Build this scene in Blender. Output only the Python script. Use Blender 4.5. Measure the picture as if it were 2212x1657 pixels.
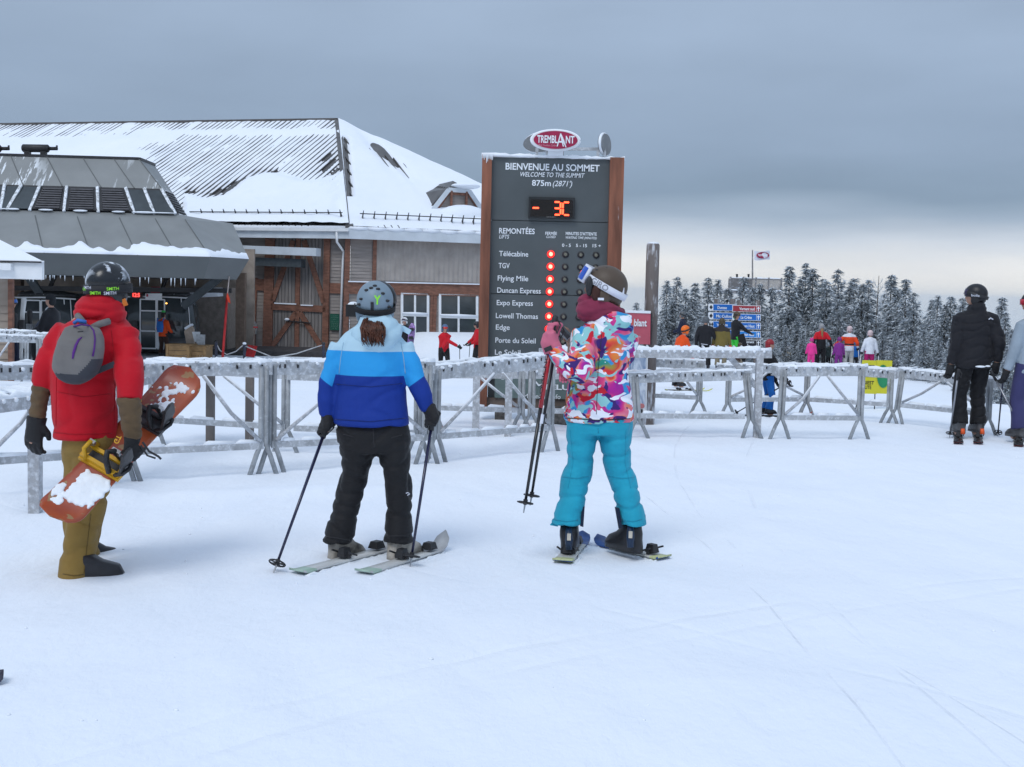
import bpy, bmesh, math, random
import numpy as np
from mathutils import Vector, Matrix, noise as mnoise
for o in list(bpy.data.objects): bpy.data.objects.remove(o)
S = bpy.context.scene
COL = S.collection
rnd = random.Random(7)

# ------------------------------------------------------------------ camera
F = 2700.0; CX, CY = 1106.0, 828.5; CAMH = 1.56
PITCH = math.atan((CY-630.0)/F); ROLL = math.radians(1.3)
cam_pos = Vector((0, 0, CAMH))
Fw = Vector((0, math.cos(PITCH), -math.sin(PITCH)))
R0 = Vector((1, 0, 0)); U0 = Vector((0, math.sin(PITCH), math.cos(PITCH)))
Rc = R0*math.cos(ROLL)+U0*math.sin(ROLL); Uc = U0*math.cos(ROLL)-R0*math.sin(ROLL)
cd = bpy.data.cameras.new('Camera'); co = bpy.data.objects.new('Camera', cd); COL.objects.link(co)
cd.sensor_width = 36; cd.lens = 36*F/2212; cd.clip_start = 0.1; cd.clip_end = 60000
m = Matrix((Rc, Uc, -Fw)).transposed().to_4x4(); m.translation = cam_pos; co.matrix_world = m
S.camera = co

# ------------------------------------------------------------------ sky, sun, exposure
SUN_EL, SUN_AZ = math.radians(52), math.radians(205)     # azimuth measured from +Y clockwise
W = bpy.data.worlds.new('World'); S.world = W; W.use_nodes = True
nt = W.node_tree; nt.nodes.clear(); N = nt.nodes.new; L = nt.links.new
out = N('ShaderNodeOutputWorld'); bg = N('ShaderNodeBackground'); bg.inputs[1].default_value = 0.1
L(bg.outputs[0], out.inputs[0])
sky = N('ShaderNodeTexSky'); sky.sky_type = 'NISHITA'; sky.sun_disc = False
sky.sun_elevation = SUN_EL; sky.sun_rotation = SUN_AZ; sky.altitude = 875
tc = N('ShaderNodeTexCoord'); sep = N('ShaderNodeSeparateXYZ'); L(tc.outputs['Generated'], sep.inputs[0])
mp = N('ShaderNodeMapping'); mp.inputs['Scale'].default_value = (3.0, 3.0, 20.0); mp.inputs['Location'].default_value = (3.1, 1.7, 0.4)
L(tc.outputs['Generated'], mp.inputs[0])
n1 = N('ShaderNodeTexNoise'); n1.inputs['Scale'].default_value = 1.0; n1.inputs['Detail'].default_value = 5; n1.inputs['Roughness'].default_value = 0.5
L(mp.outputs[0], n1.inputs[0])
ms = N('ShaderNodeMath'); ms.operation = 'MULTIPLY_ADD'; ms.inputs[1].default_value = 0.055; ms.inputs[2].default_value = -0.0275
L(n1.outputs[0], ms.inputs[0])
ad = N('ShaderNodeMath'); ad.operation = 'ADD'; L(sep.outputs[2], ad.inputs[0]); L(ms.outputs[0], ad.inputs[1])
mr = N('ShaderNodeMapRange'); mr.inputs[1].default_value = -0.04; mr.inputs[2].default_value = 0.46; L(ad.outputs[0], mr.inputs[0])
cr = N('ShaderNodeValToRGB'); L(mr.outputs[0], cr.inputs[0])
def srgb(r, g, b):
    f = lambda c: (c/255/12.92) if c/255 <= 0.04045 else ((c/255+0.055)/1.055)**2.4
    return (f(r), f(g), f(b), 1)
stops = [(0.0, srgb(222,229,236)), (0.09, srgb(238,234,227)), (0.13, srgb(230,229,228)), (0.17, srgb(197,205,217)),
         (0.21, srgb(152,168,188)), (0.245, srgb(126,145,167)), (0.31, srgb(137,155,178)), (0.45, srgb(149,167,190)), (1.0, srgb(186,204,228))]
el = cr.color_ramp.elements
for i, (p, c) in enumerate(stops):
    e = el[i] if i < 2 else el.new(p)
    e.position = p; e.color = c
mp2 = N('ShaderNodeMapping'); mp2.inputs['Scale'].default_value = (5, 5, 17); L(tc.outputs['Generated'], mp2.inputs[0])
n2 = N('ShaderNodeTexNoise'); n2.inputs['Scale'].default_value = 1; n2.inputs['Detail'].default_value = 6; L(mp2.outputs[0], n2.inputs[0])
mr2 = N('ShaderNodeMapRange'); mr2.inputs[1].default_value = 0.3; mr2.inputs[2].default_value = 0.7; mr2.inputs[3].default_value = 9.4; mr2.inputs[4].default_value = 10.6
L(n2.outputs[0], mr2.inputs[0])
vm = N('ShaderNodeVectorMath'); vm.operation = 'SCALE'; L(cr.outputs[0], vm.inputs[0]); L(mr2.outputs[0], vm.inputs[3])
mx = N('ShaderNodeMix'); mx.data_type = 'RGBA'; mx.inputs[0].default_value = 0.93
L(sky.outputs[0], mx.inputs[6]); L(vm.outputs[0], mx.inputs[7]); L(mx.outputs[2], bg.inputs[0])
sl = bpy.data.lights.new('Sun', 'SUN'); sl.energy = 1.1; sl.angle = math.radians(26); sl.color = (1.0, 0.99, 0.97)
so = bpy.data.objects.new('Sun', sl); COL.objects.link(so)
sd = Vector((math.sin(SUN_AZ)*math.cos(SUN_EL), math.cos(SUN_AZ)*math.cos(SUN_EL), math.sin(SUN_EL)))
so.rotation_euler = sd.to_track_quat('Z', 'Y').to_euler(); so.location = sd*80
S.render.engine = 'CYCLES'
S.view_settings.view_transform = 'Standard'; S.view_settings.look = 'None'; S.view_settings.exposure = 0.17; S.view_settings.gamma = 1
S.cycles.volume_bounces = 1
S.cycles.max_bounces = 5; S.cycles.diffuse_bounces = 3

# ------------------------------------------------------------------ pixel <-> world helpers (pixels on a 2212 x 1657 copy of the picture)
def ray(px, py):
    return Fw+Rc*((px-CX)/F)+Uc*((CY-py)/F)
def at(px, py, d):
    r = ray(px, py); return cam_pos+r*(d/r.y)
def proj(p):
    v = Vector(p)-cam_pos; w = v.dot(Fw); return CX+F*v.dot(Rc)/w, CY-F*v.dot(Uc)/w
def yh(px): return 630+math.tan(ROLL)*(px-CX)
def onplane(px, py, P0, n):
    r = ray(px, py); return cam_pos+r*((Vector(P0)-cam_pos).dot(n)/r.dot(n))

# ------------------------------------------------------------------ materials
MATS = {}
def base_mat(name):
    mt = bpy.data.materials.new(name); mt.use_nodes = True
    nt = mt.node_tree; b = nt.nodes['Principled BSDF']
    return mt, nt, b
def nnode(nt, t, **kw):
    n = nt.nodes.new(t)
    for k, v in kw.items(): setattr(n, k, v)
    return n
def coords(nt, kind='Object', scale=(1,1,1)):
    t = nnode(nt, 'ShaderNodeTexCoord'); mp = nnode(nt, 'ShaderNodeMapping'); mp.inputs['Scale'].default_value = scale
    nt.links.new(t.outputs[kind], mp.inputs[0]); return mp.outputs[0]
def noise_tex(nt, vec, scale, detail=4, rough=0.55, dist=0.0):
    n = nnode(nt, 'ShaderNodeTexNoise'); n.inputs['Scale'].default_value = scale; n.inputs['Detail'].default_value = detail
    n.inputs['Roughness'].default_value = rough; n.inputs['Distortion'].default_value = dist
    nt.links.new(vec, n.inputs[0]); return n.outputs[0]
def maprange(nt, v, a, b, c=0.0, d=1.0):
    n = nnode(nt, 'ShaderNodeMapRange')
    for i, x in zip((1,2,3,4), (a,b,c,d)): n.inputs[i].default_value = x
    nt.links.new(v, n.inputs[0]); return n.outputs[0]
def math_n(nt, op, a, b=None):
    n = nnode(nt, 'ShaderNodeMath', operation=op)
    for i, x in enumerate((a, b)):
        if x is None: continue
        if isinstance(x, (int, float)): n.inputs[i].default_value = x
        else: nt.links.new(x, n.inputs[i])
    return n.outputs[0]
def mix_c(nt, f, a, b):
    n = nnode(nt, 'ShaderNodeMix', data_type='RGBA')
    for i, x in ((0, f), (6, a), (7, b)):
        if isinstance(x, (int, float)): n.inputs[i].default_value = x
        elif isinstance(x, tuple): n.inputs[i].default_value = x if len(x) == 4 else (*x, 1)
        else: nt.links.new(x, n.inputs[i])
    return n.outputs[2]
def bump_n(nt, h, strength, dist, b, prev=None):
    n = nnode(nt, 'ShaderNodeBump'); n.inputs['Strength'].default_value = strength; n.inputs['Distance'].default_value = dist
    nt.links.new(h, n.inputs['Height'])
    if prev is not None: nt.links.new(prev, n.inputs['Normal'])
    nt.links.new(n.outputs[0], b.inputs['Normal']); return n.outputs[0]
def upness(nt):
    g = nnode(nt, 'ShaderNodeNewGeometry'); s = nnode(nt, 'ShaderNodeSeparateXYZ'); nt.links.new(g.outputs['Normal'], s.inputs[0]); return s.outputs[2]

def mat(name, col, rough=0.6, var=0.18, scale=6.0, bump=0.15, bscale=30.0, metal=0.0, spec=0.4, bdist=0.01, frost=0.0, stretch=(1,1,1), sheen=0.0, snowtop=False, coat=0.0, fscale=9.0, fsoft=0.12):
    """procedural surface: base colour with tonal variation, fine relief, optional rime/snow clinging to it"""
    if name in MATS: return MATS[name]
    mt, nt, b = base_mat(name); v = coords(nt, 'Object', stretch)
    n = noise_tex(nt, v, scale, 5); c2 = tuple(max(0, c*(1-var*1.6)) for c in col); c1 = tuple(min(1, c*(1+var)) for c in col)
    c = mix_c(nt, maprange(nt, n, 0.3, 0.7), c2, c1)
    rg = None
    if frost > 0 or snowtop:
        fn = noise_tex(nt, v, fscale, 8, 0.65)
        fac = maprange(nt, fn, 0.68-0.36*frost, 0.68+fsoft-0.36*frost)
        if snowtop:
            up = maprange(nt, upness(nt), 0.35, 0.75); fac = math_n(nt, 'MAXIMUM', fac, up)
        c = mix_c(nt, fac, c, (0.80, 0.84, 0.90)); b.inputs['Metallic'].default_value = 0
        rg = maprange(nt, fac, 0, 1, rough, 0.85)
    nt.links.new(c, b.inputs['Base Color'])
    if rg is not None: nt.links.new(rg, b.inputs['Roughness'])
    else: b.inputs['Roughness'].default_value = rough
    b.inputs['Metallic'].default_value = metal; b.inputs['Specular IOR Level'].default_value = spec
    if sheen: b.inputs['Sheen Weight'].default_value = sheen; b.inputs['Sheen Roughness'].default_value = 0.5
    if coat: b.inputs['Coat Weight'].default_value = coat; b.inputs['Coat Roughness'].default_value = 0.1
    if bump: bump_n(nt, noise_tex(nt, v, bscale, 5), bump, bdist, b)
    MATS[name] = mt; return mt

def cloth(name, col, rough=0.8, wr=0.35, dist=0.012):
    if name in MATS: return MATS[name]
    mt, nt, b = base_mat(name); v = coords(nt)
    n = noise_tex(nt, v, 5, 4); c = mix_c(nt, maprange(nt, n, 0.3, 0.7), tuple(x*0.86 for x in col), tuple(min(1, x*1.08) for x in col))
    nt.links.new(c, b.inputs['Base Color']); b.inputs['Roughness'].default_value = rough; b.inputs['Specular IOR Level'].default_value = 0.25
    b.inputs['Sheen Weight'].default_value = 0.08
    v2 = coords(nt, 'Object', (1.0, 1.0, 2.2))
    h = noise_tex(nt, v2, 14, 3, 0.5, 0.8); p = bump_n(nt, h, wr, dist, b)
    bump_n(nt, noise_tex(nt, v, 320, 2), 0.12, 0.002, b, p)
    MATS[name] = mt; return mt

def emit(name, col, strength):
    if name in MATS: return MATS[name]
    mt, nt, b = base_mat(name); b.inputs['Base Color'].default_value = (*col, 1)
    b.inputs['Emission Color'].default_value = (*col, 1); b.inputs['Emission Strength'].default_value = strength; b.inputs['Roughness'].default_value = 0.3
    MATS[name] = mt; return mt

def snow_mat(name='snow', ski=False):
    if name in MATS: return MATS[name]
    mt, nt, b = base_mat(name); v = coords(nt)
    n = noise_tex(nt, v, 0.35, 5); n2 = noise_tex(nt, coords(nt, 'Object', (1.0, 0.45, 1.0)), 2.2, 6)
    c = mix_c(nt, maprange(nt, n, 0.3, 0.7), (0.82, 0.868, 0.945), (0.87, 0.905, 0.955))
    c = mix_c(nt, maprange(nt, n2, 0.52, 0.75, 0, 0.35), c, (0.77, 0.83, 0.93))
    nt.links.new(c, b.inputs['Base Color']); b.inputs['Roughness'].default_value = 0.75; b.inputs['Specular IOR Level'].default_value = 0.15
    h1 = noise_tex(nt, coords(nt, 'Object', (1.0, 0.5, 1.0)), 3.2, 7, 0.6)
    p = bump_n(nt, h1, 0.55 if ski else 0.22, 0.06, b)
    if ski: p = bump_n(nt, noise_tex(nt, coords(nt, 'Object', (1.0, 0.7, 1.0)), 9.0, 6, 0.65, 0.4), 0.30, 0.02, b, p)
    p = bump_n(nt, noise_tex(nt, v, 28, 5, 0.7), 0.25, 0.008, b, p)
    if ski:                       # old ski tracks pressed into the piste: arcs a couple of centimetres wide
        tcn = nnode(nt, 'ShaderNodeTexCoord'); tot = None
        for (x, y, r, w, d0, d1) in SKI_ARCS:
            s = nnode(nt, 'ShaderNodeVectorMath', operation='SUBTRACT'); s.inputs[1].default_value = (x, y, 0)
            fl = nnode(nt, 'ShaderNodeVectorMath', operation='MULTIPLY'); fl.inputs[1].default_value = (1, 1, 0)
            nt.links.new(tcn.outputs['Object'], fl.inputs[0]); nt.links.new(fl.outputs[0], s.inputs[0])
            ln = nnode(nt, 'ShaderNodeVectorMath', operation='LENGTH'); nt.links.new(s.outputs[0], ln.inputs[0])
            q = math_n(nt, 'ABSOLUTE', math_n(nt, 'SUBTRACT', ln.outputs[1], r))
            q = maprange(nt, q, 0.0, w, 1.0, 0.0)
            brk = maprange(nt, noise_tex(nt, tcn.outputs['Object'], 0.9, 2), 0.42, 0.58, 0.0, 1.0)
            q = math_n(nt, 'MULTIPLY', q, brk)
            tot = q if tot is None else math_n(nt, 'MAXIMUM', tot, q)
        inv = math_n(nt, 'MULTIPLY', tot, -1.0)
        bump_n(nt, inv, 0.5, 0.012, b, p)
    MATS[name] = mt; return mt
SKI_ARCS = [(31.66, 5.9, 30, 0.016, 0, 0), (-40.4, 5.0, 41.75, 0.012, 0, 0), (25.5, 9.0, 24.1, 0.012, 0, 0), (-20.0, 14.0, 18.9, 0.05, 0, 0), (-20.1, 14.0, 19.2, 0.05, 0, 0), (9.0, -6.0, 14.2, 0.05, 0, 0), (9.0, -6.0, 14.45, 0.045, 0, 0), (-9.0, -5.0, 14.6, 0.04, 0, 0)]

# ------------------------------------------------------------------ mesh helpers
class MB:
    def __init__(s): s.v = []; s.f = []; s.mi = []; s.cur = 0
    def add(s, vs, fs):
        o = len(s.v); s.v += [Vector(x) for x in vs]; s.f += [[i+o for i in f] for f in fs]; s.mi += [s.cur]*len(fs); return s
    def box(s, c, size, R=None, taper=1.0):
        c = Vector(c); hx, hy, hz = (x/2 for x in size); vs = []
        for z in (-1, 1):
            k = 1.0 if z < 0 else taper
            for x, y in ((-1,-1), (1,-1), (1,1), (-1,1)):
                p = Vector((x*hx*k, y*hy*k, z*hz)); vs.append(c+(R@p if R else p))
        return s.add(vs, [[3,2,1,0], [4,5,6,7], [0,1,5,4], [1,2,6,5], [2,3,7,6], [3,0,4,7]])
    def bar(s, p, q, w, t, ref=(0,-1,0)):
        """beam from p to q, w across, t along ref"""
        p = Vector(p); q = Vector(q); d = (q-p); ln = d.length; d.normalize(); r = Vector(ref)
        a = d.cross(r)
        if a.length < 1e-4: r = Vector((1,0,0)); a = d.cross(r)
        a.normalize(); r = a.cross(d).normalized(); vs = []
        for e in (p, q):
            for x, y in ((-1,-1), (1,-1), (1,1), (-1,1)): vs.append(e+a*(x*w/2)+r*(y*t/2))
        return s.add(vs, [[3,2,1,0], [4,5,6,7], [0,1,5,4], [1,2,6,5], [2,3,7,6], [3,0,4,7]])
    def cyl(s, p, q, r0, r1=None, n=10):
        return s.tube([(p, r0, r0), (q, r1 if r1 is not None else r0, r1 if r1 is not None else r0)], n)
    def path(s, pts, r, n=8):
        return s.tube([(p, r if not isinstance(r, (list, tuple)) else r[i], r if not isinstance(r, (list, tuple)) else r[i]) for i, p in enumerate(pts)], n)
    def tube(s, rings, n=14, ref=(0,1,0), horiz=False, sq=1.0, axes=None):
        """closed loft through elliptical rings (centre, rx, ry)"""
        P = [Vector(r[0]) for r in rings]; vs = []; m_ = len(P); ref0 = Vector(ref)
        for i, r in enumerate(rings):
            t = (P[min(i+1, m_-1)]-P[max(i-1, 0)]); t = t.normalized() if t.length > 1e-9 else Vector((0,0,1))
            if axes: a, b = axes
            elif horiz: a = Vector((1,0,0)); b = Vector((0,1,0))
            else:
                rf = ref0
                if abs(t.dot(rf)) > 0.95: rf = Vector((0.6,0.1,0.8)) if abs(t.z) < 0.8 else Vector((1,0,0))
                a = t.cross(rf).normalized(); b = a.cross(t).normalized()
            for k in range(n):
                th = 2*math.pi*k/n; cx, sy = math.cos(th), math.sin(th)
                if sq != 1.0: cx = math.copysign(abs(cx)**sq, cx); sy = math.copysign(abs(sy)**sq, sy)
                vs.append(P[i]+a*(r[1]*cx)+b*(r[2]*sy))
        fs = []
        for i in range(m_-1):
            for k in range(n): fs.append([i*n+k, i*n+(k+1) % n, (i+1)*n+(k+1) % n, (i+1)*n+k])
        vs += [P[0], P[-1]]; c0 = m_*n
        for k in range(n):
            fs.append([c0, (k+1) % n, k]); fs.append([c0+1, (m_-1)*n+k, (m_-1)*n+(k+1) % n])
        return s.add(vs, fs)
    def ell(s, c, rx, ry, rz, R=None, nu=16, nv=10, z0=-1.0, z1=1.0):
        c = Vector(c); vs = []; fs = []; a0 = math.asin(z0); a1 = math.asin(z1)
        for j in range(nv+1):
            ph = a0+(a1-a0)*j/nv
            for i in range(nu):
                th = 2*math.pi*i/nu; p = Vector((rx*math.cos(ph)*math.cos(th), ry*math.cos(ph)*math.sin(th), rz*math.sin(ph)))
                vs.append(c+(R@p if R else p))
        for j in range(nv):
            for i in range(nu): fs.append([j*nu+i, j*nu+(i+1) % nu, (j+1)*nu+(i+1) % nu, (j+1)*nu+i])
        vs += [sum(vs[:nu], Vector())/nu, sum(vs[-nu:], Vector())/nu]; q = (nv+1)*nu
        for i in range(nu): fs.append([q, (i+1) % nu, i]); fs.append([q+1, nv*nu+i, nv*nu+(i+1) % nu])
        return s.add(vs, fs)
    def quad(s, a, b, c, d): return s.add([a, b, c, d], [[0,1,2,3]])
    def poly(s, pts, thick, n):
        """flat outline pts given thickness along n"""
        n = Vector(n).normalized(); k = len(pts); pts = [Vector(p) for p in pts]
        vs = [p+n*(thick/2) for p in pts]+[p-n*(thick/2) for p in pts]
        return s.add(vs, [list(range(k)), list(range(2*k-1, k-1, -1))]+[[i+k, (i+1) % k+k, (i+1) % k, i] for i in range(k)])
    def mesh(s, name, org=(0,0,0), smooth=False):
        me = bpy.data.meshes.new(name); o = Vector(org)
        me.from_pydata([v-o for v in s.v], [], s.f); me.update()
        if any(s.mi): me.polygons.foreach_set('material_index', s.mi)
        bm = bmesh.new(); bm.from_mesh(me); bmesh.ops.recalc_face_normals(bm, faces=bm.faces); bm.to_mesh(me); bm.free()
        if smooth: me.polygons.foreach_set('use_smooth', [True]*len(me.polygons))
        return me

def link(name, me, mats, parent=None, loc=(0,0,0), label=None, cat=None, group=None, kind=None):
    o = bpy.data.objects.new(name, me); COL.objects.link(o); o.location = loc
    if me is not None and mats is not None and not me.materials:
        for mm in (mats if isinstance(mats, (list, tuple)) else [mats]): me.materials.append(mm)
    if parent: o.parent = parent
    if label: o['label'] = label
    if cat: o['category'] = cat
    if group: o['group'] = group
    if kind: o['kind'] = kind
    return o
def wloc(o):
    v = Vector(o.location)
    while o.parent: o = o.parent; v = v+Vector(o.location)
    return v
def part(name, mb, mats, parent, smooth=False, label=None, kind=None):
    """a part: its vertices are given in world metres, stored relative to the parent"""
    org = wloc(parent); return link(name, mb.mesh(name, org, smooth), mats, parent, label=label, kind=kind)
def thing(name, loc, label, cat, group=None, kind=None):
    return link(name, None, None, None, loc, label, cat, group, kind)
def solo(name, mb, mats, loc, label, cat, group=None, smooth=False, kind=None):
    return link(name, mb.mesh(name, loc, smooth), mats, None, loc, label, cat, group, kind)

TS = bpy.data.scenes.new('bench')        # scratch scene in which meshes are evaluated, removed at the end
def evaluated(o):
    TS.collection.objects.link(o); vl = TS.view_layers[0]; vl.update(); me = bpy.data.meshes.new_from_object(o.evaluated_get(vl.depsgraph)); return me
def remesh(mb, voxel, smooth=6, fold=None, org=(0,0,0), name='skin'):
    me = mb.mesh(name, org); o = bpy.data.objects.new('tmp', me)
    r = o.modifiers.new('r', 'REMESH'); r.mode = 'VOXEL'; r.voxel_size = voxel; r.use_smooth_shade = True
    if smooth:
        sm = o.modifiers.new('s', 'SMOOTH'); sm.iterations = smooth; sm.factor = 0.5
    out = evaluated(o)
    bpy.data.objects.remove(o); bpy.data.meshes.remove(me)
    out.name = name; out.materials.clear()
    if fold:
        nv = len(out.vertices); co_ = np.empty(nv*3); no = np.empty(nv*3)
        out.vertices.foreach_get('co', co_); out.vertex_normals.foreach_get('vector', no)
        co_ = co_.reshape(-1, 3); no = no.reshape(-1, 3); ov = np.array(org)
        d = np.array([fold(Vector(c+ov)) for c in co_]); co_ += no*d[:, None]
        out.vertices.foreach_set('co', co_.ravel()); out.update()
    out.polygons.foreach_set('use_smooth', [True]*len(out.polygons))
    return out

# lettering: flat raised letters cut from the default font
_TX = {}
def text_mesh(s, bold=0.0, shear=0.0):
    k = (s, bold, shear)
    if k in _TX: return _TX[k]
    cu = bpy.data.curves.new('t', 'FONT'); cu.body = s; cu.size = 1; cu.offset = bold; cu.shear = shear; cu.resolution_u = 3
    o = bpy.data.objects.new('t', cu); me = evaluated(o); vs = [v.co.copy() for v in me.vertices]; fs = [list(p.vertices) for p in me.polygons]
    bpy.data.objects.remove(o); bpy.data.meshes.remove(me); _TX[k] = (vs, fs); return vs, fs
def letters(mb, s, org, xdir, udir, width, cap, bold=0.008, shear=0.0, align='L', lift=0.0):
    """write s from org along xdir; width fits the whole string, cap is the capital height"""
    vs, fs = text_mesh(s, bold, shear); hv, _ = text_mesh('H', bold, 0)
    x0 = min(v.x for v in vs); x1 = max(v.x for v in vs); ch = max(v.y for v in hv)
    sx = width/(x1-x0); sy = cap/ch; xd = Vector(xdir).normalized(); ud = Vector(udir).normalized(); nn = xd.cross(ud)
    off = {'L': -x0, 'C': -(x0+x1)/2, 'R': -x1}[align]
    mb.add([Vector(org)+xd*((v.x+off)*sx)+ud*(v.y*sy)+nn*lift for v in vs], fs)
    return mb
def text_px(mb, s, x0, x1, ybase, cap, d, bold=0.008, shear=0.0, p0=None, n=None):
    """lettering on a camera-facing board: spans x0..x1 on the baseline ybase, cap in pixels, at depth d"""
    a = at(x0, ybase, d); b = at(x1, ybase+(x1-x0)*math.tan(ROLL), d)
    return letters(mb, s, a, b-a, (0,0,1), (b-a).length, cap*d/F, bold, shear)
# ------------------------------------------------------------------ terrain
def sm(t): t = np.clip(t, 0, 1); return t*t*(3-2*t)
def vnoise(x, y, seed=0):
    xi = np.floor(x); yi = np.floor(y); fx = sm(x-xi); fy = sm(y-yi)
    def h(a, b): return np.modf(np.abs(np.sin(a*127.1+b*311.7+seed*74.7)*43758.5453))[0]
    return (h(xi, yi)*(1-fx)+h(xi+1, yi)*fx)*(1-fy)+(h(xi, yi+1)*(1-fx)+h(xi+1, yi+1)*fx)*fy-0.5
E1 = at(755, 492, 54.0); T1 = Vector((-0.966, 0.259, 0)); ZE = E1.z
E2 = at(1279, 508, 58.0); E2.z = ZE
D2 = (E2-E1).normalized(); N2 = Vector((D2.y, -D2.x, 0)); N1 = Vector((-0.259, -0.966, 0))
def gz(X, Y):
    X = np.asarray(X, float); Y = np.asarray(Y, float)
    z = -1.25*sm((Y-15.0)/25.0)
    u = np.maximum(X-(8.5+0.055*(Y-22.0))-5.0*sm((Y-32.0)/10.0), 0); z = z-0.60*u*u/(u+4.0)*np.clip((Y-4)/10, 0, 1)
    v = np.maximum(Y-49.0, 0)*sm((X-1.0)/7.0); z = z-0.10*v*v/(v+6.0)
    t = (X-E1.x)*N2.x+(Y-E1.y)*N2.y; s = (X-E1.x)*D2.x+(Y-E1.y)*D2.y       # drift piled up below the windows
    z = z+0.95*np.exp(-((t-0.2)/4.2)**2)*sm((s-0.5)/3.0)*sm((13.5-s)/4.0)
    z = z+0.45*np.exp(-((X-7.2)/3.6)**2-((Y-46.0)/6.5)**2)                    # low rise the group stands on
    near = np.clip((60-Y)/30, 0, 1)
    z = z+near*(0.050*vnoise(X*0.55, Y*0.4, 1)+0.022*vnoise(X*1.7+3, Y*1.1, 2)+0.020*vnoise(X*4.1+Y*1.1, Y*2.2, 5)*np.clip((26-Y)/10, 0, 1))
    # broken ridge of snow the groomer left beside the queue fences
    rl = 9.55+0.33*(X+3.4); z = z+0.07*np.exp(-((Y-rl+0.75)/0.22)**2)*sm((-1.0-X)/0.8+0.5)*(0.7+1.2*vnoise(X*5, Y*5, 9))
    z = z+0.05*np.exp(-((Y-12.9)/0.35)**2)*sm((2.6-X)/1.0)*sm((X+1.5)/1.0)*(0.8+vnoise(X*4, Y*4, 11))
    r = np.hypot(X, Y-30.0); f = np.maximum(r-85, 0); z = z-600*(1-np.exp(-f*0.34/600))
    az = np.arctan2(X, Y)
    def ring(R, w, h): return h*np.exp(-((r-R)/w)**2)
    wob = lambda k, p: np.sin(az*k+p)
    z = z+ring(13500, 1500, 655+18*wob(23, 0.3)+22*wob(9, 2.6)+9*wob(51, 1))+ring(8800, 900, 520+38*wob(14, 1.0)+16*wob(37, 2))+ring(5200, 600, 400+50*wob(17, 2.2)+20*wob(43, 0.5))
    z = z+np.clip((r-1500)/3000, 0, 1)*26*vnoise(X/420, Y/420, 4)
    return z
def gzs(x, y): return float(gz(x, y))
def gpt(px, py):
    r = ray(px, py); t = -CAMH/r.z
    for _ in range(9):
        q = cam_pos+r*t; t = t*.35+.65*(gzs(q.x, q.y)-CAMH)/r.z
    return cam_pos+r*t
def on_ground(px, d): 
    p = at(px, 800, d); return Vector((p.x, d, gzs(p.x, d)))

def axis(segs, a0, growth, amax):
    xs = [segs[0][0]]
    for (a, b, st) in segs:
        n = max(1, int(round((b-a)/st))); xs += [a+(b-a)*(i+1)/n for i in range(n)]
    st = segs[-1][2]
    while xs[-1] < amax: st *= growth; xs.append(xs[-1]+st)
    return xs
xp = axis([(0, 6.2, 0.075)], 0, 1.07, 21000); xs = np.array([-x for x in xp[::-1]]+xp[1:])
ys = np.array([-400, -200, -100, -50, -25, -12, -6, -2, 0, 1.5, 3]+axis([(3.6, 12.0, 0.075), (12.0, 20, 0.13), (20, 70, 0.45)], 0, 1.065, 21000))
GX, GY = np.meshgrid(xs, ys); GZ = gz(GX, GY); nx, ny = len(xs), len(ys)
me = bpy.data.meshes.new('ground'); co_ = np.stack([GX, GY, GZ], -1).reshape(-1, 3)
me.vertices.add(nx*ny); me.vertices.foreach_set('co', co_.ravel())
ii, jj = np.meshgrid(np.arange(nx-1), np.arange(ny-1)); a = (jj*nx+ii).ravel(); fc = np.stack([a, a+1, a+1+nx, a+nx], -1)
me.loops.add(fc.size); me.loops.foreach_set('vertex_index', fc.ravel().astype(np.int32)); me.polygons.add(len(fc))
me.polygons.foreach_set('loop_start', np.arange(0, fc.size, 4, dtype=np.int32)); me.polygons.foreach_set('loop_total', np.full(len(fc), 4, dtype=np.int32))
cxm = GX[:-1, :-1].ravel(); cym = GY[:-1, :-1].ravel(); me.polygons.foreach_set('material_index', (np.hypot(cxm, cym-30) > 160).astype(np.int32))
me.polygons.foreach_set('use_smooth', np.ones(len(fc), bool)); me.update(); me.validate()
def forest_land():
    mt, nt, b = base_mat('far_forest'); v = coords(nt)
    n = noise_tex(nt, v, 0.004, 6); c = mix_c(nt, maprange(nt, n, 0.35, 0.6), (0.05, 0.07, 0.075), (0.12, 0.15, 0.165))
    n2 = noise_tex(nt, coords(nt, 'Object', (1, 0.35, 1)), 0.0011, 3); c = mix_c(nt, maprange(nt, n2, 0.60, 0.62), c, (0.8, 0.84, 0.9))
    nt.links.new(c, b.inputs['Base Color']); b.inputs['Roughness'].default_value = 0.9; return mt
link('ground', me, [snow_mat('piste_snow', True), forest_land()], kind='structure', label='groomed white snow of the summit piste with hills beyond')
SNOW = snow_mat('snow')

# haze: the air that fades the valley to blue
hz = MB().box((0, 10300, -307), (41000, 21400, 800)); hm = bpy.data.materials.new('haze'); hm.use_nodes = True
hn = hm.node_tree; hn.nodes.remove(hn.nodes['Principled BSDF']); pv = hn.nodes.new('ShaderNodeVolumePrincipled')
pv.inputs['Color'].default_value = (0.80, 0.90, 1.0, 1); pv.inputs['Density'].default_value = 5.5e-5; pv.inputs['Anisotropy'].default_value = 0.1
hn.links.new(pv.outputs[0], hn.nodes['Material Output'].inputs['Volume'])
hob = link('haze', hz.mesh('haze'), hm, kind='stuff', label='cold bluish air fading the far hills')

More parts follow.
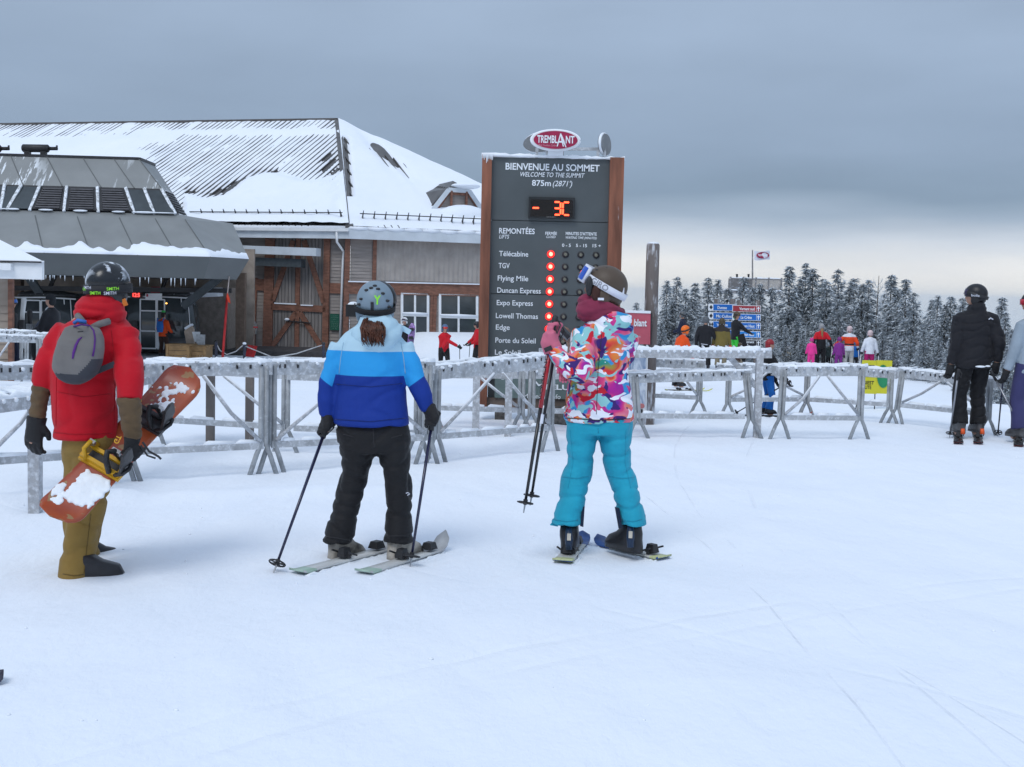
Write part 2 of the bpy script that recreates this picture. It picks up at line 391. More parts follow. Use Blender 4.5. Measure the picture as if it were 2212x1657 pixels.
# ------------------------------------------------------------------ rimed conifers
M_NEEDLE = mat('dark_needles', (0.065, 0.082, 0.080), 0.8, 0.4, 9, 0.0)
M_RIME = mat('rime_frost', (0.60, 0.65, 0.70), 0.85, 0.25, 3, 0.2, 20)
M_RIME2 = mat('grey_rime', (0.33, 0.37, 0.395), 0.85, 0.35, 3, 0.2, 20)
M_BARK = mat('bark', (0.075, 0.06, 0.05), 0.9, 0.3, 12, 0.4, 40, frost=0.35)
def conifer(seed, h, rmax, shape):
    r = random.Random(seed); tr = MB(); lean = Vector((r.uniform(-.03, .03), r.uniform(-.03, .03), 0))
    pts = [Vector((0, 0, -0.6))+lean*0, Vector((0, 0, h*0.35))+lean*h*.35, Vector((0, 0, h*0.98))+lean*h]
    tr.tube([(pts[0], h*.022, h*.022), (pts[1], h*.015, h*.015), (pts[2], 0.012, 0.012)], 7)
    cr = MB(); z = 0.06*h; step = h/26.0
    gaps = [r.uniform(0, 1) for _ in range(12)]
    while z < h*0.99:
        f = z/h
        if shape == 0: R = rmax*(1-f)**0.75
        elif shape == 1: R = rmax*(0.22+0.78*(1-f)**0.65)*(1 if f < .72 else (1-f)/.28*0.75+.25)     # spindly, clubbed top
        else: R = rmax*(1-f)**1.05*1.15
        R *= 0.72+0.5*gaps[int(f*11.9)]
        R = max(R, 0.13)
        nb = 11 if f < 0.75 else 8
        for b in range(nb):
            a = r.uniform(0, 2*math.pi); rr = R*r.uniform(0.55, 1.2); droop = r.uniform(0.25, 0.75)*rr; seg = max(2, int(rr/0.20))
            d = Vector((math.cos(a), math.sin(a), 0)); sdv = Vector((-d.y, d.x, 0))
            for j in range(seg):
                t = (j+0.7)/seg; c = lean*z+d*(rr*t)+Vector((0, 0, z+0.18*rr*t-droop*t*t))
                wdt = 0.25*(1.15-0.6*t); ln = 0.21+0.11*r.random()
                for q in range(4):
                    oz = r.uniform(-0.10, 0.08); off = Vector((r.uniform(-.09, .09), r.uniform(-.09, .09), oz)); s = sdv*r.choice((-1, 1))
                    tip = c+off+d*ln*r.uniform(.5, 1.1)+s*wdt*r.uniform(0.2, .9)+Vector((0, 0, -r.uniform(0.02, 0.16)))
                    b0 = c+off+s*wdt*.25-Vector((0, 0, .03)); b1 = c+off-s*wdt*.25+Vector((0, 0, r.uniform(.0, .06)))
                    x = r.random(); up = (oz > -0.02)
                    cr.cur = (1 if x < .62 else 2 if x < .93 else 0) if up else (0 if x < .30 else 2 if x < 0.70 else 1)
                    cr.add([b0, tip, b1], [[0, 1, 2]])
        z += step*r.uniform(0.7, 1.2)
    cr.cur = 0
    return tr.mesh('trunk', smooth=True), cr_mesh(cr)
def cr_mesh(cr):
    me = bpy.data.meshes.new('crown'); me.from_pydata(cr.v, [], cr.f); me.update(); me.polygons.foreach_set('material_index', cr.mi); return me
def bare_tree(seed, h):
    r = random.Random(seed); tr = MB(); cr = MB()
    tr.tube([((0,0,-.5), .07, .07), ((0,0,h*.5), .045, .045), ((r.uniform(-.2,.2),0,h), .015, .015)], 7)
    def br(p, d, ln, rad, lv):
        q = p+d*ln; cr.cur = 0 if r.random() < .8 else 1; cr.tube([(p, rad, rad), (q, rad*.55, rad*.55)], 4)
        if lv:
            for _ in range(3):
                e = (d+Vector((r.uniform(-.6,.6), r.uniform(-.6,.6), r.uniform(-.1,.6)))).normalized(); br(p.lerp(q, r.uniform(.4, 1)), e, ln*r.uniform(.45,.7), rad*.6, lv-1)
    for k in range(16):
        a = r.uniform(0, 6.28); z = h*r.uniform(.15, .95); br(Vector((0,0,z)), Vector((math.cos(a)*.7, math.sin(a)*.7, .8)).normalized(), h*.25*(1.15-z/h), .022, 2)
    return tr.mesh('trunk', smooth=True), cr_mesh(cr)
CM = [M_NEEDLE, M_RIME, M_RIME2]
TV = []
for i, (h, rm, sh) in enumerate([(6, 1.6, 0), (6, 1.35, 1), (6, 1.9, 2), (6, 1.35, 0), (6, 1.6, 1), (6, 2.1, 2), (6, 1.75, 0)]):
    t, c = conifer(20+i, h, rm, sh); t.materials.append(M_BARK)
    for q in CM: c.materials.append(q)
    TV.append((t, c))
bt, bc = bare_tree(5, 6); bt.materials.append(M_BARK); bc.materials.append(M_RIME); bc.materials.append(M_RIME2); TV.append((bt, bc))
M_NEEDLE2 = mat('frosted_needles', (0.15, 0.165, 0.175), 0.85, 0.35, 5, 0.0); TV2 = []
for t, c in TV:
    c2 = c.copy(); TV2.append((t, c2))
    if len(c2.materials) == 3: c2.materials[0] = M_NEEDLE2
tops = [(1374,650,50,1),(1388,662,47,3),(1433,604,56,0),(1454,592,57,1),(1478,622,55,3),(1498,610,58,2),(1528,594,60,1),(1541,601,62,0),(1566,622,58,4),(1596,592,66,1),(1618,618,62,3),(1636,611,64,0),(1660,620,66,4),
        (1700,573,60,0),(1713,600,62,3),(1726,567,63,2),(1751,578,62,0),(1766,600,60,3),(1779,604,58,6),(1807,575,60,1),(1822,606,56,3),(1835,600,57,2),(1855,612,55,4),(1870,601,56,6),(1888,595,55,7),(1915,592,56,0),
        (1933,622,53,4),(1951,601,52,3),(1971,627,50,1),(2000,645,48,3),(2016,636,47,0),(2034,655,46,4),(2051,637,46,6),(2069,641,45,3),(2083,650,44,2),(2110,668,44,4),(2151,640,43,3),(2170,673,41,2),(2186,709,40,0),(2200,722,38,6)]
fr = random.Random(3); fill = []
for k in range(30):
    x = 1372+k*28+fr.uniform(-10, 10); fill.append((x, fr.uniform(640, 690)+max(0, (x-1950)*0.25), 54-max(0, (x-1900)*0.04)+fr.uniform(-1, 2), fr.randrange(8) if fr.random() < .85 else 7))
front = []
for k in range(26):
    x = 1368+k*33+fr.uniform(-12, 12); dd = 51.0-max(0, (x-1860)*0.05)+fr.uniform(-.6, 1.2); front.append((x, fr.uniform(695, 735)+max(0, (x-1900)*0.14), dd, fr.choice((2, 5, 6, 0, 5, 4))))
ORD = lambda n: {1: 'first', 2: 'second', 3: 'third'}.get(n) or (str(n)+('th' if 10 <= n % 100 <= 20 else {1: 'st', 2: 'nd', 3: 'rd'}.get(n % 10, 'th')))
def plant(rows, txt):
    rows = sorted(rows)
    for i, (px, py, d, k) in enumerate(rows):
        b = on_ground(px, d); top = at(px, py, d); H = max(1.6, top.z-b.z)
        kind = 'bare rimed birch' if k == 7 else ('clubbed rimed spruce', 'broad snowy spruce', 'pointed snowy spruce')[(1, 0, 1, 2, 0, 1, 2, 0)[k] if k != 1 else 0]
        t = thing('rimed_spruce' if k != 7 else 'rimed_birch', b, '%s, %s from the left %s' % (kind, ORD(i+1), txt), 'tree', 'rimed trees along the forest edge')
        s = H/6.0; w = s*fr.uniform(0.85, 1.15)
        if H > 5: w = s*0.95
        rz = fr.uniform(0, 6.28)
        tv = TV2 if (px < 1665 and fr.random() < .9) or fr.random() < .75 else TV
        for nm, m_ in (('trunk', tv[k][0]), ('crown', tv[k][1])):
            o = bpy.data.objects.new(nm, m_); COL.objects.link(o); o.parent = t; o.scale = (w, w, s); o.rotation_euler.z = rz
plant(tops, 'among the tallest trees'); plant(fill, 'in the middle row of trees'); plant(front, 'in the low front row of trees')

# ------------------------------------------------------------------ lodge with the big hipped roof
M_ROOF = mat('roof_metal', (0.115, 0.108, 0.105), 0.45, 0.2, 2, 0.08, 20, metal=0.3)
M_FASC = mat('white_fascia', (0.58, 0.63, 0.68), 0.5, 0.08, 1.5, 0.05)
M_TRIM = mat('redbrown_timber', (0.215, 0.098, 0.064), 0.7, 0.25, 4, 0.3, 40, stretch=(1, 1, 3))
M_SIDE = mat('taupe_siding', (0.30, 0.265, 0.245), 0.75, 0.14, 3, 0.2, 60, stretch=(0.4, 0.4, 3))
M_CORR = mat('taupe_corrugated', (0.36, 0.325, 0.30), 0.7, 0.1, 2, 0.1)
M_DOORP = mat('grey_door_planks', (0.22, 0.20, 0.19), 0.8, 0.2, 3, 0.2, 50, stretch=(3, 3, 0.3))
M_WHITE = mat('white_paint', (0.78, 0.80, 0.82), 0.5, 0.05, 4, 0.05)
M_GLASS = mat('dark_glass', (0.045, 0.055, 0.06), 0.08, 0.25, 1.2, 0.0, spec=0.6)
M_BLACK = mat('black_metal', (0.025, 0.025, 0.028), 0.5, 0.2, 10, 0.1)
P = at(730, 260, 69.6)
lodge = thing('summit_lodge', (E1.x, E1.y+6, gzs(E1.x, E1.y)), 'long lodge with snow-covered hipped metal roof and red-brown timber trim', 'building')
roof = MB(); LL = 46.0
b1 = [E1, E1+T1*LL, P+T1*LL, P]; E3 = E2+Vector((-7, 16, 0))
NF1 = (E1+T1*LL-E1).cross(P-E1).normalized(); NF1 = NF1 if NF1.z > 0 else -NF1
NF2 = (E2-E1).cross(P-E1).normalized(); NF2 = NF2 if NF2.z > 0 else -NF2
roof.add([E1, E1+T1*LL, P+T1*LL, P, E2, E3, P+T1*LL+Vector((4, 15, ZE-P.z))], [[0,3,2,1], [0,4,3], [4,5,3], [2,3,5,6]])
rf = part('roof', roof, M_ROOF, lodge)
# standing seams
dn1 = (NF1.cross(T1)).normalized(); dn1 = dn1 if dn1.z < 0 else -dn1
a0P = (P-E1).dot(T1); sl1 = (P-E1-T1*a0P).length
base1 = MB().box((0, 0, 0.5), (0.045, 0.16, 1.0)).mesh('seam'); base1.materials.append(M_ROOF)
def seam(p, q, n):
    d = q-p; z = d.normalized(); x = n.cross(z).normalized(); y = z.cross(x)
    o = bpy.data.objects.new('seam', base1); COL.objects.link(o); o.parent = rf
    o.matrix_local = Matrix.Translation(p-wloc(rf)) @ Matrix((x, y, z)).transposed().to_4x4() @ Matrix.Diagonal((1, 1, d.length, 1))
k = 0
while k*0.30 < 34:
    a = a0P+k*0.30-4*0.30*4; lo = E1+T1*a; hi = P+T1*(a-a0P)
    if a < a0P:                                        # cut by the hip
        f = a/a0P if a0P > 0 else 1
        if f > 0.05: seam(lo, lo.lerp(hi, 1.0) if a0P <= 0 else E1+T1*a+(P-E1-T1*a0P)*f, NF1)
    else: seam(lo, hi, NF1)
    k += 1
L2 = (E2-E1).length; sP = (P-E1).dot(D2)
for k in range(1, 36):
    s = k*L2/36; fx = P-E1-D2*sP
    f = 1-s/L2 if s > sP else s/sP
    if f > 0.06 and f <= 1: seam(E1+D2*s, E1+D2*s+fx*f, NF2)
hip = MB(); hip.bar(E1+NF1*.05, P+NF1*.05, 0.34, 0.10, NF1+NF2); part('hip_cap', hip, M_ROOF, rf)
rc = MB(); rc.bar(P+Vector((0, 0, .05)), P+T1*40+Vector((0, 0, .05)), 0.3, 0.12, (0, 0, 1)); part('ridge_cap', rc, M_ROOF, rf)
# snow lying on the roof: a sheet whose thickness varies; where it thins away the metal shows
def roofsnow(fn, na, nb, h, nrm):
    mb = MB(); vs = []; fs = []
    for j in range(nb+1):
        for i in range(na+1):
            p = fn(i/na, j/nb); vs.append(p+nrm*h(p, i/na, j/nb))
    for j in range(nb):
        for i in range(na): fs.append([j*(na+1)+i, j*(na+1)+i+1, (j+1)*(na+1)+i+1, (j+1)*(na+1)+i])
    mb.add(vs, fs); return mb
def bump2(x, c, w): return math.exp(-((x-c)/w)**2)
def h1(p, a, b):
    px, py = proj(p); n = mnoise.noise(Vector((p.x*.45, p.y*.45, p.z*1.2)))*0.5+0.35*mnoise.noise(Vector((p.x*1.6, p.y*1.3, p.z*2)))
    streak = mnoise.noise(Vector((p.dot(T1)*2.2, b*1.5, 3)))
    h = 0.060+0.040*n+0.040*streak
    edge = 395-0.10*(px-560)+8*n*2 if px > 400 else 500
    edge += 30*max(0, (560-px)/200) + 14*math.sin(px*0.03)
    k = 1/(1+math.exp(-(py-edge)/4.0)); h += 0.24*k                       # drift on the lower third
    h -= 0.12*bump2(py, edge-12, 9)*(1 if px < 600 else 0.15)*(0.6+streak)   # bare metal along the top of the drift
    h -= 0.30*bump2(px, 722, 24)*bump2(py, 375+0.5*(px-700), 46)*max(0, 0.45+2.2*streak)   # bare patch beside the hip
    h -= 0.22*bump2(px, 738, 14)*bump2(py, 462, 22)
    h += 0.06*(bump2(py, 288, 6)*(1 if px > 330 else 0.4)+0.8*bump2(py, 320-0.05*px, 10)*(1 if px < 380 else .3))
    h += 0.05*max(0, min(1, (345-px)/60))*max(0, min(1, (py-290)/15))
    if py > 484: h -= 0.05
    return h
part('snow_blanket', roofsnow(lambda i, j: E1.lerp(P, j)+T1*(i*32*(1.0)), 210, 110, h1, NF1), SNOW, rf, True)
def h2(p, a, b):
    px, py = proj(p); n = mnoise.noise(Vector((p.x*.5, p.y*.5, p.z)))*0.5+0.3*mnoise.noise(Vector((p.x*1.7, p.y*1.7, p.z*2)))
    streak = mnoise.noise(Vector((p.dot(D2)*2.5, b*1.5, 7)))
    h = 0.15+0.05*n
    cxl = 795+(py-300)*0.95; h -= 0.27*bump2(px, cxl, 16+0.10*(py-290))*bump2(py, 335, 48)*(0.75+0.6*streak)
    h -= 0.2*bump2(px, 742+0.09*(py-260), 7)*(1 if 300 < py < 430 else 0)
    if py > 488: h -= 0.06
    return h
part('snow_blanket', roofsnow(lambda i, j: (E1.lerp(E2, i)).lerp(P, min(j, .995)), 110, 110, h2, NF2), SNOW, rf, True)
# eaves: fascia, gutter, soffit, snow guards
fs_ = MB(); FH = 0.44
fs_.bar(E1+Vector((0, 0, -FH/2-.03)), E1+T1*20+Vector((0, 0, -FH/2-.03)), FH, 0.08, N1); part('fascia', fs_, M_FASC, lodge)
fs_ = MB().bar(E1-D2*.04+Vector((0, 0, -FH/2-.03)), E2+Vector((0, 0, -FH/2-.03)), FH, 0.08, N2); part('fascia', fs_, M_FASC, lodge)
gt = MB().bar(E1+N1*.10+Vector((0, 0, -.10)), E1+T1*20+N1*.10+Vector((0, 0, -.10)), 0.13, 0.13, N1); part('gutter', gt, M_WHITE, lodge)
es = MB().tube([(E1+N1*.02+D2*.1, .09, .06), (E1+T1*10+N1*.02, .09, .06), (E1+T1*20, .09, .06)], 8); part('snow_lip', es, SNOW, lodge, True)
es = MB()
k = 0
while k < 14:
    p = E1.lerp(E2, k/14); q = E1.lerp(E2, (k+1)/14); es.tube([(p, .07, .07+.03*rnd.random()), (p.lerp(q, .5)+Vector((0, 0, rnd.uniform(-.03, .03))), .10, .10), (q, .07, .07)], 8); k += 1
part('snow_lip', es, SNOW, lodge, True)
def guard(p, nrm, up, along):
    g = MB(); a = p+nrm*.10; g.poly([a-up*.06, a+up*.16, a+up*.02+nrm*.36], .03, along); g.bar(a, a+nrm*.40, .03, .03, along); return g
for k in range(13):
    p = E1+T1*(0.7+k*0.56)+(P-E1-T1*a0P).normalized()*0.85; part('snow_guard', guard(p, NF1, -dn1, T1), M_BLACK, rf)
for k in range(19):
    up2 = (P-E1-D2*sP).normalized(); p = E1+D2*(0.75+k*0.51)+up2*0.85; part('snow_guard', guard(p, NF2, up2, D2), M_BLACK, rf)
part('guard_rail', MB().cyl(E1+T1*.6+NF1*.36-dn1*.85, E1+T1*8+NF1*.36-dn1*.85, .022, n=6), M_BLACK, rf)
part('guard_rail', MB().cyl(E1+D2*.6+NF2*.36+up2*.85, E1+D2*10+NF2*.36+up2*.85, .022, n=6), M_BLACK, rf)
# walls
GZB = -1.9; OV1, OV2 = 0.95, 0.35
C1 = E1-N1*OV1+D2*0.05; C1 = E1+Vector((-0.02, 0.55, 0)); wz = ZE-0.05
W1a, W1b = C1, C1+T1*LL; W2b = C1+D2*((E2-E1).length-.1)
def pl1(px, py, o=0.0): return onplane(px, py, C1+N1*o, N1)
def pl2(px, py, o=0.0): return onplane(px, py, C1+N2*o, N2)
def clap(a, b, z0, z1, step, n):
    mb = MB(); z = z0; nn = Vector(n)
    while z < z1:
        zt = min(z+step, z1); A = Vector((a.x, a.y, 0)); B = Vector((b.x, b.y, 0))
        mb.add([A+nn*.032+Vector((0,0,z)), B+nn*.032+Vector((0,0,z)), B+nn*.004+Vector((0,0,zt)), A+nn*.004+Vector((0,0,zt)), A+Vector((0,0,z)), B+Vector((0,0,z))], [[0,1,2,3], [4,5,1,0]])
        z = zt
    return mb
part('siding', clap(W1a, W1b, GZB, wz, 0.145, N1), M_SIDE, lodge)
part('siding', clap(C1, W2b, GZB, wz, 0.145, N2), M_SIDE, lodge)
part('end_wall', MB().add([W2b+Vector((0,0,GZB-wz)), W2b, E3-Vector((1.5,.5,.1)), E3+Vector((-1.5,-.5,GZB-wz))], [[0,1,2,3]]), M_SIDE, lodge)
sf = MB(); sf.add([E1+Vector((0,0,-.36)), E1+T1*LL+Vector((0,0,-.36)), W1b+Vector((0,0,-.36)), C1+Vector((0,0,-.36)), E2+Vector((0,0,-.36)), W2b+Vector((0,0,-.36))], [[0,1,2,3], [0,3,5,4]]); part('soffit', sf, M_TRIM, lodge)
def trim(pl, a, b, wpx, n, o=.05, th=.07, m_=M_TRIM, nm='trim_board', par=None, d=55):
    return part(nm, MB().bar(pl(a[0], a[1], o), pl(b[0], b[1], o), wpx*d/F, th, n), m_, par or lodge)
trim(pl2, (751, 512), (745, 778), 11, N2, .07, .10, nm='corner_post')
trim(pl2, (810, 516), (808, 608), 8, N2)
trim(pl2, (751, 621), (1060, 628), 27, N2, .06)
trim(pl2, (940, 637), (936, 760), 8, N2, .05, .06, nm='window_casing'); trim(pl2, (933, 637), (929, 760), 6, N2, .045, .05, nm='window_casing')
# corrugated upper wall
cg = MB(); A = pl2(814, 520, .04); B = pl2(1280, 530, .04); ln = (B-A).length; zb = pl2(814, 606).z; n_ = 92; vs = []; fs = []
for i in range(n_+1):
    p = A.lerp(B, i/n_)+N2*(0.035 if i % 2 else 0.0); vs += [Vector((p.x, p.y, zb)), Vector((p.x, p.y, wz-.3))]
for i in range(n_): fs.append([2*i, 2*i+2, 2*i+3, 2*i+1])
cg.add(vs, fs); part('corrugated_panel', cg, M_CORR, lodge)
sl_ = MB().bar(pl2(752, 608, .12), pl2(1270, 619, .12), .05, .10, N2); part('snow_line', sl_, SNOW, lodge)
# windows
def window(x0, y0, x1, y1):
    w = MB(); pts = [pl2(x0, y0, .05), pl2(x1, y0+(x1-x0)*.03, .05), pl2(x1, y1+(x1-x0)*.03, .05), pl2(x0, y1, .05)]
    f = MB(); 
    for i in range(4): f.bar(pts[i], pts[(i+1) % 4], .11, .09, N2)
    mid = lambda a, b, t: a.lerp(b, t)
    f.bar(mid(pts[0], pts[1], .5), mid(pts[3], pts[2], .5), .09, .07, N2); f.bar(mid(pts[0], pts[3], .42), mid(pts[1], pts[2], .42), .13, .08, N2)
    fo = part('window', f, M_WHITE, lodge)
    for (a, b) in ((0.02, .48), (.52, .98)):
        for (c, e) in ((.02, .39), (.45, .98)):
            q = [mid(mid(pts[0], pts[1], s_), mid(pts[3], pts[2], s_), t_)-N2*.02 for (s_, t_) in ((a, c), (b, c), (b, e), (a, e))]; q = [v_+N2*.03 for v_ in q]
            part('pane', MB().add(q, [[0,1,2,3]]), M_GLASS, fo)
    sn = MB().tube([(mid(pts[0], pts[3], .39)+N2*.06, .04, .05), (mid(mid(pts[0], pts[3], .39), mid(pts[1], pts[2], .39), .5)+N2*.06, .06, .06), (mid(pts[1], pts[2], .39)+N2*.06, .04, .05)], 8); part('snow_sill', sn, SNOW, fo, True)
window(868, 632, 924, 745); window(950, 634, 1030, 752)
part('window_head', MB().bar(pl2(862, 630, .07), pl2(1036, 635, .07), .09, .06, N2), M_TRIM, lodge)
# downspout
ds = MB().path([E1+T1*.55+N1*.10+Vector((0,0,-.15)), E1+T1*.55+N1*.06+Vector((0,0,-.62)), pl1(742, 543, .12), pl1(741, 560, .12), pl1(733, 776, .12)], .055, 8); part('downspout', ds, M_WHITE, lodge, True)
# big barn door
dr = MB(); q = [pl1(583, 512, .06), pl1(704, 516, .06), pl1(702, 768, .06), pl1(578, 766, .06)]; dr.poly(q, .06, N1)
door = part('barn_door', dr, M_DOORP, lodge)
for i in range(1, 17):
    t = i/17; part('plank_gap', MB().bar(q[0].lerp(q[1], t)+N1*.035, q[3].lerp(q[2], t)+N1*.035, .010, .02, N1), M_BLACK, door)
for a, b, w in (((584, 510), (577, 770), 22), ((707, 512), (702, 770), 14), ((645, 512), (641, 768), 10), ((586, 662), (704, 668), 14), ((580, 758), (702, 764), 14),
                ((634, 520), (589, 650), 11), ((657, 520), (700, 654), 11), ((640, 675), (584, 754), 11), ((648, 675), (698, 756), 11)):
    trim(pl1, a, b, w, N1, .12, .09, nm='door_brace', par=door)
for a, b in (((593, 655), (640, 657)), ((650, 659), (676, 660)), ((592, 750), (638, 752)), ((648, 755), (694, 759))):
    part('snow_ledge', MB().bar(pl1(*a, .17), pl1(*b, .17), .05, .07, N1), SNOW, door)
part('latch_bar', MB().cyl(pl1(619, 693, .22), pl1(671, 698, .22), .03, n=6), M_BLACK, door); part('snow_cap', MB().ell(pl1(620, 690, .22), .11, .08, .06), SNOW, door, True)
trim(pl1, (500, 612), (580, 616), 25, N1, .06); trim(pl1, (708, 622), (750, 624), 22, N1, .06); trim(pl1, (553, 600), (547, 770), 7, N1, .05)
# overhead beams by the eave
for (a, b, h_, mm) in (((420, 535), (688, 545), 17, M_FASC), ((430, 560), (655, 569), 18, mat('dark_steel', (0.06, 0.075, 0.085), .5))):
    part('overhead_duct', MB().bar(pl1(a[0], a[1], .75 if h_ == 17 else .5), pl1(b[0], b[1], .75 if h_ == 17 else .5), h_*54/F, .5, N1), mm, lodge)
# small service door
sd_ = MB().poly([pl1(498, 668, .05), pl1(531, 670, .05), pl1(527, 768, .05), pl1(493, 766, .05)], .06, N1); sdo = part('service_door', sd_, M_DOORP, lodge)
part('door_window', MB().poly([pl1(504, 684, .09), pl1(523, 685, .09), pl1(521, 724, .09), pl1(503, 723, .09)], .03, N1), M_BLACK, sdo)
for a, b, w in (((492, 663), (537, 665), 9), ((494, 665), (487, 770), 8), ((535, 668), (528, 770), 8)): trim(pl1, a, b, w, N1, .08, .08, par=sdo, nm='door_casing')
part('snow_ledge', MB().bar(pl1(489, 656, .12), pl1(538, 659, .12), .06, .12, N1), SNOW, sdo)
dk = MB().box((E1.x-6.5, E1.y-1.7, GZB+.35), (15, 4.2, 1.0)); part('deck', dk, mat('dark_deck', (.05, .045, .045), .8), lodge)
# dormer
DB = E1+D2*((onplane(960, 452, E1, NF2)-E1).dot(D2)); 
dl = onplane(930, 455, E1, NF2); drr = onplane(1046, 455, E1, NF2); drr.z = dl.z
cxm_ = dl.lerp(drr, .5); DN = Vector((N2.x, N2.y, 0)); half = (drr-dl).length/2; AX = (drr-dl).normalized()
hgt = 1.05; back = -DN*4.6
f0 = dl+DN*.1; f1 = drr+DN*.1; tL = f0+AX*half*.62+Vector((0,0,hgt)); tR = f1-AX*half*.62+Vector((0,0,hgt))
pk = (tL+tR)/2-DN*.9+Vector((0,0,.45)); pb = pk-DN*3.4
dm = MB(); dm.add([f0, tL, tR, f1, pk, pb, f0-DN*3.2+Vector((0,0,.9)), f1-DN*3.2+Vector((0,0,.9))], [[0,1,4,5,6], [3,7,5,4,2], [1,2,4]])
dmo = part('dormer', dm, M_ROOF, lodge)
for (a, b) in ((f0, tL), (tL, tR), (tR, f1)):
    part('dormer_fascia', MB().bar(a+DN*.05-Vector((0,0,.06)), b+DN*.05-Vector((0,0,.06)), .20, .08, DN), M_FASC, dmo)
    part('dormer_trim', MB().bar(a+DN*.01-Vector((0,0,.22))+AX*(.1 if a is f0 else 0), b+DN*.01-Vector((0,0,.22)), .12, .06, DN), M_TRIM, dmo)
part('dormer_wall', MB().add([f0-DN*.08, tL-DN*.08, tR-DN*.08, f1-DN*.08], [[0,1,2,3]]), M_SIDE, dmo)
for t in (.36, .64): part('dormer_post', MB().bar(f0.lerp(f1, t)+DN*.05, f0.lerp(f1, t)+DN*.05+Vector((0,0,hgt-.1)), .1, .1, DN), M_TRIM, dmo)
part('dormer_drift', MB().ell(f0.lerp(f1, .55)+DN*.35-Vector((0,0,.3)), half*.95, .8, .62, Matrix((AX, DN.cross(AX).cross(AX)*-1, Vector((0,0,1)))).transposed()), SNOW, dmo, True)
part('dormer_snow', MB().ell((tL+tR)/2+Vector((.3,.2,.16)), half*.5, .7, .14), SNOW, dmo, True)
for k in range(7):
    t = (k+.6)/7.2; a = f0.lerp(f0-DN*3.2+Vector((0,0,.9)), t); c = tL.lerp(pb, t*.95); part('seam', MB().bar(a+Vector((0,0,.03)), c+Vector((0,0,.03)), .05, .06, Vector((-AX.x, -AX.y, 1))), M_ROOF, dmo)

# small things on and by the lodge wall
def plaque(nm, pl, x0, y0, x1, y1, col, n, label, cat, lines, tcol, o=.12, par_th=.03):
    pts = [pl(x0, y0, o), pl(x1, y0+.5, o), pl(x1, y1+.5, o), pl(x0, y1, o)]; c = sum(pts, Vector())/4
    t = thing(nm, (c.x, c.y, pts[2].z), label, cat); part('plate', MB().poly(pts, par_th, n), mat(nm+'_face'+str(int(x0)), col, .5, .05), t)
    mb = MB()
    for (s, fy, w, ch) in lines:
        wd = (pts[1]-pts[0]).length; pp = pts[0].lerp(pts[3], fy)+(pts[1]-pts[0])*(.5-w/2)+Vector(n)*(par_th/2+.004); letters(mb, s, pp, pts[1]-pts[0], (0,0,1), wd*w, (pts[0]-pts[3]).length*ch, .004)
    if lines: part('lettering', mb, mat('ink_%s' % nm, tcol, .5, .0, bump=0), t)
    return t
plaque('green_notice', pl1, 713, 678, 733, 713, (.01, .09, .055), N1, 'green notice board with pale lettering beside the barn door', 'sign', [('- - - -', .13, .6, .05), ('- - - - -', .24, .7, .05), ('- - -', .36, .3, .05), ('- - - - -', .5, .8, .05), ('- - - -', .6, .6, .05), ('- - - -', .7, .7, .05), ('- - - - -', .8, .75, .05), ('- -', .9, .4, .05)], (.6, .7, .65))
plaque('red_notice', pl1, 504, 625, 521, 637, (.42, .03, .05), N1, 'small red notice above the service door', 'sign', [('- - - -', .45, .7, .12), ('- - -', .75, .6, .12)], (.8, .6, .6), .16)
eb = thing('electrical_box', pl1(542, 750, .3), 'pale grey electrical box with a snow cap beside the service door', 'electrical box')
part('cabinet', MB().poly([pl1(532, 698, .2), pl1(552, 699, .2), pl1(551, 722, .2), pl1(531, 721, .2)], .3, N1), mat('pale_box', (.5, .5, .48), .6, .1, frost=.2), eb)
part('snow_cap', MB().ell(pl1(542, 697, .2), .2, .16, .12), SNOW, eb, True); part('conduit', MB().cyl(pl1(541, 722, .1), pl1(538, 765, .1), .03, n=6), M_BLACK, eb)
# ------------------------------------------------------------------ gondola terminal in front of the lodge
M_TGREY = mat('terminal_grey', (0.225, 0.235, 0.235), 0.45, 0.1, 0.8, 0.05, spec=.5, frost=0.0)
def streaky():
    mt, nt, b = base_mat('terminal_streaked'); v = coords(nt)
    n = noise_tex(nt, v, .7, 4); c = mix_c(nt, maprange(nt, n, .3, .7), (.20, .21, .21), (.25, .26, .26))
    n1 = noise_tex(nt, coords(nt, 'Object', (3.4, .5, .42)), 1.5, 8, .7); n2 = noise_tex(nt, coords(nt, 'Object', (.55, .1, .1)), 1.0, 2)
    f = math_n(nt, 'MULTIPLY', maprange(nt, n1, .53, .56), maprange(nt, n2, .50, .56))
    c = mix_c(nt, f, c, (.72, .76, .80)); nt.links.new(c, b.inputs['Base Color']); b.inputs['Roughness'].default_value = .5; return mt
M_STREAK = streaky()
term = thing('gondola_terminal', on_ground(300, 45), 'large grey metal gondola terminal shell with a strip of dark windows', 'lift station')
def level(xs_, ys_, xe, d, back):
    a = at(xs_, ys_, d); z = a.z; b = at(xe, ys_, d+2.2); b.z = z
    lft = Vector((-32, d-1.2, z)); return [lft, Vector((a.x, a.y, z)), Vector((b.x, b.y, z)), Vector((b.x*(d+back)/(d+2.2)-.3, d+back, z)), Vector((-32, d+back, z))]
LV = [level(300, 343, 333, 46.0, 6), level(350, 408, 374, 45.0, 7), level(382, 463, 407, 44.2, 8), level(400, 474, 503, 43.9, 9), level(455, 556, 538, 42.0, 10), level(440, 602, 511, 42.5, 9.5)]
def skin(i, j):
    mb = MB(); A, B = LV[i], LV[j]
    for k in range(4): mb.add([A[k], A[k+1], B[k+1], B[k]], [[0,1,2,3]])
    return mb
part('top_shell', skin(0, 1), M_STREAK, term); tp = MB().add(LV[0], [[0,1,2,3,4]]); part('top_cover', tp, M_TGREY, term)
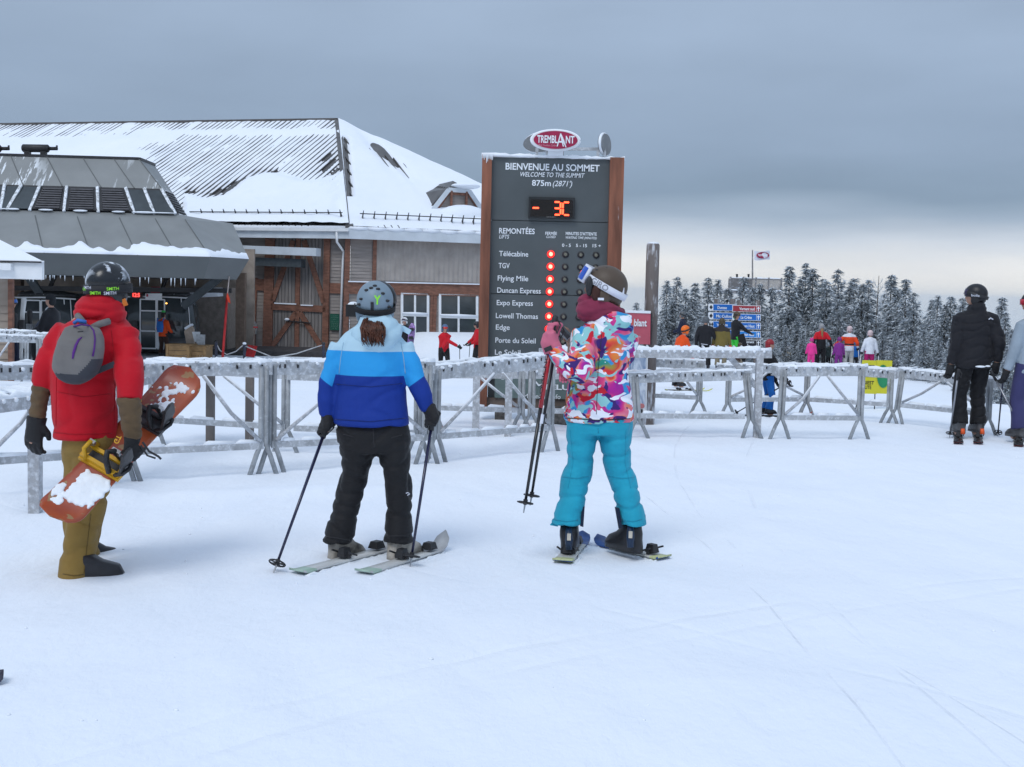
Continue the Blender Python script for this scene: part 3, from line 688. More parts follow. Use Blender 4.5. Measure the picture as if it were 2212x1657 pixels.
part('window_strip', skin(1, 2), M_BLACK, term); part('ledge', skin(2, 3), M_TGREY, term); part('skirt', skin(3, 4), M_TGREY, term); part('apron', skin(4, 5), mat('terminal_dark', (.11, .12, .122), .5, .08, 1, .03), term)
part('underside', MB().add(LV[5], [[4,3,2,1,0]]), M_BLACK, term)
part('top_rim', MB().bar(LV[0][0], LV[0][1], .12, .10, (0,0,1)).bar(LV[0][1], LV[0][2], .12, .10, (0,0,1)), M_BLACK, term)
def lerp_lv(i, j, tx0, tx1, off):
    pass
ws = [(-6, -42), (49-37, 15-12), (48, 17), (88, 66), (146, 140), (212, 214), (273, 292), (313, 335), (350, 381)]      # x of mullions at the top / bottom of the strip
def strip(px, top, off=.05):
    A, B = (LV[1][0], LV[1][1]) if top else (LV[2][0], LV[2][1]); n = Vector((-.03, -1, .15)).normalized()
    dd = (B-A).normalized(); nn = Vector((dd.y, -dd.x, 0)); return onplane(px, 400 if top else 460, A, nn), nn
for i in range(len(ws)-1):
    def P_(px, t):
        A, B = (LV[1][0], LV[1][1]) if t == 0 else (LV[2][0], LV[2][1]); dd = (B-A).normalized(); nn = Vector((dd.y, -dd.x, 0))
        p = onplane(px, 404 if t == 0 else 462, A, nn); p.z = A.z; return p+Vector((0, -.06, 0))
    a, b, c, e = P_(ws[i][0]+2, 0), P_(ws[i+1][0]-2, 0), P_(ws[i+1][1]-2, 1), P_(ws[i][1]+2, 1)
    dz = Vector((0,0,.06)); q = [a-dz, b-dz, c+dz, e+dz]
    if i in (3, 4, 5):
        lv = part('louvre', MB().add(q, [[0,1,2,3]]), M_BLACK, term)
        for s_ in range(9):
            t = (s_+.7)/9.5; part('slat', MB().bar(q[0].lerp(q[3], t).lerp(q[1].lerp(q[2], t), .12)+Vector((0,-.03,0)), q[0].lerp(q[3], t).lerp(q[1].lerp(q[2], t), .88)+Vector((0,-.03,0)), .06, .05, (0,-1,.8)), mat('slat_grey', (.07, .07, .08), .5), lv)
    else: part('pane', MB().add(q, [[0,1,2,3]]), M_GLASS, term)
    part('mullion', MB().bar(P_(ws[i+1][0], 0)+Vector((0,-.02,0)), P_(ws[i+1][1], 1)+Vector((0,-.02,0)), .10, .06, (0,-1,0)), mat('iced_mullion', (.45,.47,.48), .5, frost=.7), term)
    part('snow_tuft', MB().ell(P_((ws[i][1]+ws[i+1][1])/2+rnd.uniform(-12, 12), 1)+Vector((0,-.05,.03)), rnd.uniform(.15, .5), .08, rnd.uniform(.02, .045)), SNOW, term, True)
cl = MB(); a, b, c, e = LV[1][1], LV[1][2], LV[2][2], LV[2][1]; up = Vector((.03,-.05,0)); lv = part('louvre', MB().add([a.lerp(b,.15)+up, a.lerp(b,.9)+up, e.lerp(c,.9)+up, e.lerp(c,.15)+up], [[0,1,2,3]]), M_GLASS, term)
for s_ in range(8): t = (s_+.8)/9; part('slat', MB().bar(a.lerp(e,t).lerp(b.lerp(c,t),.2)+up*1.5, a.lerp(e,t).lerp(b.lerp(c,t),.85)+up*1.5, .06, .05, (.5,-.8,.5)), MATS['slat_grey'], lv)
# panel joints on skirt and top shell
for (i, j) in ((0, 1), (3, 4)):
    for t in (.52, .60, .68, .75, .82, .89, .95, 1.0):
        part('panel_joint', MB().bar(LV[i][0].lerp(LV[i][1], t)+Vector((0,-.012,.0)), LV[j][0].lerp(LV[j][1], t)+Vector((0,-.012,0)), .03, .03, (0,-1,.3)), MATS['terminal_dark'], term)
# snow held on the lower edge of the skirt
def skirt_snow():
    mb = MB(); n = 120; vs = []; fs = []
    A0, A1 = LV[4][0].lerp(LV[4][1], .55), LV[4][1]; B0, B1 = LV[3][0].lerp(LV[3][1], .55), LV[3][1]; m_ = 8
    for i in range(n+1):
        t = i/n; k = t/.8
        lo, hi = (A0.lerp(A1, k), B0.lerp(B1, k)) if k <= 1 else (LV[4][1].lerp(LV[4][2], (k-1)*4), LV[3][1].lerp(LV[3][2], (k-1)*4))
        px, _ = proj(lo); w = .16+.13*mnoise.noise(Vector((t*14, 1, 2)))+.12*mnoise.noise(Vector((t*40, 5, 2)))+.16*bump2(px, 340, 45)+.08*bump2(px, 440, 30)+.05*bump2(px, 160, 40); w = max(.05, w)
        for j in range(m_+1):
            s_ = j/m_; th = .10*math.sin(math.pi*min(1, s_*1.02))**.7; vs.append(lo.lerp(hi, w*s_)+Vector((0, -th, .5*th+.02)))
    for i in range(n):
        for j in range(m_): a_ = i*(m_+1)+j; fs.append([a_, a_+m_+1, a_+m_+2, a_+1])
    return mb.add(vs, fs)
part('snow_drift', skirt_snow(), SNOW, term, True)
ic = MB()
for k in range(40):
    p = LV[5][0].lerp(LV[5][1], .72+.28*rnd.random())+Vector((0,-.02,0)); ic.cyl(p, p-Vector((0,0,rnd.uniform(.08,.3))), .02, .003, 5)
part('icicles', ic, mat('ice', (.7,.76,.82), .2, .1), term, kind='stuff')
# posts, beams and machinery below the shell
for px, d in ((40, 49), (520, 50.5), (250, 51.5)):
    b = on_ground(px, d); part('column', MB().bar(b-Vector((0,0,.5)), Vector((b.x, b.y, LV[5][0].z+.3)), .35, .35), mat('dark_wall', (.16,.11,.08), .8), term)
for a, b in (((62, 598, 47), (110, 668, 47)), ((475, 600, 47.5), (395, 662, 47.5)), ((60, 640, 49), (420, 646, 49))): part('hanger_beam', MB().bar(at(*a), at(*b), .28, .2), MATS['dark_steel'], term)
bw = MB().box((at(270, 700, 53.2).x, 53.2, .6), (11.0, .2, 5.0)); part('back_wall', bw, mat('dark_wall_panel', (.36,.30,.25), .85, .3, 1.2), term)
part('operator_booth', MB().box((at(440, 690, 51).x, 51.8, gzs(-13, 51)+1.35), (1.9, 1.4, 2.7)), mat('booth_brown', (.26,.22,.19), .7), term)
part('booth_snow', MB().bar(at(410, 634, 50.8), at(478, 631, 50.8), .35, 1.2), SNOW, term)
part('track_rail', MB().bar(at(20, 622, 47), at(500, 628, 48), .18, .3), M_BLACK, term)
# gas cylinders / vents on the terminal roof
for k, (x0, x1) in enumerate(((-60, 20), (48, 124))):
    t = thing('roof_vent', at((x0+x1)/2, 330, 47.6), ('black exhaust silencer lying on the terminal roof, with a spout at its right end', 'black exhaust silencer at the left picture edge on the terminal roof')[1-k], 'exhaust', 'silencers on the terminal roof')
    a, b = at(x0, 320, 47.6), at(x1-18, 321, 47.6); r_ = 8.5*47.6/F; part('drum', MB().tube([(a, r_*.7, r_*.7), (a.lerp(b,.04), r_, r_), (a.lerp(b,.96), r_, r_), (b, r_*.7, r_*.7)], 14), M_BLACK, t, True)
    part('spout', MB().cyl(b, at(x1, 321, 47.6), r_*.45).cyl(at(x1-2, 324, 47.6), at(x1-1, 314, 47.6), r_*.25), M_BLACK, t, True)
    [part('saddle', MB().box(a.lerp(b,q_)-Vector((0,0,r_+.15)), (.2,.2,.5)), M_BLACK, t) for q_ in (.2, .8)]

# gondola cabins
def cabin(px, d, w, h, label, yaw, lamp):
    b = on_ground(px, d); b.z += .22; t = thing('gondola_cabin', b, label, 'gondola', 'gondola cabins in the terminal')
    R = Matrix.Rotation(yaw, 3, 'Z'); X = lambda x, y, z: b+R@Vector((x, y, z))
    dp = .85; body = MB(); prof = [(0, .80), (.12, .92), (.45, 1.0), (1.1, 1.0), (1.7, .95), (h-.12, .86), (h, .70)]
    body.tube([(X(0, 0, z), w/2*k, dp*k) for z, k in prof], 20, sq=.42, ref=R@Vector((0,1,0))); part('shell', body, M_GLASS, t, True)
    part('roof_cap', MB().tube([(X(0,0,h-.02), w/2*.82, dp*.8), (X(0,0,h+.10), w/2*.74, dp*.7), (X(0,0,h+.22), w/2*.3, dp*.3)], 18, sq=.5), mat('cabin_roof', (.05,.055,.06), .5, frost=.15), t, True)
    part('lower_panel', MB().tube([(X(0,0,.02), w/2*.83, dp*.84), (X(0,0,.5), w/2*1.012, dp*1.012)], 20, sq=.42), mat('cabin_panel', (.09,.095,.10), .3), t, True)
    y_ = -dp*1.03
    fr = MB()
    for (x0, x1) in ((-.62, -.02), (.02, .30)):
        for a_, c_ in (((x0, .08), (x0, h-.18)), ((x1, .08), (x1, h-.18)), ((x0, h-.18), (x1, h-.18)), ((x0, .75), (x1, .75)), ((x0, .08), (x1, .08)), ((x0, h-.62), (x1, h-.62))): fr.bar(X(a_[0], y_, a_[1]), X(c_[0], y_, c_[1]), .05, .05, R@Vector((0,-1,0)))
    part('door_frame', fr, M_WHITE, t); part('door_leaf', MB().poly([X(.03, y_+.01, .1), X(.29, y_+.01, .1), X(.29, y_+.01, .74), X(.03, y_+.01, .74)], .02, R@Vector((0,-1,0))), M_WHITE, t)
    part('rim', MB().path([X(-w/2*.97, y_*.9, h-.1), X(0, y_, h-.06), X(w/2*.97, y_*.9, h-.1)], .03), M_WHITE, t)
    for s_ in (.62, .80): part('window_post', MB().path([X(w/2*s_, -dp*.93, .2), X(w/2*(s_+.06), -dp*.93, 1.0), X(w/2*s_, -dp*.86, h-.1)], .018), M_WHITE, t)
    part('hanger_arm', MB().bar(X(0,0,h+.15), X(.35,0,h+1.0), .14, .1), M_BLACK, t)
    if lamp: part('lamp', MB().ell(X(w*.12, -dp*.9, h-.32), .03, .03, .025), emit('cabin_lamp', (1.0,.42,.08), 6), t)
    part('ski_rack', MB().box(X(-w*.3, y_-.08, .9), (.3, .12, .5), R), M_BLACK, t)
cabin(348, 49.2, 2.9, 2.15, 'dark glass gondola cabin with a white framed open door and an amber lamp inside', .08, True)
cabin(105, 47.5, 2.6, 2.05, 'dark gondola cabin behind the queue at the left picture edge', .05, False)

# ticket kiosk at the left edge
kc = at(-60, 600, 24); kio = thing('kiosk', (kc.x, 24.6, gzs(kc.x, 24)), 'small timber kiosk with white fascia and snowy roof at the left picture edge', 'kiosk')
fa, fb = at(-120, 570, 24), at(92, 584, 24); fb.z = fa.z = at(60, 583, 24).z
part('fascia', MB().bar(fa, fb, .36, .06).bar(fb, fb+Vector((-1.1,2.4,0)), .36, .06, (1,0,0)), M_WHITE, kio)
part('gutter', MB().bar(fa+Vector((0,-.08,.05)), fb+Vector((-.55,-.08,.05)), .13, .14), M_WHITE, kio)
z0 = fa.z+.16; pkk = at(-40, 505, 25.2)
rs = MB(); rs.add([Vector((fa.x, 23.95, z0)), Vector((fb.x+.05, 23.95, z0)), Vector((fb.x-1.15, 26.5, z0)), Vector((fa.x, 26.7, z0)), Vector((pkk.x-1, 25.3, pkk.z)), Vector((pkk.x+.1, 25.3, pkk.z))], [[0,1,5,4], [1,2,5], [2,3,4,5]]); part('roof_snow', rs, SNOW, kio)
part('drip_edge', MB().bar(Vector((fa.x, 23.93, z0-.01)), Vector((fb.x, 23.93, z0-.01)), .03, .03), M_BLACK, kio)
part('wall', clap(at(-120, 600, 24.5), at(22, 600, 24.5), gzs(kc.x, 24)-.2, fa.z-.15, .15, Vector((0,-1,0))), mat('tan_siding', (.34,.28,.23), .8, .12, 3), kio)
part('corner_post', MB().bar(at(24, 596, 24.45), Vector((at(24, 800, 24.45).x, 24.45, gzs(-9, 24)-.1)), .085, .1), M_TRIM, kio)

# things around the loading area
def crate(px, py, d, w, h, label):
    b = at(px, py, d); t = thing('wooden_crate', b, label, 'crate', 'timber crates at the loading area'); mt = mat('pine_boards', (.36,.22,.10), .75, .2, 4, .2, 30)
    for k in range(4): part('board', MB().box(b+Vector((0, -.5, h*(k+.5)/4)), (w, .03, h/4-.012)), mt, t)
    part('top_board', MB().box(b+Vector((0,0,h+.02)), (w+.06, 1.0, .04)), mt, t)
    for s_ in (-1, 1): part('corner_batten', MB().box(b+Vector((s_*(w/2-.05), -.53, h/2)), (.09, .04, h)), mt, t); part('side_panel', MB().box(b+Vector((s_*(w/2-.02), 0, h/2)), (.03, .98, h)), mt, t)
crate(392, 788, 45.2, .85, .72, 'yellowish pine crate right beside the worker in orange'); crate(434, 787, 45.4, .62, .66, 'smaller pine crate to the right of the large pine crate')
pt = thing('information_post', at(413, 775, 46.5), 'light wooden totem with snow cap behind the crates', 'totem'); part('board', MB().poly([at(404,742,46.5), at(399,716,46.5), at(405,705,46.5), at(414,702,46.5), at(419,712,46.5), at(421,742,46.5)], .18, (0,-1,0)), mat('pale_ply', (.42,.33,.26), .7), pt); part('snow_cap', MB().bar(at(401,710,46.4), at(415,701,46.4), .07, .3), SNOW, pt)
bd = thing('notice_board', at(434, 770, 46), 'white notice board leaning behind the crates', 'board'); part('panel', MB().poly([at(415,717,46), at(432,717,46), at(438,738,45.8), at(420,738,45.8)], .03, (0,-1,.3)), M_WHITE, bd); part('stand', MB().cyl(at(428,738,46), at(428,775,46), .03), M_BLACK, bd)
bd = thing('poster_board', at(434, 772, 45.6), 'pale poster on a post to the right of the crates', 'board'); part('panel', MB().poly([at(424,722,45.7), at(443,723,45.7), at(442,763,45.7), at(425,762,45.7)], .03, (0,-1,0)), mat('pale_poster', (.5,.52,.54), .6, .15, 12), bd); part('post', MB().cyl(at(434,720,45.75), at(434,785,45.75), .03), M_BLACK, bd)
wf = thing('marker_flag', at(481, 776, 44), 'tall red marker pole with an orange pennant in front of the service door', 'flag pole'); part('pole', MB().path([at(480,785,44), at(485,720,44), at(491,640,44)], .045, 8), mat('red_plastic', (.5,.02,.02), .5), wf, True); part('tip', MB().path([at(491,640,44), at(495,597,44)], .02, 6), mat('pale_pole', (.6,.5,.45), .5), wf, True)
part('pennant', MB().poly([at(491,632,43.9), at(489,641,43.9), at(493,652,43.9), at(498,656,43.9), at(496,644,43.9), at(493,636,43.9)], .03, (0,-1,0)), mat('orange_flag', (.85,.07,.02), .6), wf)
def shovel(nm, bl, hd, label, col):
    t = thing(nm, bl[3], label, 'shovel'); part('blade', MB().poly(bl, .04, (0,-1,.2)), col, t); part('handle', MB().cyl(hd[0], hd[1], .02), mat('shovel_handle', (.18,.12,.09), .6), t); part('grip', MB().bar(hd[1]+Vector((-.08,0,.02)), hd[1]+Vector((.08,0,.02)), .05, .05), MATS['red_plastic'], t)
shovel('snow_shovel', [at(536,745,47), at(556,748,47), at(549,772,46.8), at(530,770,46.8)], (at(545,746,47), at(552,708,48)), 'red snow shovel leaning blade down by the barn door', MATS['red_plastic'])
for k, (x, y0, y1) in enumerate(((528, 742, 786), (699, 742, 782), (467, 738, 786))):
    t = thing('rope_post', at(x, y1, 44.5), ('dark rope post right of the red marker pole', 'dark rope post in front of the right door jamb', 'dark rope post left of the red marker pole')[k], 'post', 'rope posts before the lodge'); part('shaft', MB().cyl(at(x,y1,44.5), at(x,y0,44.5), .05), mat('navy_post', (.03,.035,.06), .5), t); part('cap', MB().ell(at(x,y0,44.5), .07, .07, .05), SNOW if k == 0 else M_BLACK, t, True)
rp = MB(); rp.path([at(466,740,44.5), at(475,757,44.5), at(490,766,44.5), at(510,759,44.5), at(527,744,44.5)], .022, 6); solo('barrier_rope', rp, mat('pale_rope', (.45,.46,.48), .8), at(490,766,44.5), 'pale rope sagging between the posts by the marker pole', 'rope', smooth=True)
rp = MB(); rp.path([at(530,748,44.5), at(590,772,44.5), at(640,764,44.5), at(698,745,44.5)], .02, 6); solo('barrier_rope', rp, MATS['pale_rope'], at(600,772,44.5), 'long pale rope slung before the barn door', 'rope', smooth=True)
# signs under the shell
t = thing('clock_display', at(294, 643, 48), 'small black box with glowing red digits under the terminal', 'display'); part('housing', MB().box(at(294, 637, 48), (.42, .1, .28)), M_BLACK, t); part('digits', letters(MB(), '12:5', at(287, 641, 47.9), (1,0,0), (0,0,1), .26, .14, .02), emit('red_digits', (1,.05,.04), 4), t); part('frame', MB().bar(at(283,630,48.1), at(306,630,48.1), .05,.05).bar(at(306,630,48.1), at(306,645,48.1), .05,.05), mat('brown_frame', (.3,.15,.1), .6), t)
t = thing('safety_sign', at(335, 645, 48), 'red notice above a white lift instruction board under the terminal', 'sign'); part('plate', MB().poly([at(326,619,48), at(345,619,48), at(345,632,48), at(326,632,48)], .03, (0,-1,0)), mat('notice_red', (.45,.04,.06), .5), t); part('board', MB().poly([at(314,634,48), at(350,634,48), at(350,647,48), at(314,647,48)], .03, (0,-1,0)), M_WHITE, t); part('lettering', letters(letters(MB(), '- - - -', at(329,625,47.95), (1,0,0), (0,0,1), .22, .02, .01), '- - -', at(330,629,47.95), (1,0,0), (0,0,1), .2, .02, .01), M_WHITE, t)
part('red_mark', MB().box(at(318, 638, 47.9), (.06,.04,.1)), MATS['notice_red'], t)
# ------------------------------------------------------------------ iced queue fences
M_GALV = mat('iced_galvanised', (0.42, 0.44, 0.465), 0.5, 0.2, 8, 0.5, 30, metal=0.0, frost=0.50, snowtop=True, bdist=.012, fscale=30, fsoft=.3)
M_GALVL = mat('galvanised_leg', (0.31, 0.33, 0.35), 0.45, 0.2, 8, 0.4, 30, metal=0.0, frost=0.30, bdist=.008, fscale=24, fsoft=.3)
M_RIMEB = mat('rimed_beam', (0.40, 0.41, 0.43), 0.7, 0.12, 6, 0.6, 25, frost=0.6, snowtop=True, bdist=.02, fscale=22, fsoft=.35)
M_POST = mat('weathered_post', (0.19, 0.165, 0.15), 0.75, 0.2, 5, 0.3, 40, frost=0.1, stretch=(1, 1, .3))
M_FSNOW = mat('rail_snow', (.86, .90, .95), .8, .05, 6, .4, 40)
def lumpy(mb, p, q, r, seed=0, n=14, up=0.6):
    rr = random.Random(seed); ring = []
    for i in range(n+1):
        k = r*rr.uniform(.45, 1.25); ring.append((p.lerp(q, i/n)+Vector((0, 0, k*.2)), k, k*up))
    return mb.tube(ring, 8)
def yleg(mb, top, foot, axis, r=.021, spread=.13, split=.72):
    k = top.lerp(foot, split)
    for s in (-1, 1):
        o = axis*(s*r*1.05); mb.path([top+o, k+o, k.lerp(foot, .35)+o+axis*(s*spread*.28), foot+axis*(s*spread)-Vector((0,0,.05))], r, 8)
    return mb
FSEED = [0]
def fence(label, A, B, h0, h1, legs=(1, 1), rail=.10, brace=3, rungs=True, bottom=.24, leanA=0, leanB=0):
    """A, B = (px, depth) of the two ends; h = height of the rail top above the snow there"""
    FSEED[0] += 1; sd_ = FSEED[0]; rr = random.Random(sd_)
    a = on_ground(*A); b = on_ground(*B); ax = (b-a); ax.z = 0; ln = ax.length; ax.normalize(); nb = Vector((-ax.y, ax.x, 0))
    if nb.y < 0: nb = -nb
    t = thing('queue_fence', a.lerp(b, .5), label, 'fence', 'iced metal queue fences')
    ta = a+Vector((0,0,h0)); tb = b+Vector((0,0,h1)); dn = Vector((0,0,-rail/2)); ov = ax*.07
    for k, off in enumerate((0.0, .17)):
        o = nb*off; mb = MB(); mb.bar(ta-ov+o+dn, tb+ov+o+dn, rail, .014, nb); mb.bar(ta-ov+o+nb*.016, tb+ov+o+nb*.016, .04, .008, (0,0,1)); mb.bar(ta-ov+o+nb*.016+dn*2, tb+ov+o+nb*.016+dn*2, .045, .008, (0,0,1))
        part('top_rail', mb, M_GALV, t)
        part('rail_snow', lumpy(MB(), ta-ov+o+nb*.01, tb+ov+o+nb*.01, .026, sd_*7+k, int(ln/.09)+3, .55), M_FSNOW, t, True)
    if rungs:
        n = max(4, int(ln/.085)); sl = MB()
        for i in range(n):
            p = ta.lerp(tb, (i+.5)/n); 
            if rr.random() < .9:
                q = p+nb*.17+ax*rr.uniform(-.06, .06); part('rung', MB().cyl(p-nb*.035+Vector((0,0,-.018+rr.uniform(-.01,.03))), q+nb*.03+Vector((0,0,.0+rr.uniform(-.01,.03))), .013, .011, 6), M_FSNOW if rr.random() < .6 else M_GALV, t, True)
            if rr.random() < .62: w = rr.uniform(.008, .016); p2 = p+ax*rr.uniform(-.03, .03); sl.box(p2-nb*.010+Vector((0,0,-.032)), (w, .012, .032), Matrix((ax, nb, Vector((0,0,1)))).transposed())
        if sl.v: part('slots', sl, M_BLACK, t, kind='stuff')
    for e, (pt, hh, g) in enumerate(((ta, h0, a), (tb, h1, b))):
        if legs[e]:
            for off in (0, .17)[:legs[e]]:
                ln_ = (leanA, leanB)[e]; part('leg', yleg(MB(), pt+nb*off+Vector((0,0,-.03)), g+nb*off+ax*ln_, ax), M_GALVL, t, True)
    ba, bb = a+Vector((0,0,bottom)), b+Vector((0,0,bottom)); 
    part('bottom_rail', MB().bar(ba, bb, .055, .03, nb), M_GALV, t)
    cl_ = MB(); x = .1
    while x < ln-.2:
        w = rr.uniform(.10, .26); p = ba+(bb-ba)*((x)/ln); q = ba+(bb-ba)*(min(x+w, ln)/ln); cl_.tube([(p+Vector((0,0,.03)), .008, .01), (p.lerp(q,.15)+Vector((0,0,.038)), .022, .018), (q+Vector((0,0,.034)), .016, .014)], 6); x += w+rr.uniform(.01, .09)
    part('rail_snow', cl_, M_FSNOW, t, True)
    m_ = ta.lerp(tb, .5)+dn*2
    if brace & 1: part('brace', MB().path([m_-ax*.05-nb*.02, m_.lerp(ba, .5)-nb*.02+Vector((0,0,rr.uniform(-.03,.03))), ba+ax*.03-nb*.02+Vector((0,0,.04))], .017, 7), M_RIMEB, t, True)
    if brace & 2: part('brace', MB().path([m_+ax*.05-nb*.02, m_.lerp(bb, .5)-nb*.02+Vector((0,0,rr.uniform(-.03,.03))), bb-ax*.03-nb*.02+Vector((0,0,.04))], .017, 7), M_RIMEB, t, True)
    return t
fence('iced fence section running left behind the snowboarder in red', (-40, 8.9), (262, 9.72), .93, .93, (0, 1))
fence('iced fence section between the snowboarder in red and the skier in blue', (272, 9.75), (570, 10.3), .93, .93, (1, 1))
fence('iced fence section hidden mostly by the skier in blue', (588, 10.38), (925, 11.2), .93, .92, (1, 1))
fence('iced fence section with a sloping rail between the skier in blue and the patterned jacket', (945, 11.35), (1192, 12.3), .88, .96, (1, 1), rail=.12)
fence('second-row fence behind the section left of the skier in blue', (330, 11.95), (618, 11.85), .80, .80, (1, 1), brace=2, rungs=False)
fence('second-row fence behind the skier in blue', (636, 11.8), (905, 11.7), .80, .80, (0, 1), rungs=False, brace=0)
fence('low fence running across the foot of the tall welcome board', (938, 14.2), (1128, 13.9), .68, .70, (1, 1), brace=2)
fence('low fence right of the board foot, partly behind the patterned jacket', (1150, 13.9), (1345, 13.9), .70, .70, (1, 0), brace=0)
fence('low fence just right of the turquoise trousers under the white beam', (1372, 13.6), (1612, 13.8), .70, .75, (1, 1), leanA=.06, leanB=.10, brace=0)
fence('short distant fence behind the thick wooden post', (1412, 16.4), (1512, 16.3), .72, .72, (0, 1), brace=2)
fence('distant fence section left of the yellow sign, behind the child in blue trousers', (1575, 16.1), (1745, 16.6), .68, .70, (1, 1), brace=3)
fence('distant fence section standing just before the yellow sign', (1745, 16.6), (1925, 15.9), .70, .68, (1, 1), brace=0)
fence('fence section from the white end post towards the yellow sign', (1693, 13.85), (1862, 14.0), .80, .82, (1, 1), brace=3, leanA=-.02)
fence('slanting fence section beside the skier in black', (1950, 15.8), (2140, 14.8), .70, .66, (1, 1), brace=3, leanA=-.08)
fence('white iced fence at the left edge in front of the lift queue', (-30, 20.0), (84, 20.3), .80, .80, (0, 1), brace=1)
fence('far iced fence at the left edge close to the kiosk', (-30, 22.5), (58, 22.3), .92, .90, (0, 1), brace=0)
fence('iced fence right in front of the man in the dark hat', (86, 21.4), (165, 21.2), .86, .86, (2, 0), brace=3, rungs=False)

def beam_fence(label, pts, tooth=.095, w=.075):
    """posts with a rimed ladder beam on top; pts = (px, depth, height, post?)"""
    P0 = [on_ground(p[0], p[1]) for p in pts]; t = thing('rimed_beam_fence', P0[len(P0)//2], label, 'fence'); rr = random.Random(len(label))
    for i, p in enumerate(pts):
        if p[3]: part('post', MB().bar(P0[i]-Vector((0,0,.15)), P0[i]+Vector((0,0,p[2]-.04)), w, w), M_RIMEB if p[3] == 2 else M_POST, t)
    for i in range(len(pts)-1):
        a = P0[i]+Vector((0,0,pts[i][2])); b = P0[i+1]+Vector((0,0,pts[i+1][2])); ax = (b-a).normalized(); nb = Vector((-ax.y, ax.x, 0)); nb = nb if nb.y > 0 else -nb
        part('top_beam', MB().bar(a-Vector((0,0,.06)), b-Vector((0,0,.06)), .085, .05, nb).bar(a+nb*.26-Vector((0,0,.05)), b+nb*.26-Vector((0,0,.05)), .06, .04, nb), M_RIMEB, t)
        n = int((b-a).length/tooth)
        for k in range(n):
            p = a.lerp(b, (k+.5)/n); part('rung', MB().cyl(p-nb*.03-ax*.035+Vector((0,0,-.03)), p+nb*.29+ax*.06+Vector((0,0,.012)), .017, .014, 6), M_FSNOW, t, True)
        part('beam_snow', lumpy(MB(), a-Vector((0,0,.012)), b-Vector((0,0,.012)), .034, i+3, n*2, .5), M_FSNOW, t, True)
    return t
beam_fence('rimed ladder-topped beam on posts running behind the two left figures', [(-60, 7.9, .80, 0), (75, 8.4, .82, 2), (455, 12.3, .80, 1), (540, 12.45, .80, 1), (1030, 13.35, .78, 2), (1100, 13.4, .78, 2)])
bf = beam_fence('white rimed ladder beam ending at a square post right of the patterned jacket', [(1180, 13.2, .97, 0), (1640, 13.9, .99, 2), (1664, 13.95, .99, 0)])
part('brace', MB().bar(at(1575, 770, 13.85), at(1634, 835, 13.9), .06, .05), M_RIMEB, bf)

# ------------------------------------------------------------------ tall welcome board
M_SLATE = mat('slate_panel', (0.088, 0.102, 0.108), 0.42, 0.10, 1.5, 0.04, 60, spec=.4)
M_WOOD = mat('stained_timber', (0.235, 0.088, 0.050), 0.6, 0.3, 5, 0.25, 30, stretch=(2, 2, .25), frost=.02)
M_LET = mat('white_lettering', (.80, .84, .88), .5, .02, 5, 0)
D0 = 15.0
sg = thing('welcome_board', on_ground(1190, D0), 'tall slate and timber welcome board with lift names and red lamps', 'sign board')
def VX(px, py, d=D0): return at(px, py, d)
zt, zb_ = VX(1195, 338).z, VX(1185, 886).z
xl = VX(1042, 337).x; xl2 = VX(1063, 337).x; xr2 = VX(1318, 340).x; xr = VX(1348, 341).x
dp_ = .30
part('timber_post', MB().box(((xl+xl2)/2, D0+dp_/2-.06, (zt+zb_)/2), (xl2-xl, dp_, zt-zb_)), M_WOOD, sg); part('timber_post', MB().box(((xr+xr2)/2, D0+dp_/2-.06, (zt+zb_)/2), (xr-xr2, dp_, zt-zb_)), M_WOOD, sg)
zs = VX(1190, 775).z; z6 = VX(1190, 630+7).z; z5 = VX(1190, 478).z
for (za, zb2) in ((zt-.02, z5+.004), (z5-.004, z6+.004), (z6-.004, zs)):
    part('slate_panel', MB().box(((xl2+xr2)/2, D0+.06, (za+zb2)/2), (xr2-xl2, .06, za-zb2)), M_SLATE, sg)
zg0, zg1 = VX(1190, 797).z, VX(1190, 862).z
part('backing', MB().box(((xl2+xr2)/2, D0+.14, (zt+zb_)/2), (xr2-xl2-.01, .05, zt-zb_-.04)), M_SLATE, sg)  # added behind the panels to block light leaking through their gaps
part('cross_board', MB().box(((xl2+xr2)/2, D0+.07, (zs+zg0)/2), (xr2-xl2, .05, zs-zg0-.006)), mat('brown_board', (.15,.115,.095), .7, .15), sg)
part('info_panel', MB().box(((xl2+xr2)/2+.04, D0+.05, (zg0+zg1)/2), (xr2-xl2-.10, .06, zg0-zg1)), mat('sage_panel', (.13,.18,.175), .5, .1, 3, stretch=(1,1,6), frost=.08), sg)
part('base_board', MB().box(((xl2+xr2)/2, D0+.075, (zg1+zb_)/2), (xr2-xl2, .05, zg1-zb_-.006)), MATS['brown_board'], sg)
for px in (1080, 1300): part('leg', MB().box((VX(px, 900).x, D0+.12, zb_-.3), (.13, .13, .75)), mat('mottled_leg', (.09,.085,.08), .8, .6, 14), sg)
part('foot_block', MB().box((VX(1215, 930, 14.6).x, 14.75, .0), (.42, .3, .42)), MATS['mottled_leg'], sg)
sc = MB(); lumpy(sc, Vector((xl-.01, D0, zt+.0)), Vector((xr+.01, D0, zt-.01)), .022, 5, 30, .8); lumpy(sc, Vector((xl-.01, D0+.15, zt+.0)), Vector((xr+.01, D0+.15, zt-.01)), .03, 6, 30, .6)
part('snow_cap', sc, M_FSNOW, sg, True)
ic = MB()
for k in range(9): x = xl+.01+k*.014; ic.cyl((x, D0-.07, zt), (x, D0-.07, zt-rnd.uniform(.04,.11)), .008, .003, 5)
part('icicles', ic, M_FSNOW, sg, kind='stuff')
DL = D0+.026
def line(s, x0, x1, y, cap, bold=.012, shear=0.0, d=DL):
    part('lettering', text_px(MB(), s, x0, x1, y, cap, d, bold, shear), M_LET, sg)
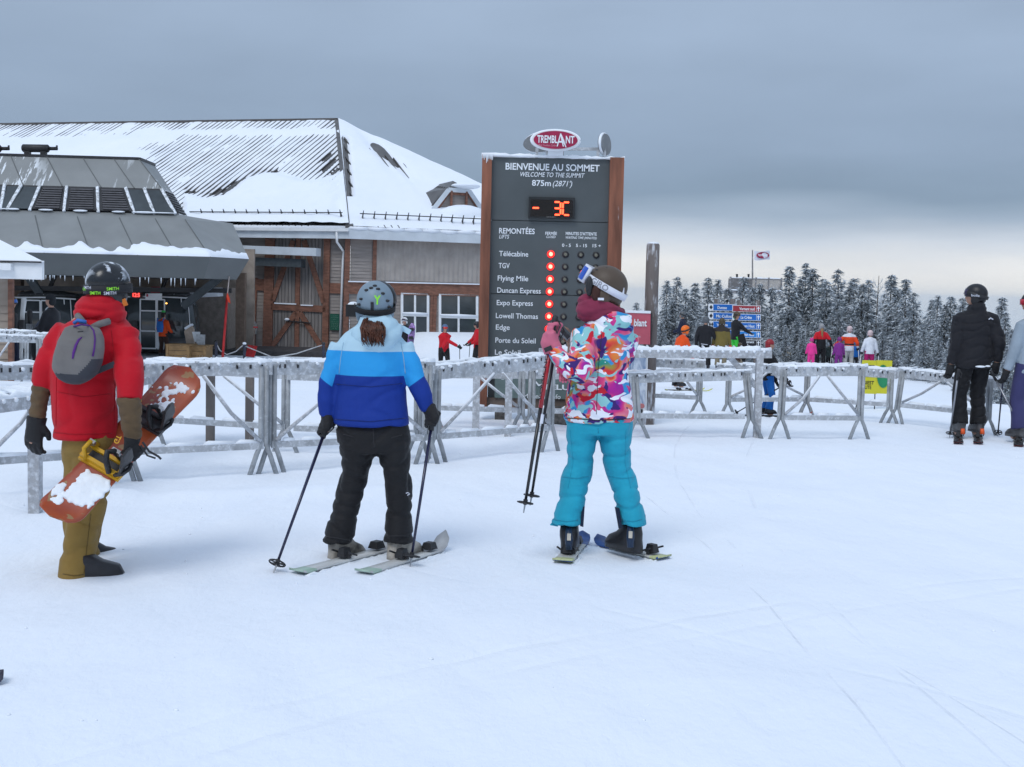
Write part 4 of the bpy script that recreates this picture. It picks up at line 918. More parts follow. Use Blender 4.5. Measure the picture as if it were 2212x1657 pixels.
line('BIENVENUE AU SOMMET', 1092, 1295, 366, 14, .02); line('WELCOME TO THE SUMMIT', 1124, 1263, 381, 9.5, .008, .25)
line('875m', 1149, 1190, 401, 12, .016); line("(2871')", 1194, 1236, 402, 11.5, .006, .25)
line('REMONTÉES', 1078, 1155, 504, 11.5, .018); line('LIFTS', 1078, 1100, 515, 8, .01, .25)
line('FERMÉE', 1178, 1203, 507, 6.2, .02); line('CLOSED', 1180, 1200, 514, 5, .012, .25)
line("MINUTES D'ATTENTE", 1222, 1289, 507.5, 6.5, .02); line('WAITING TIME (MINUTES)', 1222, 1289, 515.5, 5, .012, .25)
line('0 - 5', 1214, 1233, 533, 6.7, .02); line('5 - 15', 1244, 1268, 533.5, 6.7, .02); line('15 +', 1280, 1298, 534, 6.7, .02)
for s, x0, x1, y in (('Télécabine', 1078, 1141, 553), ('TGV', 1077, 1101, 579), ('Flying Mile', 1075, 1141, 606), ('Duncan Express', 1074, 1168, 632), ('Expo Express', 1073, 1151, 659), ('Lowell Thomas', 1071, 1162, 687), ('Edge', 1071, 1101, 712), ('Porte du Soleil', 1070, 1157, 740), ('Le Soleil', 1069, 1124, 766)):
    line(s, x0, x1, y, 11, .010)
line('Info Montagne', 1130, 1246, 812, 11, .006, 0, D0+.012); line('TELUS', 1172, 1243, 841, 11, .03, 0, D0+.012); line('Mountain Info', 1131, 1211, 860, 9.5, .006, 0, D0+.012)
part('bird_mark', MB().path([VX(1151,830,D0+.008), VX(1158,826,D0+.008), VX(1164,833,D0+.008), VX(1172,829,D0+.008)], [.005,.014,.012,.004], 6), M_LET, sg)
M_LED = emit('red_lamp', (1.0, .045, .03), 20.0); M_OFF = mat('unlit_lamp', (.17, .16, .12), .35, .1, 20, 0, spec=.6)
for k in range(8):
    y = 549+27*k-.05*k; x = 1190-.85*k
    c = VX(x, y, DL); lo = part('red_lamp', MB().ell(c, .032, .022, .032, nu=14, nv=8), M_LED, sg, True); part('lamp_ring', MB().tube([(c+Vector((0,.012,0)), .047, .047), (c+Vector((0,-.014,0)), .044, .044)], 16), emit('lamp_halo_glow', (1.0,.02,.015), 1.3), lo, True)  # ring made to glow red, standing in for the halo around each lit lamp
    for j, dx in enumerate((32, 65, 98)):
        c = VX(x+dx-.4, y+dx*.0235, DL); o_ = part('unlit_lamp', MB().ell(c, .034, .010, .034, nu=14, nv=8), M_OFF, sg, True); part('lamp_ring', MB().tube([(c+Vector((0,.012,0)), .042, .042), (c+Vector((0,-.008,0)), .040, .040)], 16), M_BLACK, o_, True)
# temperature display
tdp = part('temperature_display', MB().box(VX(1191.5, 449.5, D0+.01), (VX(1241,450).x-VX(1141,450).x, .09, 45*D0/F)), mat('display_frame', (.02,.022,.024), .35), sg)
part('screen', MB().box(VX(1191.5, 450, D0-.037), (90*D0/F, .01, 36*D0/F)), mat('display_black', (.008,.006,.006), .15), tdp)
M_SEG = emit('red_segment', (1.0, .06, .02), 5.0)
def seg(x0, y0, x1, y1): part('segment', MB().bar(VX(x0,y0,D0-.046), VX(x1,y1,D0-.046), 3.3*D0/F, .008), M_SEG, tdp)
seg(1151, 449, 1164, 449.3)
for y in (436.5, 450, 464): seg(1198.5, y-.2, 1209, y+.1)
for y in (438, 451.5): seg(1211.3, y, 1211, y+11)
for y in (437, 464.5): seg(1218.5, y-.1, 1229, y+.2)
for y in (438.5, 452): seg(1216.2, y, 1215.9, y+11)
part('small_print', text_px(MB(), 'DAKTRONICS', 1181, 1199, 469.5, 1.6, D0-.044, .004), mat('grey_ink', (.4,.4,.4), .5), tdp)
# the oval badges on top, mounted in a triangle
M_CRIM = mat('crimson_enamel', (.36, .018, .07), .35, .12, 6, .05, frost=.06); M_BACK = mat('badge_back', (.20,.21,.22), .5, .1, frost=.15)
def badge(c, rx, ry, yaw, face):
    R = Matrix.Rotation(yaw, 3, 'Z'); n = R@Vector((0,-1,0)); xd = R@Vector((1,0,0)); zd = Vector((0,0,1))
    outl = lambda k, o: [c+xd*(rx*k*math.cos(i*math.pi/20))+zd*(ry*k*math.sin(i*math.pi/20))+n*o for i in range(40)]
    b = part('oval_badge', MB().poly(outl(1, 0), .05, n), M_WHITE if face else M_BACK, sg); part('snow_rim', MB().path(outl(1.0, 0)+[outl(1.0, 0)[0]], .017, 6), M_FSNOW, b, True)
    if face:
        part('crimson_field', MB().poly(outl(.91, .028), .012, n), M_CRIM, b); o = c+n*.037
        part('lettering', letters(letters(letters(MB(), 'TREMBL', o-xd*(rx*.76)-zd*.035, xd, zd, rx*.84, .085, .022), 'A', o+xd*(rx*.05)-zd*.075, xd, zd, rx*.30, .15, .0, .0), 'NT', o+xd*(rx*.42)-zd*.035, xd, zd, rx*.36, .085, .022), M_LET, b)
        part('swoosh', MB().path([o+xd*(rx*.20)+zd*.075, o+xd*(rx*.32)-zd*.01, o+xd*(rx*.44)-zd*.085], [.006,.014,.005], 6), M_LET, b)
        part('small_lettering', letters(MB(), 'Mont Tremblant, Québec', o-xd*(rx*.7)-zd*.075, xd, zd, rx*.75, .022, .0), mat('rose_ink', (.6,.3,.35), .5), b)
s15 = D0/F
badge(VX(1200, 303, 14.85), 51*s15, 20.5*s15, 0, True); badge(VX(1172, 307, 15.2), 60*s15, 21*s15, math.radians(-62)+.2, False); badge(VX(1306, 312, 15.15), 46*s15, 22*s15, math.radians(73), False)
for px, y0 in ((1183, 318), (1215, 318), (1292, 325), (1306, 325), (1160, 320)): part('bracket', MB().bar(VX(px, y0, 15.05), VX(px-.5, 342, 15.05), .035, .03), M_GALV, sg)
part('bracket', MB().bar(VX(1225, 322, 15.1), VX(1308, 322, 15.1), .035, .03), M_GALV, sg); part('ice_block', MB().box(VX(1200, 328, 14.95), (.18, .06, .10)), M_FSNOW, sg)

# ------------------------------------------------------------------ thick wooden post with map and red panel
pb_ = on_ground(1391, 14.9); ptp = at(1411, 526, 14.9)
wp = thing('wooden_post', pb_, 'thick weathered wooden post crusted with rime, carrying a red panel and a map', 'post')
M_RPOST = mat('rimed_post_wood', (.17,.145,.135), .8, .25, 6, .5, 30, frost=.36, stretch=(1,1,.18))
part('shaft', MB().tube([(Vector((ptp.x, 14.9, pb_.z-.2)), .083, .083), (Vector((ptp.x, 14.9, 1.2)), .080, .080), (Vector((ptp.x, 14.9, ptp.z-.02)), .078, .078), (Vector((ptp.x, 14.9, ptp.z)), .066, .066)], 14), M_RPOST, wp, True)
part('snow_cap', MB().ell(Vector((ptp.x, 14.9, ptp.z)), .07, .07, .02), M_FSNOW, wp, True)
q = [at(1300, 672, 14.78), at(1405, 676, 14.78), at(1404, 744, 14.78), at(1299, 741, 14.78)]
rp_ = part('red_panel', MB().poly(q, .05, (0,-1,0)), mat('frosted_red', (.50,.10,.14), .6, .1, 4, frost=.05), wp); part('panel_edge', MB().bar(at(1406.5, 676, 14.79), at(1405.5, 745, 14.79), .012, .07), M_BLACK, rp_); part('snow_cap', MB().bar(at(1300, 671, 14.78), at(1405, 674.5, 14.78), .03, .07), M_FSNOW, rp_)
mb = letters(MB(), 'Tremblant', at(1338, 703.5, 14.74), (1,0,0), (0,0,1), 59*14.74/F, 15*14.74/F, .028); part('lettering', mb, M_LET, rp_)
def mapmat():
    mt, nt, b = base_mat('trail_map'); v = coords(nt, 'Object', (1.2, 1, .5)); n = noise_tex(nt, v, 6, 6, .6, 2.0)
    c = mix_c(nt, maprange(nt, n, .35, .6), (.16,.24,.38), (.62,.68,.76)); nt.links.new(c, b.inputs['Base Color']); b.inputs['Roughness'].default_value = .3; return mt
q = [at(1305, 757, 14.8), at(1399.5, 760, 14.8), at(1396, 898, 14.8), at(1301, 896, 14.8)]
mp_ = part('map_panel', MB().poly(q, .04, (0,-1,0)), M_WHITE, wp); part('map', MB().poly([at(1309, 761, 14.77), at(1396.5, 764, 14.77), at(1393, 894, 14.77), at(1305, 892, 14.77)], .008, (0,-1,0)), mapmat(), mp_)
mo = part('oval_mark', MB().poly([at(1386+7*math.cos(i*.3927), 884+13*math.sin(i*.3927), 14.755) for i in range(16)], .006, (0,-1,0)), M_WHITE, mp_); part('red_disc', MB().poly([at(1386.5+6*math.cos(i*.3927), 877+5.5*math.sin(i*.3927), 14.75) for i in range(16)], .006, (0,-1,0)), mat('faded_red', (.55,.2,.2), .5), mo); part('black_mark', MB().bar(at(1386, 884, 14.748), at(1385.7, 894, 14.748), .028, .006), M_BLACK, mo)

# ------------------------------------------------------------------ trail signs
def trailsign(x0, x1, d, posts, rows, label):
    c = on_ground((x0+x1)/2, d); t = thing('trail_sign', c, label, 'sign', 'trail direction signs')
    for px in posts: part('post', MB().cyl(Vector((at(px, 700, d+.1).x, d+.1, c.z-.3)), at(px, rows[0][0]-10, d+.1), .11, .10, 8), M_RPOST, t)
    for (y, h_, col, txt, tx0, tx1, ch, icon, arrow) in rows:
        sl = math.tan(ROLL); Y = lambda x, yy: yy+(x-x0)*sl; nm = 'sign_'+col[0]
        pn = part('panel', MB().poly([at(x0, Y(x0, y), d), at(x1, Y(x1, y), d), at(x1, Y(x1, y+h_), d), at(x0, Y(x0, y+h_), d)], .05, (0,-1,0)), M_WHITE, t)
        xa = x0+(11 if icon else 1.2); xb = x1-(9.5 if arrow else 1.2)
        part('field', MB().poly([at(xa, Y(xa, y+1.2), d-.03), at(xb, Y(xb, y+1.2), d-.03), at(xb, Y(xb, y+h_-1.2), d-.03), at(xa, Y(xa, y+h_-1.2), d-.03)], .015, (0,-1,0)), mat(nm, col[1], .5, .06), pn)
        if arrow:
            part('arrow_field', MB().poly([at(xb+1, Y(xb, y+1.2), d-.03), at(x1-1, Y(x1, y+1.2), d-.03), at(x1-1, Y(x1, y+h_-1.2), d-.03), at(xb+1, Y(xb, y+h_-1.2), d-.03)], .015, (0,-1,0)), MATS[nm], pn)
            xc = (xb+x1)/2; yc = Y(xc, y); part('arrow', MB().poly([at(xc-3.6, yc+h_*.48, d-.045), at(xc, yc+2.3, d-.045), at(xc+3.6, yc+h_*.48, d-.045), at(xc+1, yc+h_*.42, d-.045), at(xc+1, yc+h_-2.5, d-.045), at(xc-1, yc+h_-2.5, d-.045), at(xc-1, yc+h_*.42, d-.045)], .012, (0,-1,0)), M_LET, pn)
        if icon in ('1', '2'):
            for k in range(int(icon)): xc = x0+6+(k-.5*(int(icon)-1))*5; w_ = 3.6 if icon == '1' else 2.4; yc = Y(xc, y+h_/2); part('diamond', MB().poly([at(xc-w_, yc, d-.03), at(xc, yc-5, d-.03), at(xc+w_, yc, d-.03), at(xc, yc+5, d-.03)], .012, (0,-1,0)), M_BLACK, pn)
        elif icon: 
            xc = x0+6; yc = Y(xc, y+h_/2); g = part('green_disc', MB().poly([at(xc+4.6*math.cos(i*.3927), yc+4.8*math.sin(i*.3927), d-.03) for i in range(16)], .012, (0,-1,0)), mat('disc_green', (.10,.33,.16), .5), pn); part('number', text_px(MB(), icon[1], xc-1.6, xc+1.6, yc+2.4, 4.8, d-.045, .02), M_LET, g)
        for (s, a_, b_, f_) in txt: part('lettering', text_px(MB(), s, a_, b_, Y(a_, y+h_*f_), ch, d-.045, .02), M_LET, pn)
BL = ('blue', (.01,.14,.50)); BL2 = ('lightblue', (.02,.22,.62)); RD = ('red', (.33,.03,.04)); BK = ('black', (.012,.012,.015))
trailsign(1530, 1598, 49.6, (1548, 1583), [(656, 15, BL, [('Dunzee', 1550, 1570, .72), ('K', 1583, 1589, .75)], 0, 0, 6, '1', 0), (674.5, 15, BL, [('Mc Culloch', 1547, 1584, .72)], 0, 0, 6, '1', 0), (693, 15, BL, [('Vertige', 1548, 1572, .72)], 0, 0, 6, '2', 0), (711.5, 15, BL, [], 0, 0, 6, '2', 0)], 'blue trail sign with black diamonds standing behind the group')
trailsign(1582, 1643, 48.4, (1598, 1637), [(659, 14.5, RD, [('Versant sud', 1597, 1630, .72)], 0, 0, 6, None, 1), (677.5, 14.5, BL, [('La Crête', 1600, 1624, .72)], 0, 0, 6, 'g2', 1), (696, 14.5, BL, [('Nansen Haut', 1595, 1630, .72)], 0, 0, 6, 'g4', 1), (714.5, 14.5, BL2, [('ation haut', 1604, 1629, .72)], 0, 0, 6, None, 1), (733, 14.5, BK, [('tionnement', 1598, 1629, .5), ('ville', 1607, 1616, .85)], 0, 0, 5, None, 1)], 'trail sign with red top row and white up arrows, right of the group')

# ------------------------------------------------------------------ yellow easiest-route sign
yb = gpt(1890, 884); dy = yb.y
ys_ = thing('yellow_route_sign', yb, 'yellow easiest-route sign with a green emblem on thin legs', 'sign')
Yl = lambda x, y: at(x, y, dy)
for i, xx in enumerate(((1859, 1893), (1893, 1927))): 
    q = [Yl(xx[0]+(4 if i == 0 else 0), 778), Yl(xx[1]+.5, 779), Yl(xx[1]-(5 if i else 0), 851), Yl(xx[0]-(4 if i == 0 else 0), 850)]; part('panel', MB().poly(q, .02, (0,-1,0)), mat('yellow_vinyl', (.62,.58,.03), .5, .05), ys_)
for x0, x1, y1 in ((1858, 1848, 882), (1891, 1890, 884), (1921, 1917, 882)): part('leg', MB().cyl(Yl(x0, 845)+Vector((0,.02,0)), Yl(x1, y1)+Vector((0,.02,-.05)), .008), M_BLACK, ys_)
M_INK = mat('black_ink', (.02,.02,.02), .6, 0, bump=0)
for s, x0, x1, y in (('PISTE', 1862, 1889, 796), ('FACILE', 1859, 1890, 814), ('EASIEST', 1856, 1888, 830), ('ROUTE', 1857, 1882, 840)): part('lettering', text_px(MB(), s, x0, x1, y, 7.5, dy-.014, .02), M_INK, ys_)
ov_ = lambda k: [Yl(1907+k*(13*math.cos(i*.3142)), 813+k*(25*math.sin(i*.3142))) + Vector((0,-.016,0)) for i in range(20)]
gm = part('green_emblem', MB().poly(ov_(1), .006, (0,-1,0)), mat('emblem_green', (.02,.24,.10), .5), ys_)
part('white_shape', MB().poly([p+Vector((0,-.006,0)) for p in (Yl(1898,800), Yl(1919,806), Yl(1912,818), Yl(1907,832), Yl(1905,820), Yl(1898,822))], .004, (0,-1,0)), M_LET, gm)

# ------------------------------------------------------------------ lookout deck and flag behind the trees
ld = 105.0; lb = Vector((at(1630, 640, ld).x, ld, gzs(at(1630, 640, ld).x, ld)))
lk = thing('lookout_tower', lb, 'grey timber lookout deck with a slatted railing above the trees', 'lookout')
z0, z1 = at(1630, 629, ld).z, at(1630, 603, ld).z; xa, xb = at(1576, 620, ld).x, at(1686, 620, ld).x; M_GT = mat('grey_timber', (.22,.21,.21), .8, .15, 3, frost=.3)
part('deck', MB().box(((xa+xb)/2, ld+2, z0-.1), (xb-xa, 4.6, .28)), M_GT, lk); part('deck_snow', MB().box(((xa+xb)/2, ld-.32, z0+.08), (xb-xa, .12, .10)), SNOW, lk)
part('rail', MB().box(((xa+xb)/2, ld-.28, z1), (xb-xa, .1, .10)), M_GT, lk)
n = 60
for k in range(n+1): part('slat', MB().box((xa+(xb-xa)*k/n, ld-.26, (z0+z1)/2), (.045, .03, z1-z0)), M_GT, lk)
for k in range(5): part('post', MB().box((xa+(xb-xa)*k/4, ld-.3, (z0+z1)/2+.05), (.14, .14, z1-z0+.2)), M_GT, lk); part('support', MB().box((xa+.4+(xb-xa-.8)*k/4, ld+1.5, (lb.z+z0)/2), (.22, .22, z0-lb.z)), M_GT, lk)
part('snow_cap', lumpy(MB(), Vector((xa, ld-.28, z1+.06)), Vector((xb, ld-.28, z1+.06)), .07, 4, 30), SNOW, lk, True)
part('back_board', MB().box((xa+.9, ld+.1, (z0+z1)/2), (2.0, .06, z1-z0)), M_GT, lk)
for px in (1617, 1592): part('lamp', MB().tube([(at(px, 602, ld), .06, .06), (at(px, 592, ld), .10, .10)], 8), M_BLACK, lk)
fp = thing('flag', at(1626, 602, ld-.3), 'white flag with a red oval emblem on a pole above the lookout deck', 'flag')
part('pole', MB().cyl(at(1625.5, 603, ld-.3), at(1625.5, 540, ld-.3), .07, .05), M_GT, fp)
nf = 14; vs = []; fs = []
for i in range(nf+1):
    t = i/nf; x = 1629.5+33.5*t; dyv = .22*math.sin(t*7)*t
    for y in (541.5+1.5*math.sin(t*5)+t*1.5, 561.5+1.2*math.sin(t*5+.5)+t*.5): vs.append(at(x, y, ld-.3+dyv))
for i in range(nf): fs.append([2*i, 2*i+1, 2*i+3, 2*i+2])
fl = part('cloth', MB().add(vs, fs), mat('flag_white', (.72,.74,.82), .8, .04), fp, True)
fd = lambda x: ld-.36+.22*math.sin((x-1629.5)/33.5*7)*(x-1629.5)/33.5
ovl = [at(1648+14*math.cos(i*.3142), 551.5+7*math.sin(i*.3142), fd(1648+14*math.cos(i*.3142))) for i in range(20)]; part('emblem', MB().poly(ovl, .03, (0,-1,0)), M_CRIM, fl); part('lettering', text_px(MB(), 'TREMBLANT', 1637, 1659, 553, 4, ld-.56, .02), M_LET, fl)
# ------------------------------------------------------------------ skis, poles, gloves, heads: shared builders
M_SKIN = mat('skin', (.50,.28,.20), .55, .08, 8, .05); M_BOOT = mat('black_boot', (.022,.022,.026), .35, .2, 12, .15, 60); M_GLOVE = cloth('black_glove', (.018,.018,.02), .75)
M_STEEL = mat('steel', (.35,.36,.38), .3, .1, 10, 0, metal=.8)
def z3(p): return Vector((p[0], p[1], gzs(p[0], p[1])))
def ski(tail, tip, w, mats, label, bind_t=.45, raise_=.07, group=None, bind=True, bind_at=None):
    a = z3(tail)+Vector((0,0,.002)); b = z3(tip)+Vector((0,0,.002)); up_ = Vector((0,0,max(0, max(z3(a.lerp(b, k_/12)).z-a.lerp(b, k_/12).z for k_ in range(1, 12)))+.004)); a += up_; b += up_; d = b-a; L = d.length; d.normalize(); s = d.cross(Vector((0,0,1))).normalized(); n = 30
    mb = MB(); up = []; lo = []
    for i in range(n+1):
        t = i/n; wd = w*(.42+.11*(2*t-1)**2)*(1 if t < .93 else max(.05, math.sqrt(max(0, 1-((t-.93)/.07)**2)))); z = raise_*max(0, (t-.86)/.14)**1.8+.012*max(0, (.04-t)/.04)
        c = a+d*(L*t)+Vector((0,0,z)); up.append((c-s*wd+Vector((0,0,.012)), c+s*wd+Vector((0,0,.012)))); lo.append((c-s*wd, c+s*wd))
    vs = [p for q in up for p in q]+[p for q in lo for p in q]; o = 2*(n+1); fs = []; mi = []
    for i in range(n):
        t = (i+.5)/n; k = (2 if t < .045 else 1) if t < .15 else (2 if t > .74 else 0)
        for f in ([2*i, 2*i+1, 2*i+3, 2*i+2], [o+2*i, o+2*i+2, o+2*i+3, o+2*i+1], [2*i, 2*i+2, o+2*i+2, o+2*i], [2*i+1, o+2*i+1, o+2*i+3, 2*i+3]): fs.append(f); mi.append(k)
    fs += [[0, o, o+1, 1], [2*n, 2*n+1, o+2*n+1, o+2*n]]; mi += [1, 2]; mb.add(vs, fs); mb.mi = mi
    t_ = thing('ski', a.lerp(b, .5), label, 'ski', group)
    for q in (-1, 1):
        rr_ = random.Random(int(L*1000)+q); e = MB(); e.tube([(a.lerp(b, .02+.86*i_/22)+s*(q*w*.54)+Vector((0,0,-.016)), rr_.uniform(.004,.020), rr_.uniform(.004,.014)) for i_ in range(23)], 8); part('pushed_snow', e, MATS['rail_snow'], t_, True)
    part('base', mb, mats, t_, True)
    if bind:
        if bind_at is not None: bind_t = (Vector(bind_at)-a).dot(d)/L
        c = a.lerp(b, bind_t)+Vector((0,0,.03)); 
        part('heel_binding', MB().box(c-d*.125+Vector((0,0,.02)), (.055,.07,.05), Matrix((s, d, Vector((0,0,1)))).transposed(), .7).bar(c-d*.125-s*.045, c-d*.125+s*.045, .025, .015), M_BLACK, t_); part('toe_binding', MB().box(c+d*.17+Vector((0,0,.015)), (.07,.08,.04), Matrix((s, d, Vector((0,0,1)))).transposed(), .7), M_BLACK, t_)
        [part('brake', MB().path([c-d*.08+s*(q*.055), c-d*.16+s*(q*.06)+Vector((0,0,.03))], .006, 6), M_BLACK, t_) for q in (-1, 1)]
    return t_
def pole(top, tip, label, m_shaft, r=.009, grip=.13, m2=None, split=.4, basket=.045, group=None, strap=True):
    top = Vector(top); tip = Vector(tip); d = (tip-top).normalized(); t = thing('ski_pole', tip, label, 'ski pole', group); g = top+d*grip; bk = tip-d*.06
    if m2: k = g.lerp(bk, split); part('upper_shaft', MB().cyl(g, k, r*1.25, r*1.15, 8), m2, t, True); part('shaft', MB().cyl(k, bk, r, r*.75, 8), m_shaft, t, True)
    else: part('shaft', MB().cyl(g, bk, r, r*.75, 8), m_shaft, t, True)
    part('grip', MB().tube([(top, .013, .013), (top+d*.012, .020, .020), (top+d*.05, .015, .015), (g, .017, .017)], 10), M_BLACK, t, True)
    x = d.cross(Vector((.3,1,.1))).normalized(); y = d.cross(x); bm = MB(); ring = [bk+x*(basket*math.cos(i*math.pi/8))+y*(basket*math.sin(i*math.pi/8)) for i in range(17)]; bm.path(ring, .005, 5)
    for i in range(0, 16, 3): bm.bar(bk, ring[i], .012, .004, d)
    bm.cyl(bk-d*.02, bk+d*.012, .014, .010, 8); part('basket', bm, M_BLACK, t); part('tip', MB().cyl(bk, tip, .006, .003, 6), M_STEEL, t)
    if strap: part('strap', MB().path([top, top+x*.03-d*.0+Vector((0,-.02,-.05)), top+x*.025+d*.10+Vector((0,-.03,0)), top+d*.05], .005, 5), M_BLACK, t)
    return t
def grip_glove(mb, wrist, grip, axis, back, r=.021, fr=.0125):
    """hand closed round a shaft: palm, four curled fingers of unequal length, thumb"""
    a = Vector(axis).normalized(); w = Vector(back); w = (w-a*w.dot(a)).normalized(); u = a.cross(w); g = Vector(grip); wr = Vector(wrist)
    mb.tube([(wr, .048, .044), (wr.lerp(g+w*.03, .45), .046, .036), (g+w*.034, .044, .030), (g+w*.030+a*.02, .034, .024)], 12, ref=u)
    for k, (ln, rr) in enumerate(((205, .95), (235, 1.05), (225, 1.0), (185, .88))):
        c = g+a*((k-1.5)*.024); mb.path([c+w*(.036*math.cos(math.radians(t)))+u*(.036*math.sin(math.radians(t))) for t in range(-20, ln, 30)], [fr*rr]*len(range(-20, ln, 30)), 8)
    c = g-a*.045; mb.path([c+w*.03-u*.01, c-u*.03+w*.015, c-u*.036-w*.012, c-u*.022-w*.034+a*.008], fr*1.1, 8)
    return mb
def rest_glove(mb, wrist, down, fwd, side, s=1.0):
    """relaxed hand: palm, four fingers slightly curled, thumb leaving the side"""
    d = Vector(down).normalized(); f = Vector(fwd); f = (f-d*f.dot(d)).normalized(); u = Vector(side); u = (u-d*u.dot(d)-f*u.dot(f)).normalized(); wr = Vector(wrist)
    mb.tube([(wr, .052*s, .046*s), (wr+d*.06*s, .050*s, .034*s), (wr+d*.11*s, .052*s, .030*s), (wr+d*.125*s, .046*s, .024*s)], 12, ref=f)
    for k, ln in enumerate((.068, .080, .074, .058)):
        b = wr+d*.115*s+u*((1.5-k)*.025*s); mb.path([b, b+d*ln*.45*s+f*.008*s, b+d*ln*.8*s+f*.030*s, b+d*ln*.85*s+f*.055*s], [.0155*s, .015*s, .0135*s, .011*s], 8)
    b = wr+d*.045*s+u*.042*s; mb.path([b, b+d*.030*s+u*.024*s+f*.018*s, b+d*.062*s+u*.022*s+f*.035*s], [.018*s, .016*s, .012*s], 8)
    return mb
def ribbon(mb, c, R, rx, ry, z0, z1, a0=0, a1=360, th=.004, n=40, sh=0.0):
    vs = []; fs = []
    for i in range(n+1):
        t = math.radians(a0+(a1-a0)*i/n); 
        for (k, z) in ((0, z0), (0, z1), (th, z1), (th, z0)):
            q = math.sqrt(max(.05, 1-(z/sh)**2)) if sh else 1.0; vs.append(Vector(c)+R@Vector(((rx*q+k)*math.cos(t), (ry*q+k)*math.sin(t), z)))
    for i in range(n):
        for j in range(4): fs.append([i*4+j, i*4+(j+1) % 4, (i+1)*4+(j+1) % 4, (i+1)*4+j])
    fs += [[0,1,2,3], [n*4+3, n*4+2, n*4+1, n*4]]
    return mb.add(vs, fs)
def head_mb(mb, c, R, s=1.0, neck=None):
    """head looking along local +Y: skull, jaw, nose, ears, neck"""
    X = lambda x, y, z: Vector(c)+R@(Vector((x, y, z))*s)
    mb.ell(X(0, -.01, .02), .076*s, .096*s, .112*s, R); mb.ell(X(0, .022, -.055), .056*s, .066*s, .06*s, R); mb.ell(X(0, .098, -.022), .014*s, .022*s, .024*s, R, 8, 6); mb.ell(X(0, .085, -.062), .024*s, .014*s, .010*s, R, 8, 6)
    for q in (-1, 1): mb.ell(X(q*.078, -.005, -.012), .010*s, .020*s, .030*s, R, 8, 6)
    if neck is not None: mb.tube([(X(0, -.015, -.06), .052*s, .055*s), (Vector(neck), .06*s, .058*s)], 12, ref=R@Vector((0,1,0)))
    return mb
def face_bits(par, c, R, s=1.0):
    X = lambda x, y, z: Vector(c)+R@(Vector((x, y, z))*s)
    for q in (-1, 1):
        e = part('eye', MB().ell(X(q*.032, .083, .006), .012*s, .008*s, .008*s, R, 8, 6), M_WHITE, par, True); part('iris', MB().ell(X(q*.032, .090, .006), .005*s, .004*s, .006*s, R, 8, 6), M_BLACK, e, True)
    part('mouth', MB().ell(X(0, .094, -.062), .022*s, .006*s, .004*s, R, 8, 6), mat('lips', (.35,.12,.10), .5), par, True)
def helmet_parts(par, c, R, m_shell, s=1.0, goggle=None, m_strap=None, pads=True, up=0.0, vents=False):
    X = lambda x, y, z: Vector(c)+R@(Vector((x, y, z))*s)
    h = MB(); h.ell(X(0, -.008, .028), .112*s, .132*s, .120*s, R, 24, 12, z0=-.30); 
    if pads:
        for q in (-1, 1): h.ell(X(q*.092, -.012, -.045), .026*s, .052*s, .062*s, R, 12, 8)
    h.ell(X(0, -.075, -.03), .085*s, .05*s, .06*s, R, 14, 8)
    ho = link('helmet', remesh(h, .011*s, 3, None, wloc(par), 'helmet'), m_shell, par)
    if vents:
        for (x, y) in ((-.045, .02), (.045, .02), (-.05, -.06), (.05, -.06), (0, -.02)): part('vent', MB().ell(X(x, y-.008, .028+.118*math.sqrt(max(0, 1-(x/.112)**2-(y/.132)**2))), .016*s, .008*s, .007*s, R, 8, 5), M_BLACK, ho, True)
    if goggle:
        Rg = R@Matrix.Rotation(up, 3, 'X'); Y = lambda x, y, z: Vector(c)+Rg@(Vector((x, y, z))*s)
        g = MB(); vs = []; n = 12
        for j, z in enumerate((-.028, .04)):
            for i in range(n+1): a = math.radians(-62+124*i/n); vs.append(Y(.095*math.sin(a), .035+.098*math.cos(a), z+.012))
        for j, z in enumerate((-.028, .04)):
            for i in range(n+1): a = math.radians(-62+124*i/n); vs.append(Y(.085*math.sin(a), .015+.085*math.cos(a), z+.012))
        m_ = n+1; fs = [[i, i+1, m_+i+1, m_+i] for i in range(n)]+[[2*m_+i, 3*m_+i, 3*m_+i+1, 2*m_+i+1] for i in range(n)]+[[i, 2*m_+i, 2*m_+i+1, i+1] for i in range(n)]+[[m_+i, m_+i+1, 3*m_+i+1, 3*m_+i] for i in range(n)]
        go = part('goggles', MB().add(vs, fs), goggle, par, True)
        part('goggle_strap', ribbon(MB(), Y(0, -.008, .028), Rg, .113*s, .134*s, -.022*s, .018*s, 35, 505-360+ -360+360, .005, 40, .125*s) if False else ribbon(MB(), Y(0, -.008, .02), Rg, .114*s, .134*s, -.02*s, .02*s, 130, 410, .005, 36), m_strap or M_BLACK, par, True)
    return ho
def boot(mb, ankle, fwd, s=1.0, ski_=True, top=1.0):
    f = Vector(fwd).normalized(); a = Vector(ankle)
    x = f.cross(Vector((0,0,1))).normalized(); Z = lambda z, o, rx, ry: (a+Vector((0,0,z*s))+f*(o*s), rx*s, ry*s)
    if ski_: rg = [Z(.13*top, .0, .052, .055), Z(.09*top, .0, .057, .064), Z(.06, .012, .056, .090), Z(.03, .045, .053, .126), Z(-.01, .06, .050, .150), Z(-.05, .06, .048, .152)]
    else: rg = [Z(.09, 0, .050, .055), Z(.055, .02, .056, .09), Z(.03, .055, .056, .135), Z(-.01, .062, .056, .148), Z(-.05, .062, .056, .150)]
    mb.tube(rg, 16, axes=(x, f), sq=.7)
    return mb
def ik(a, b, l1, l2, bend):
    d = b-a; L = min(d.length, (l1+l2)*.999); d.normalize(); x = (l1*l1-l2*l2+L*L)/(2*L); h = math.sqrt(max(0, l1*l1-x*x)); bd = bend-d*bend.dot(d)
    bd = bd.normalized() if bd.length > 1e-5 else Vector((0,0,1)); return a+d*x+bd*h
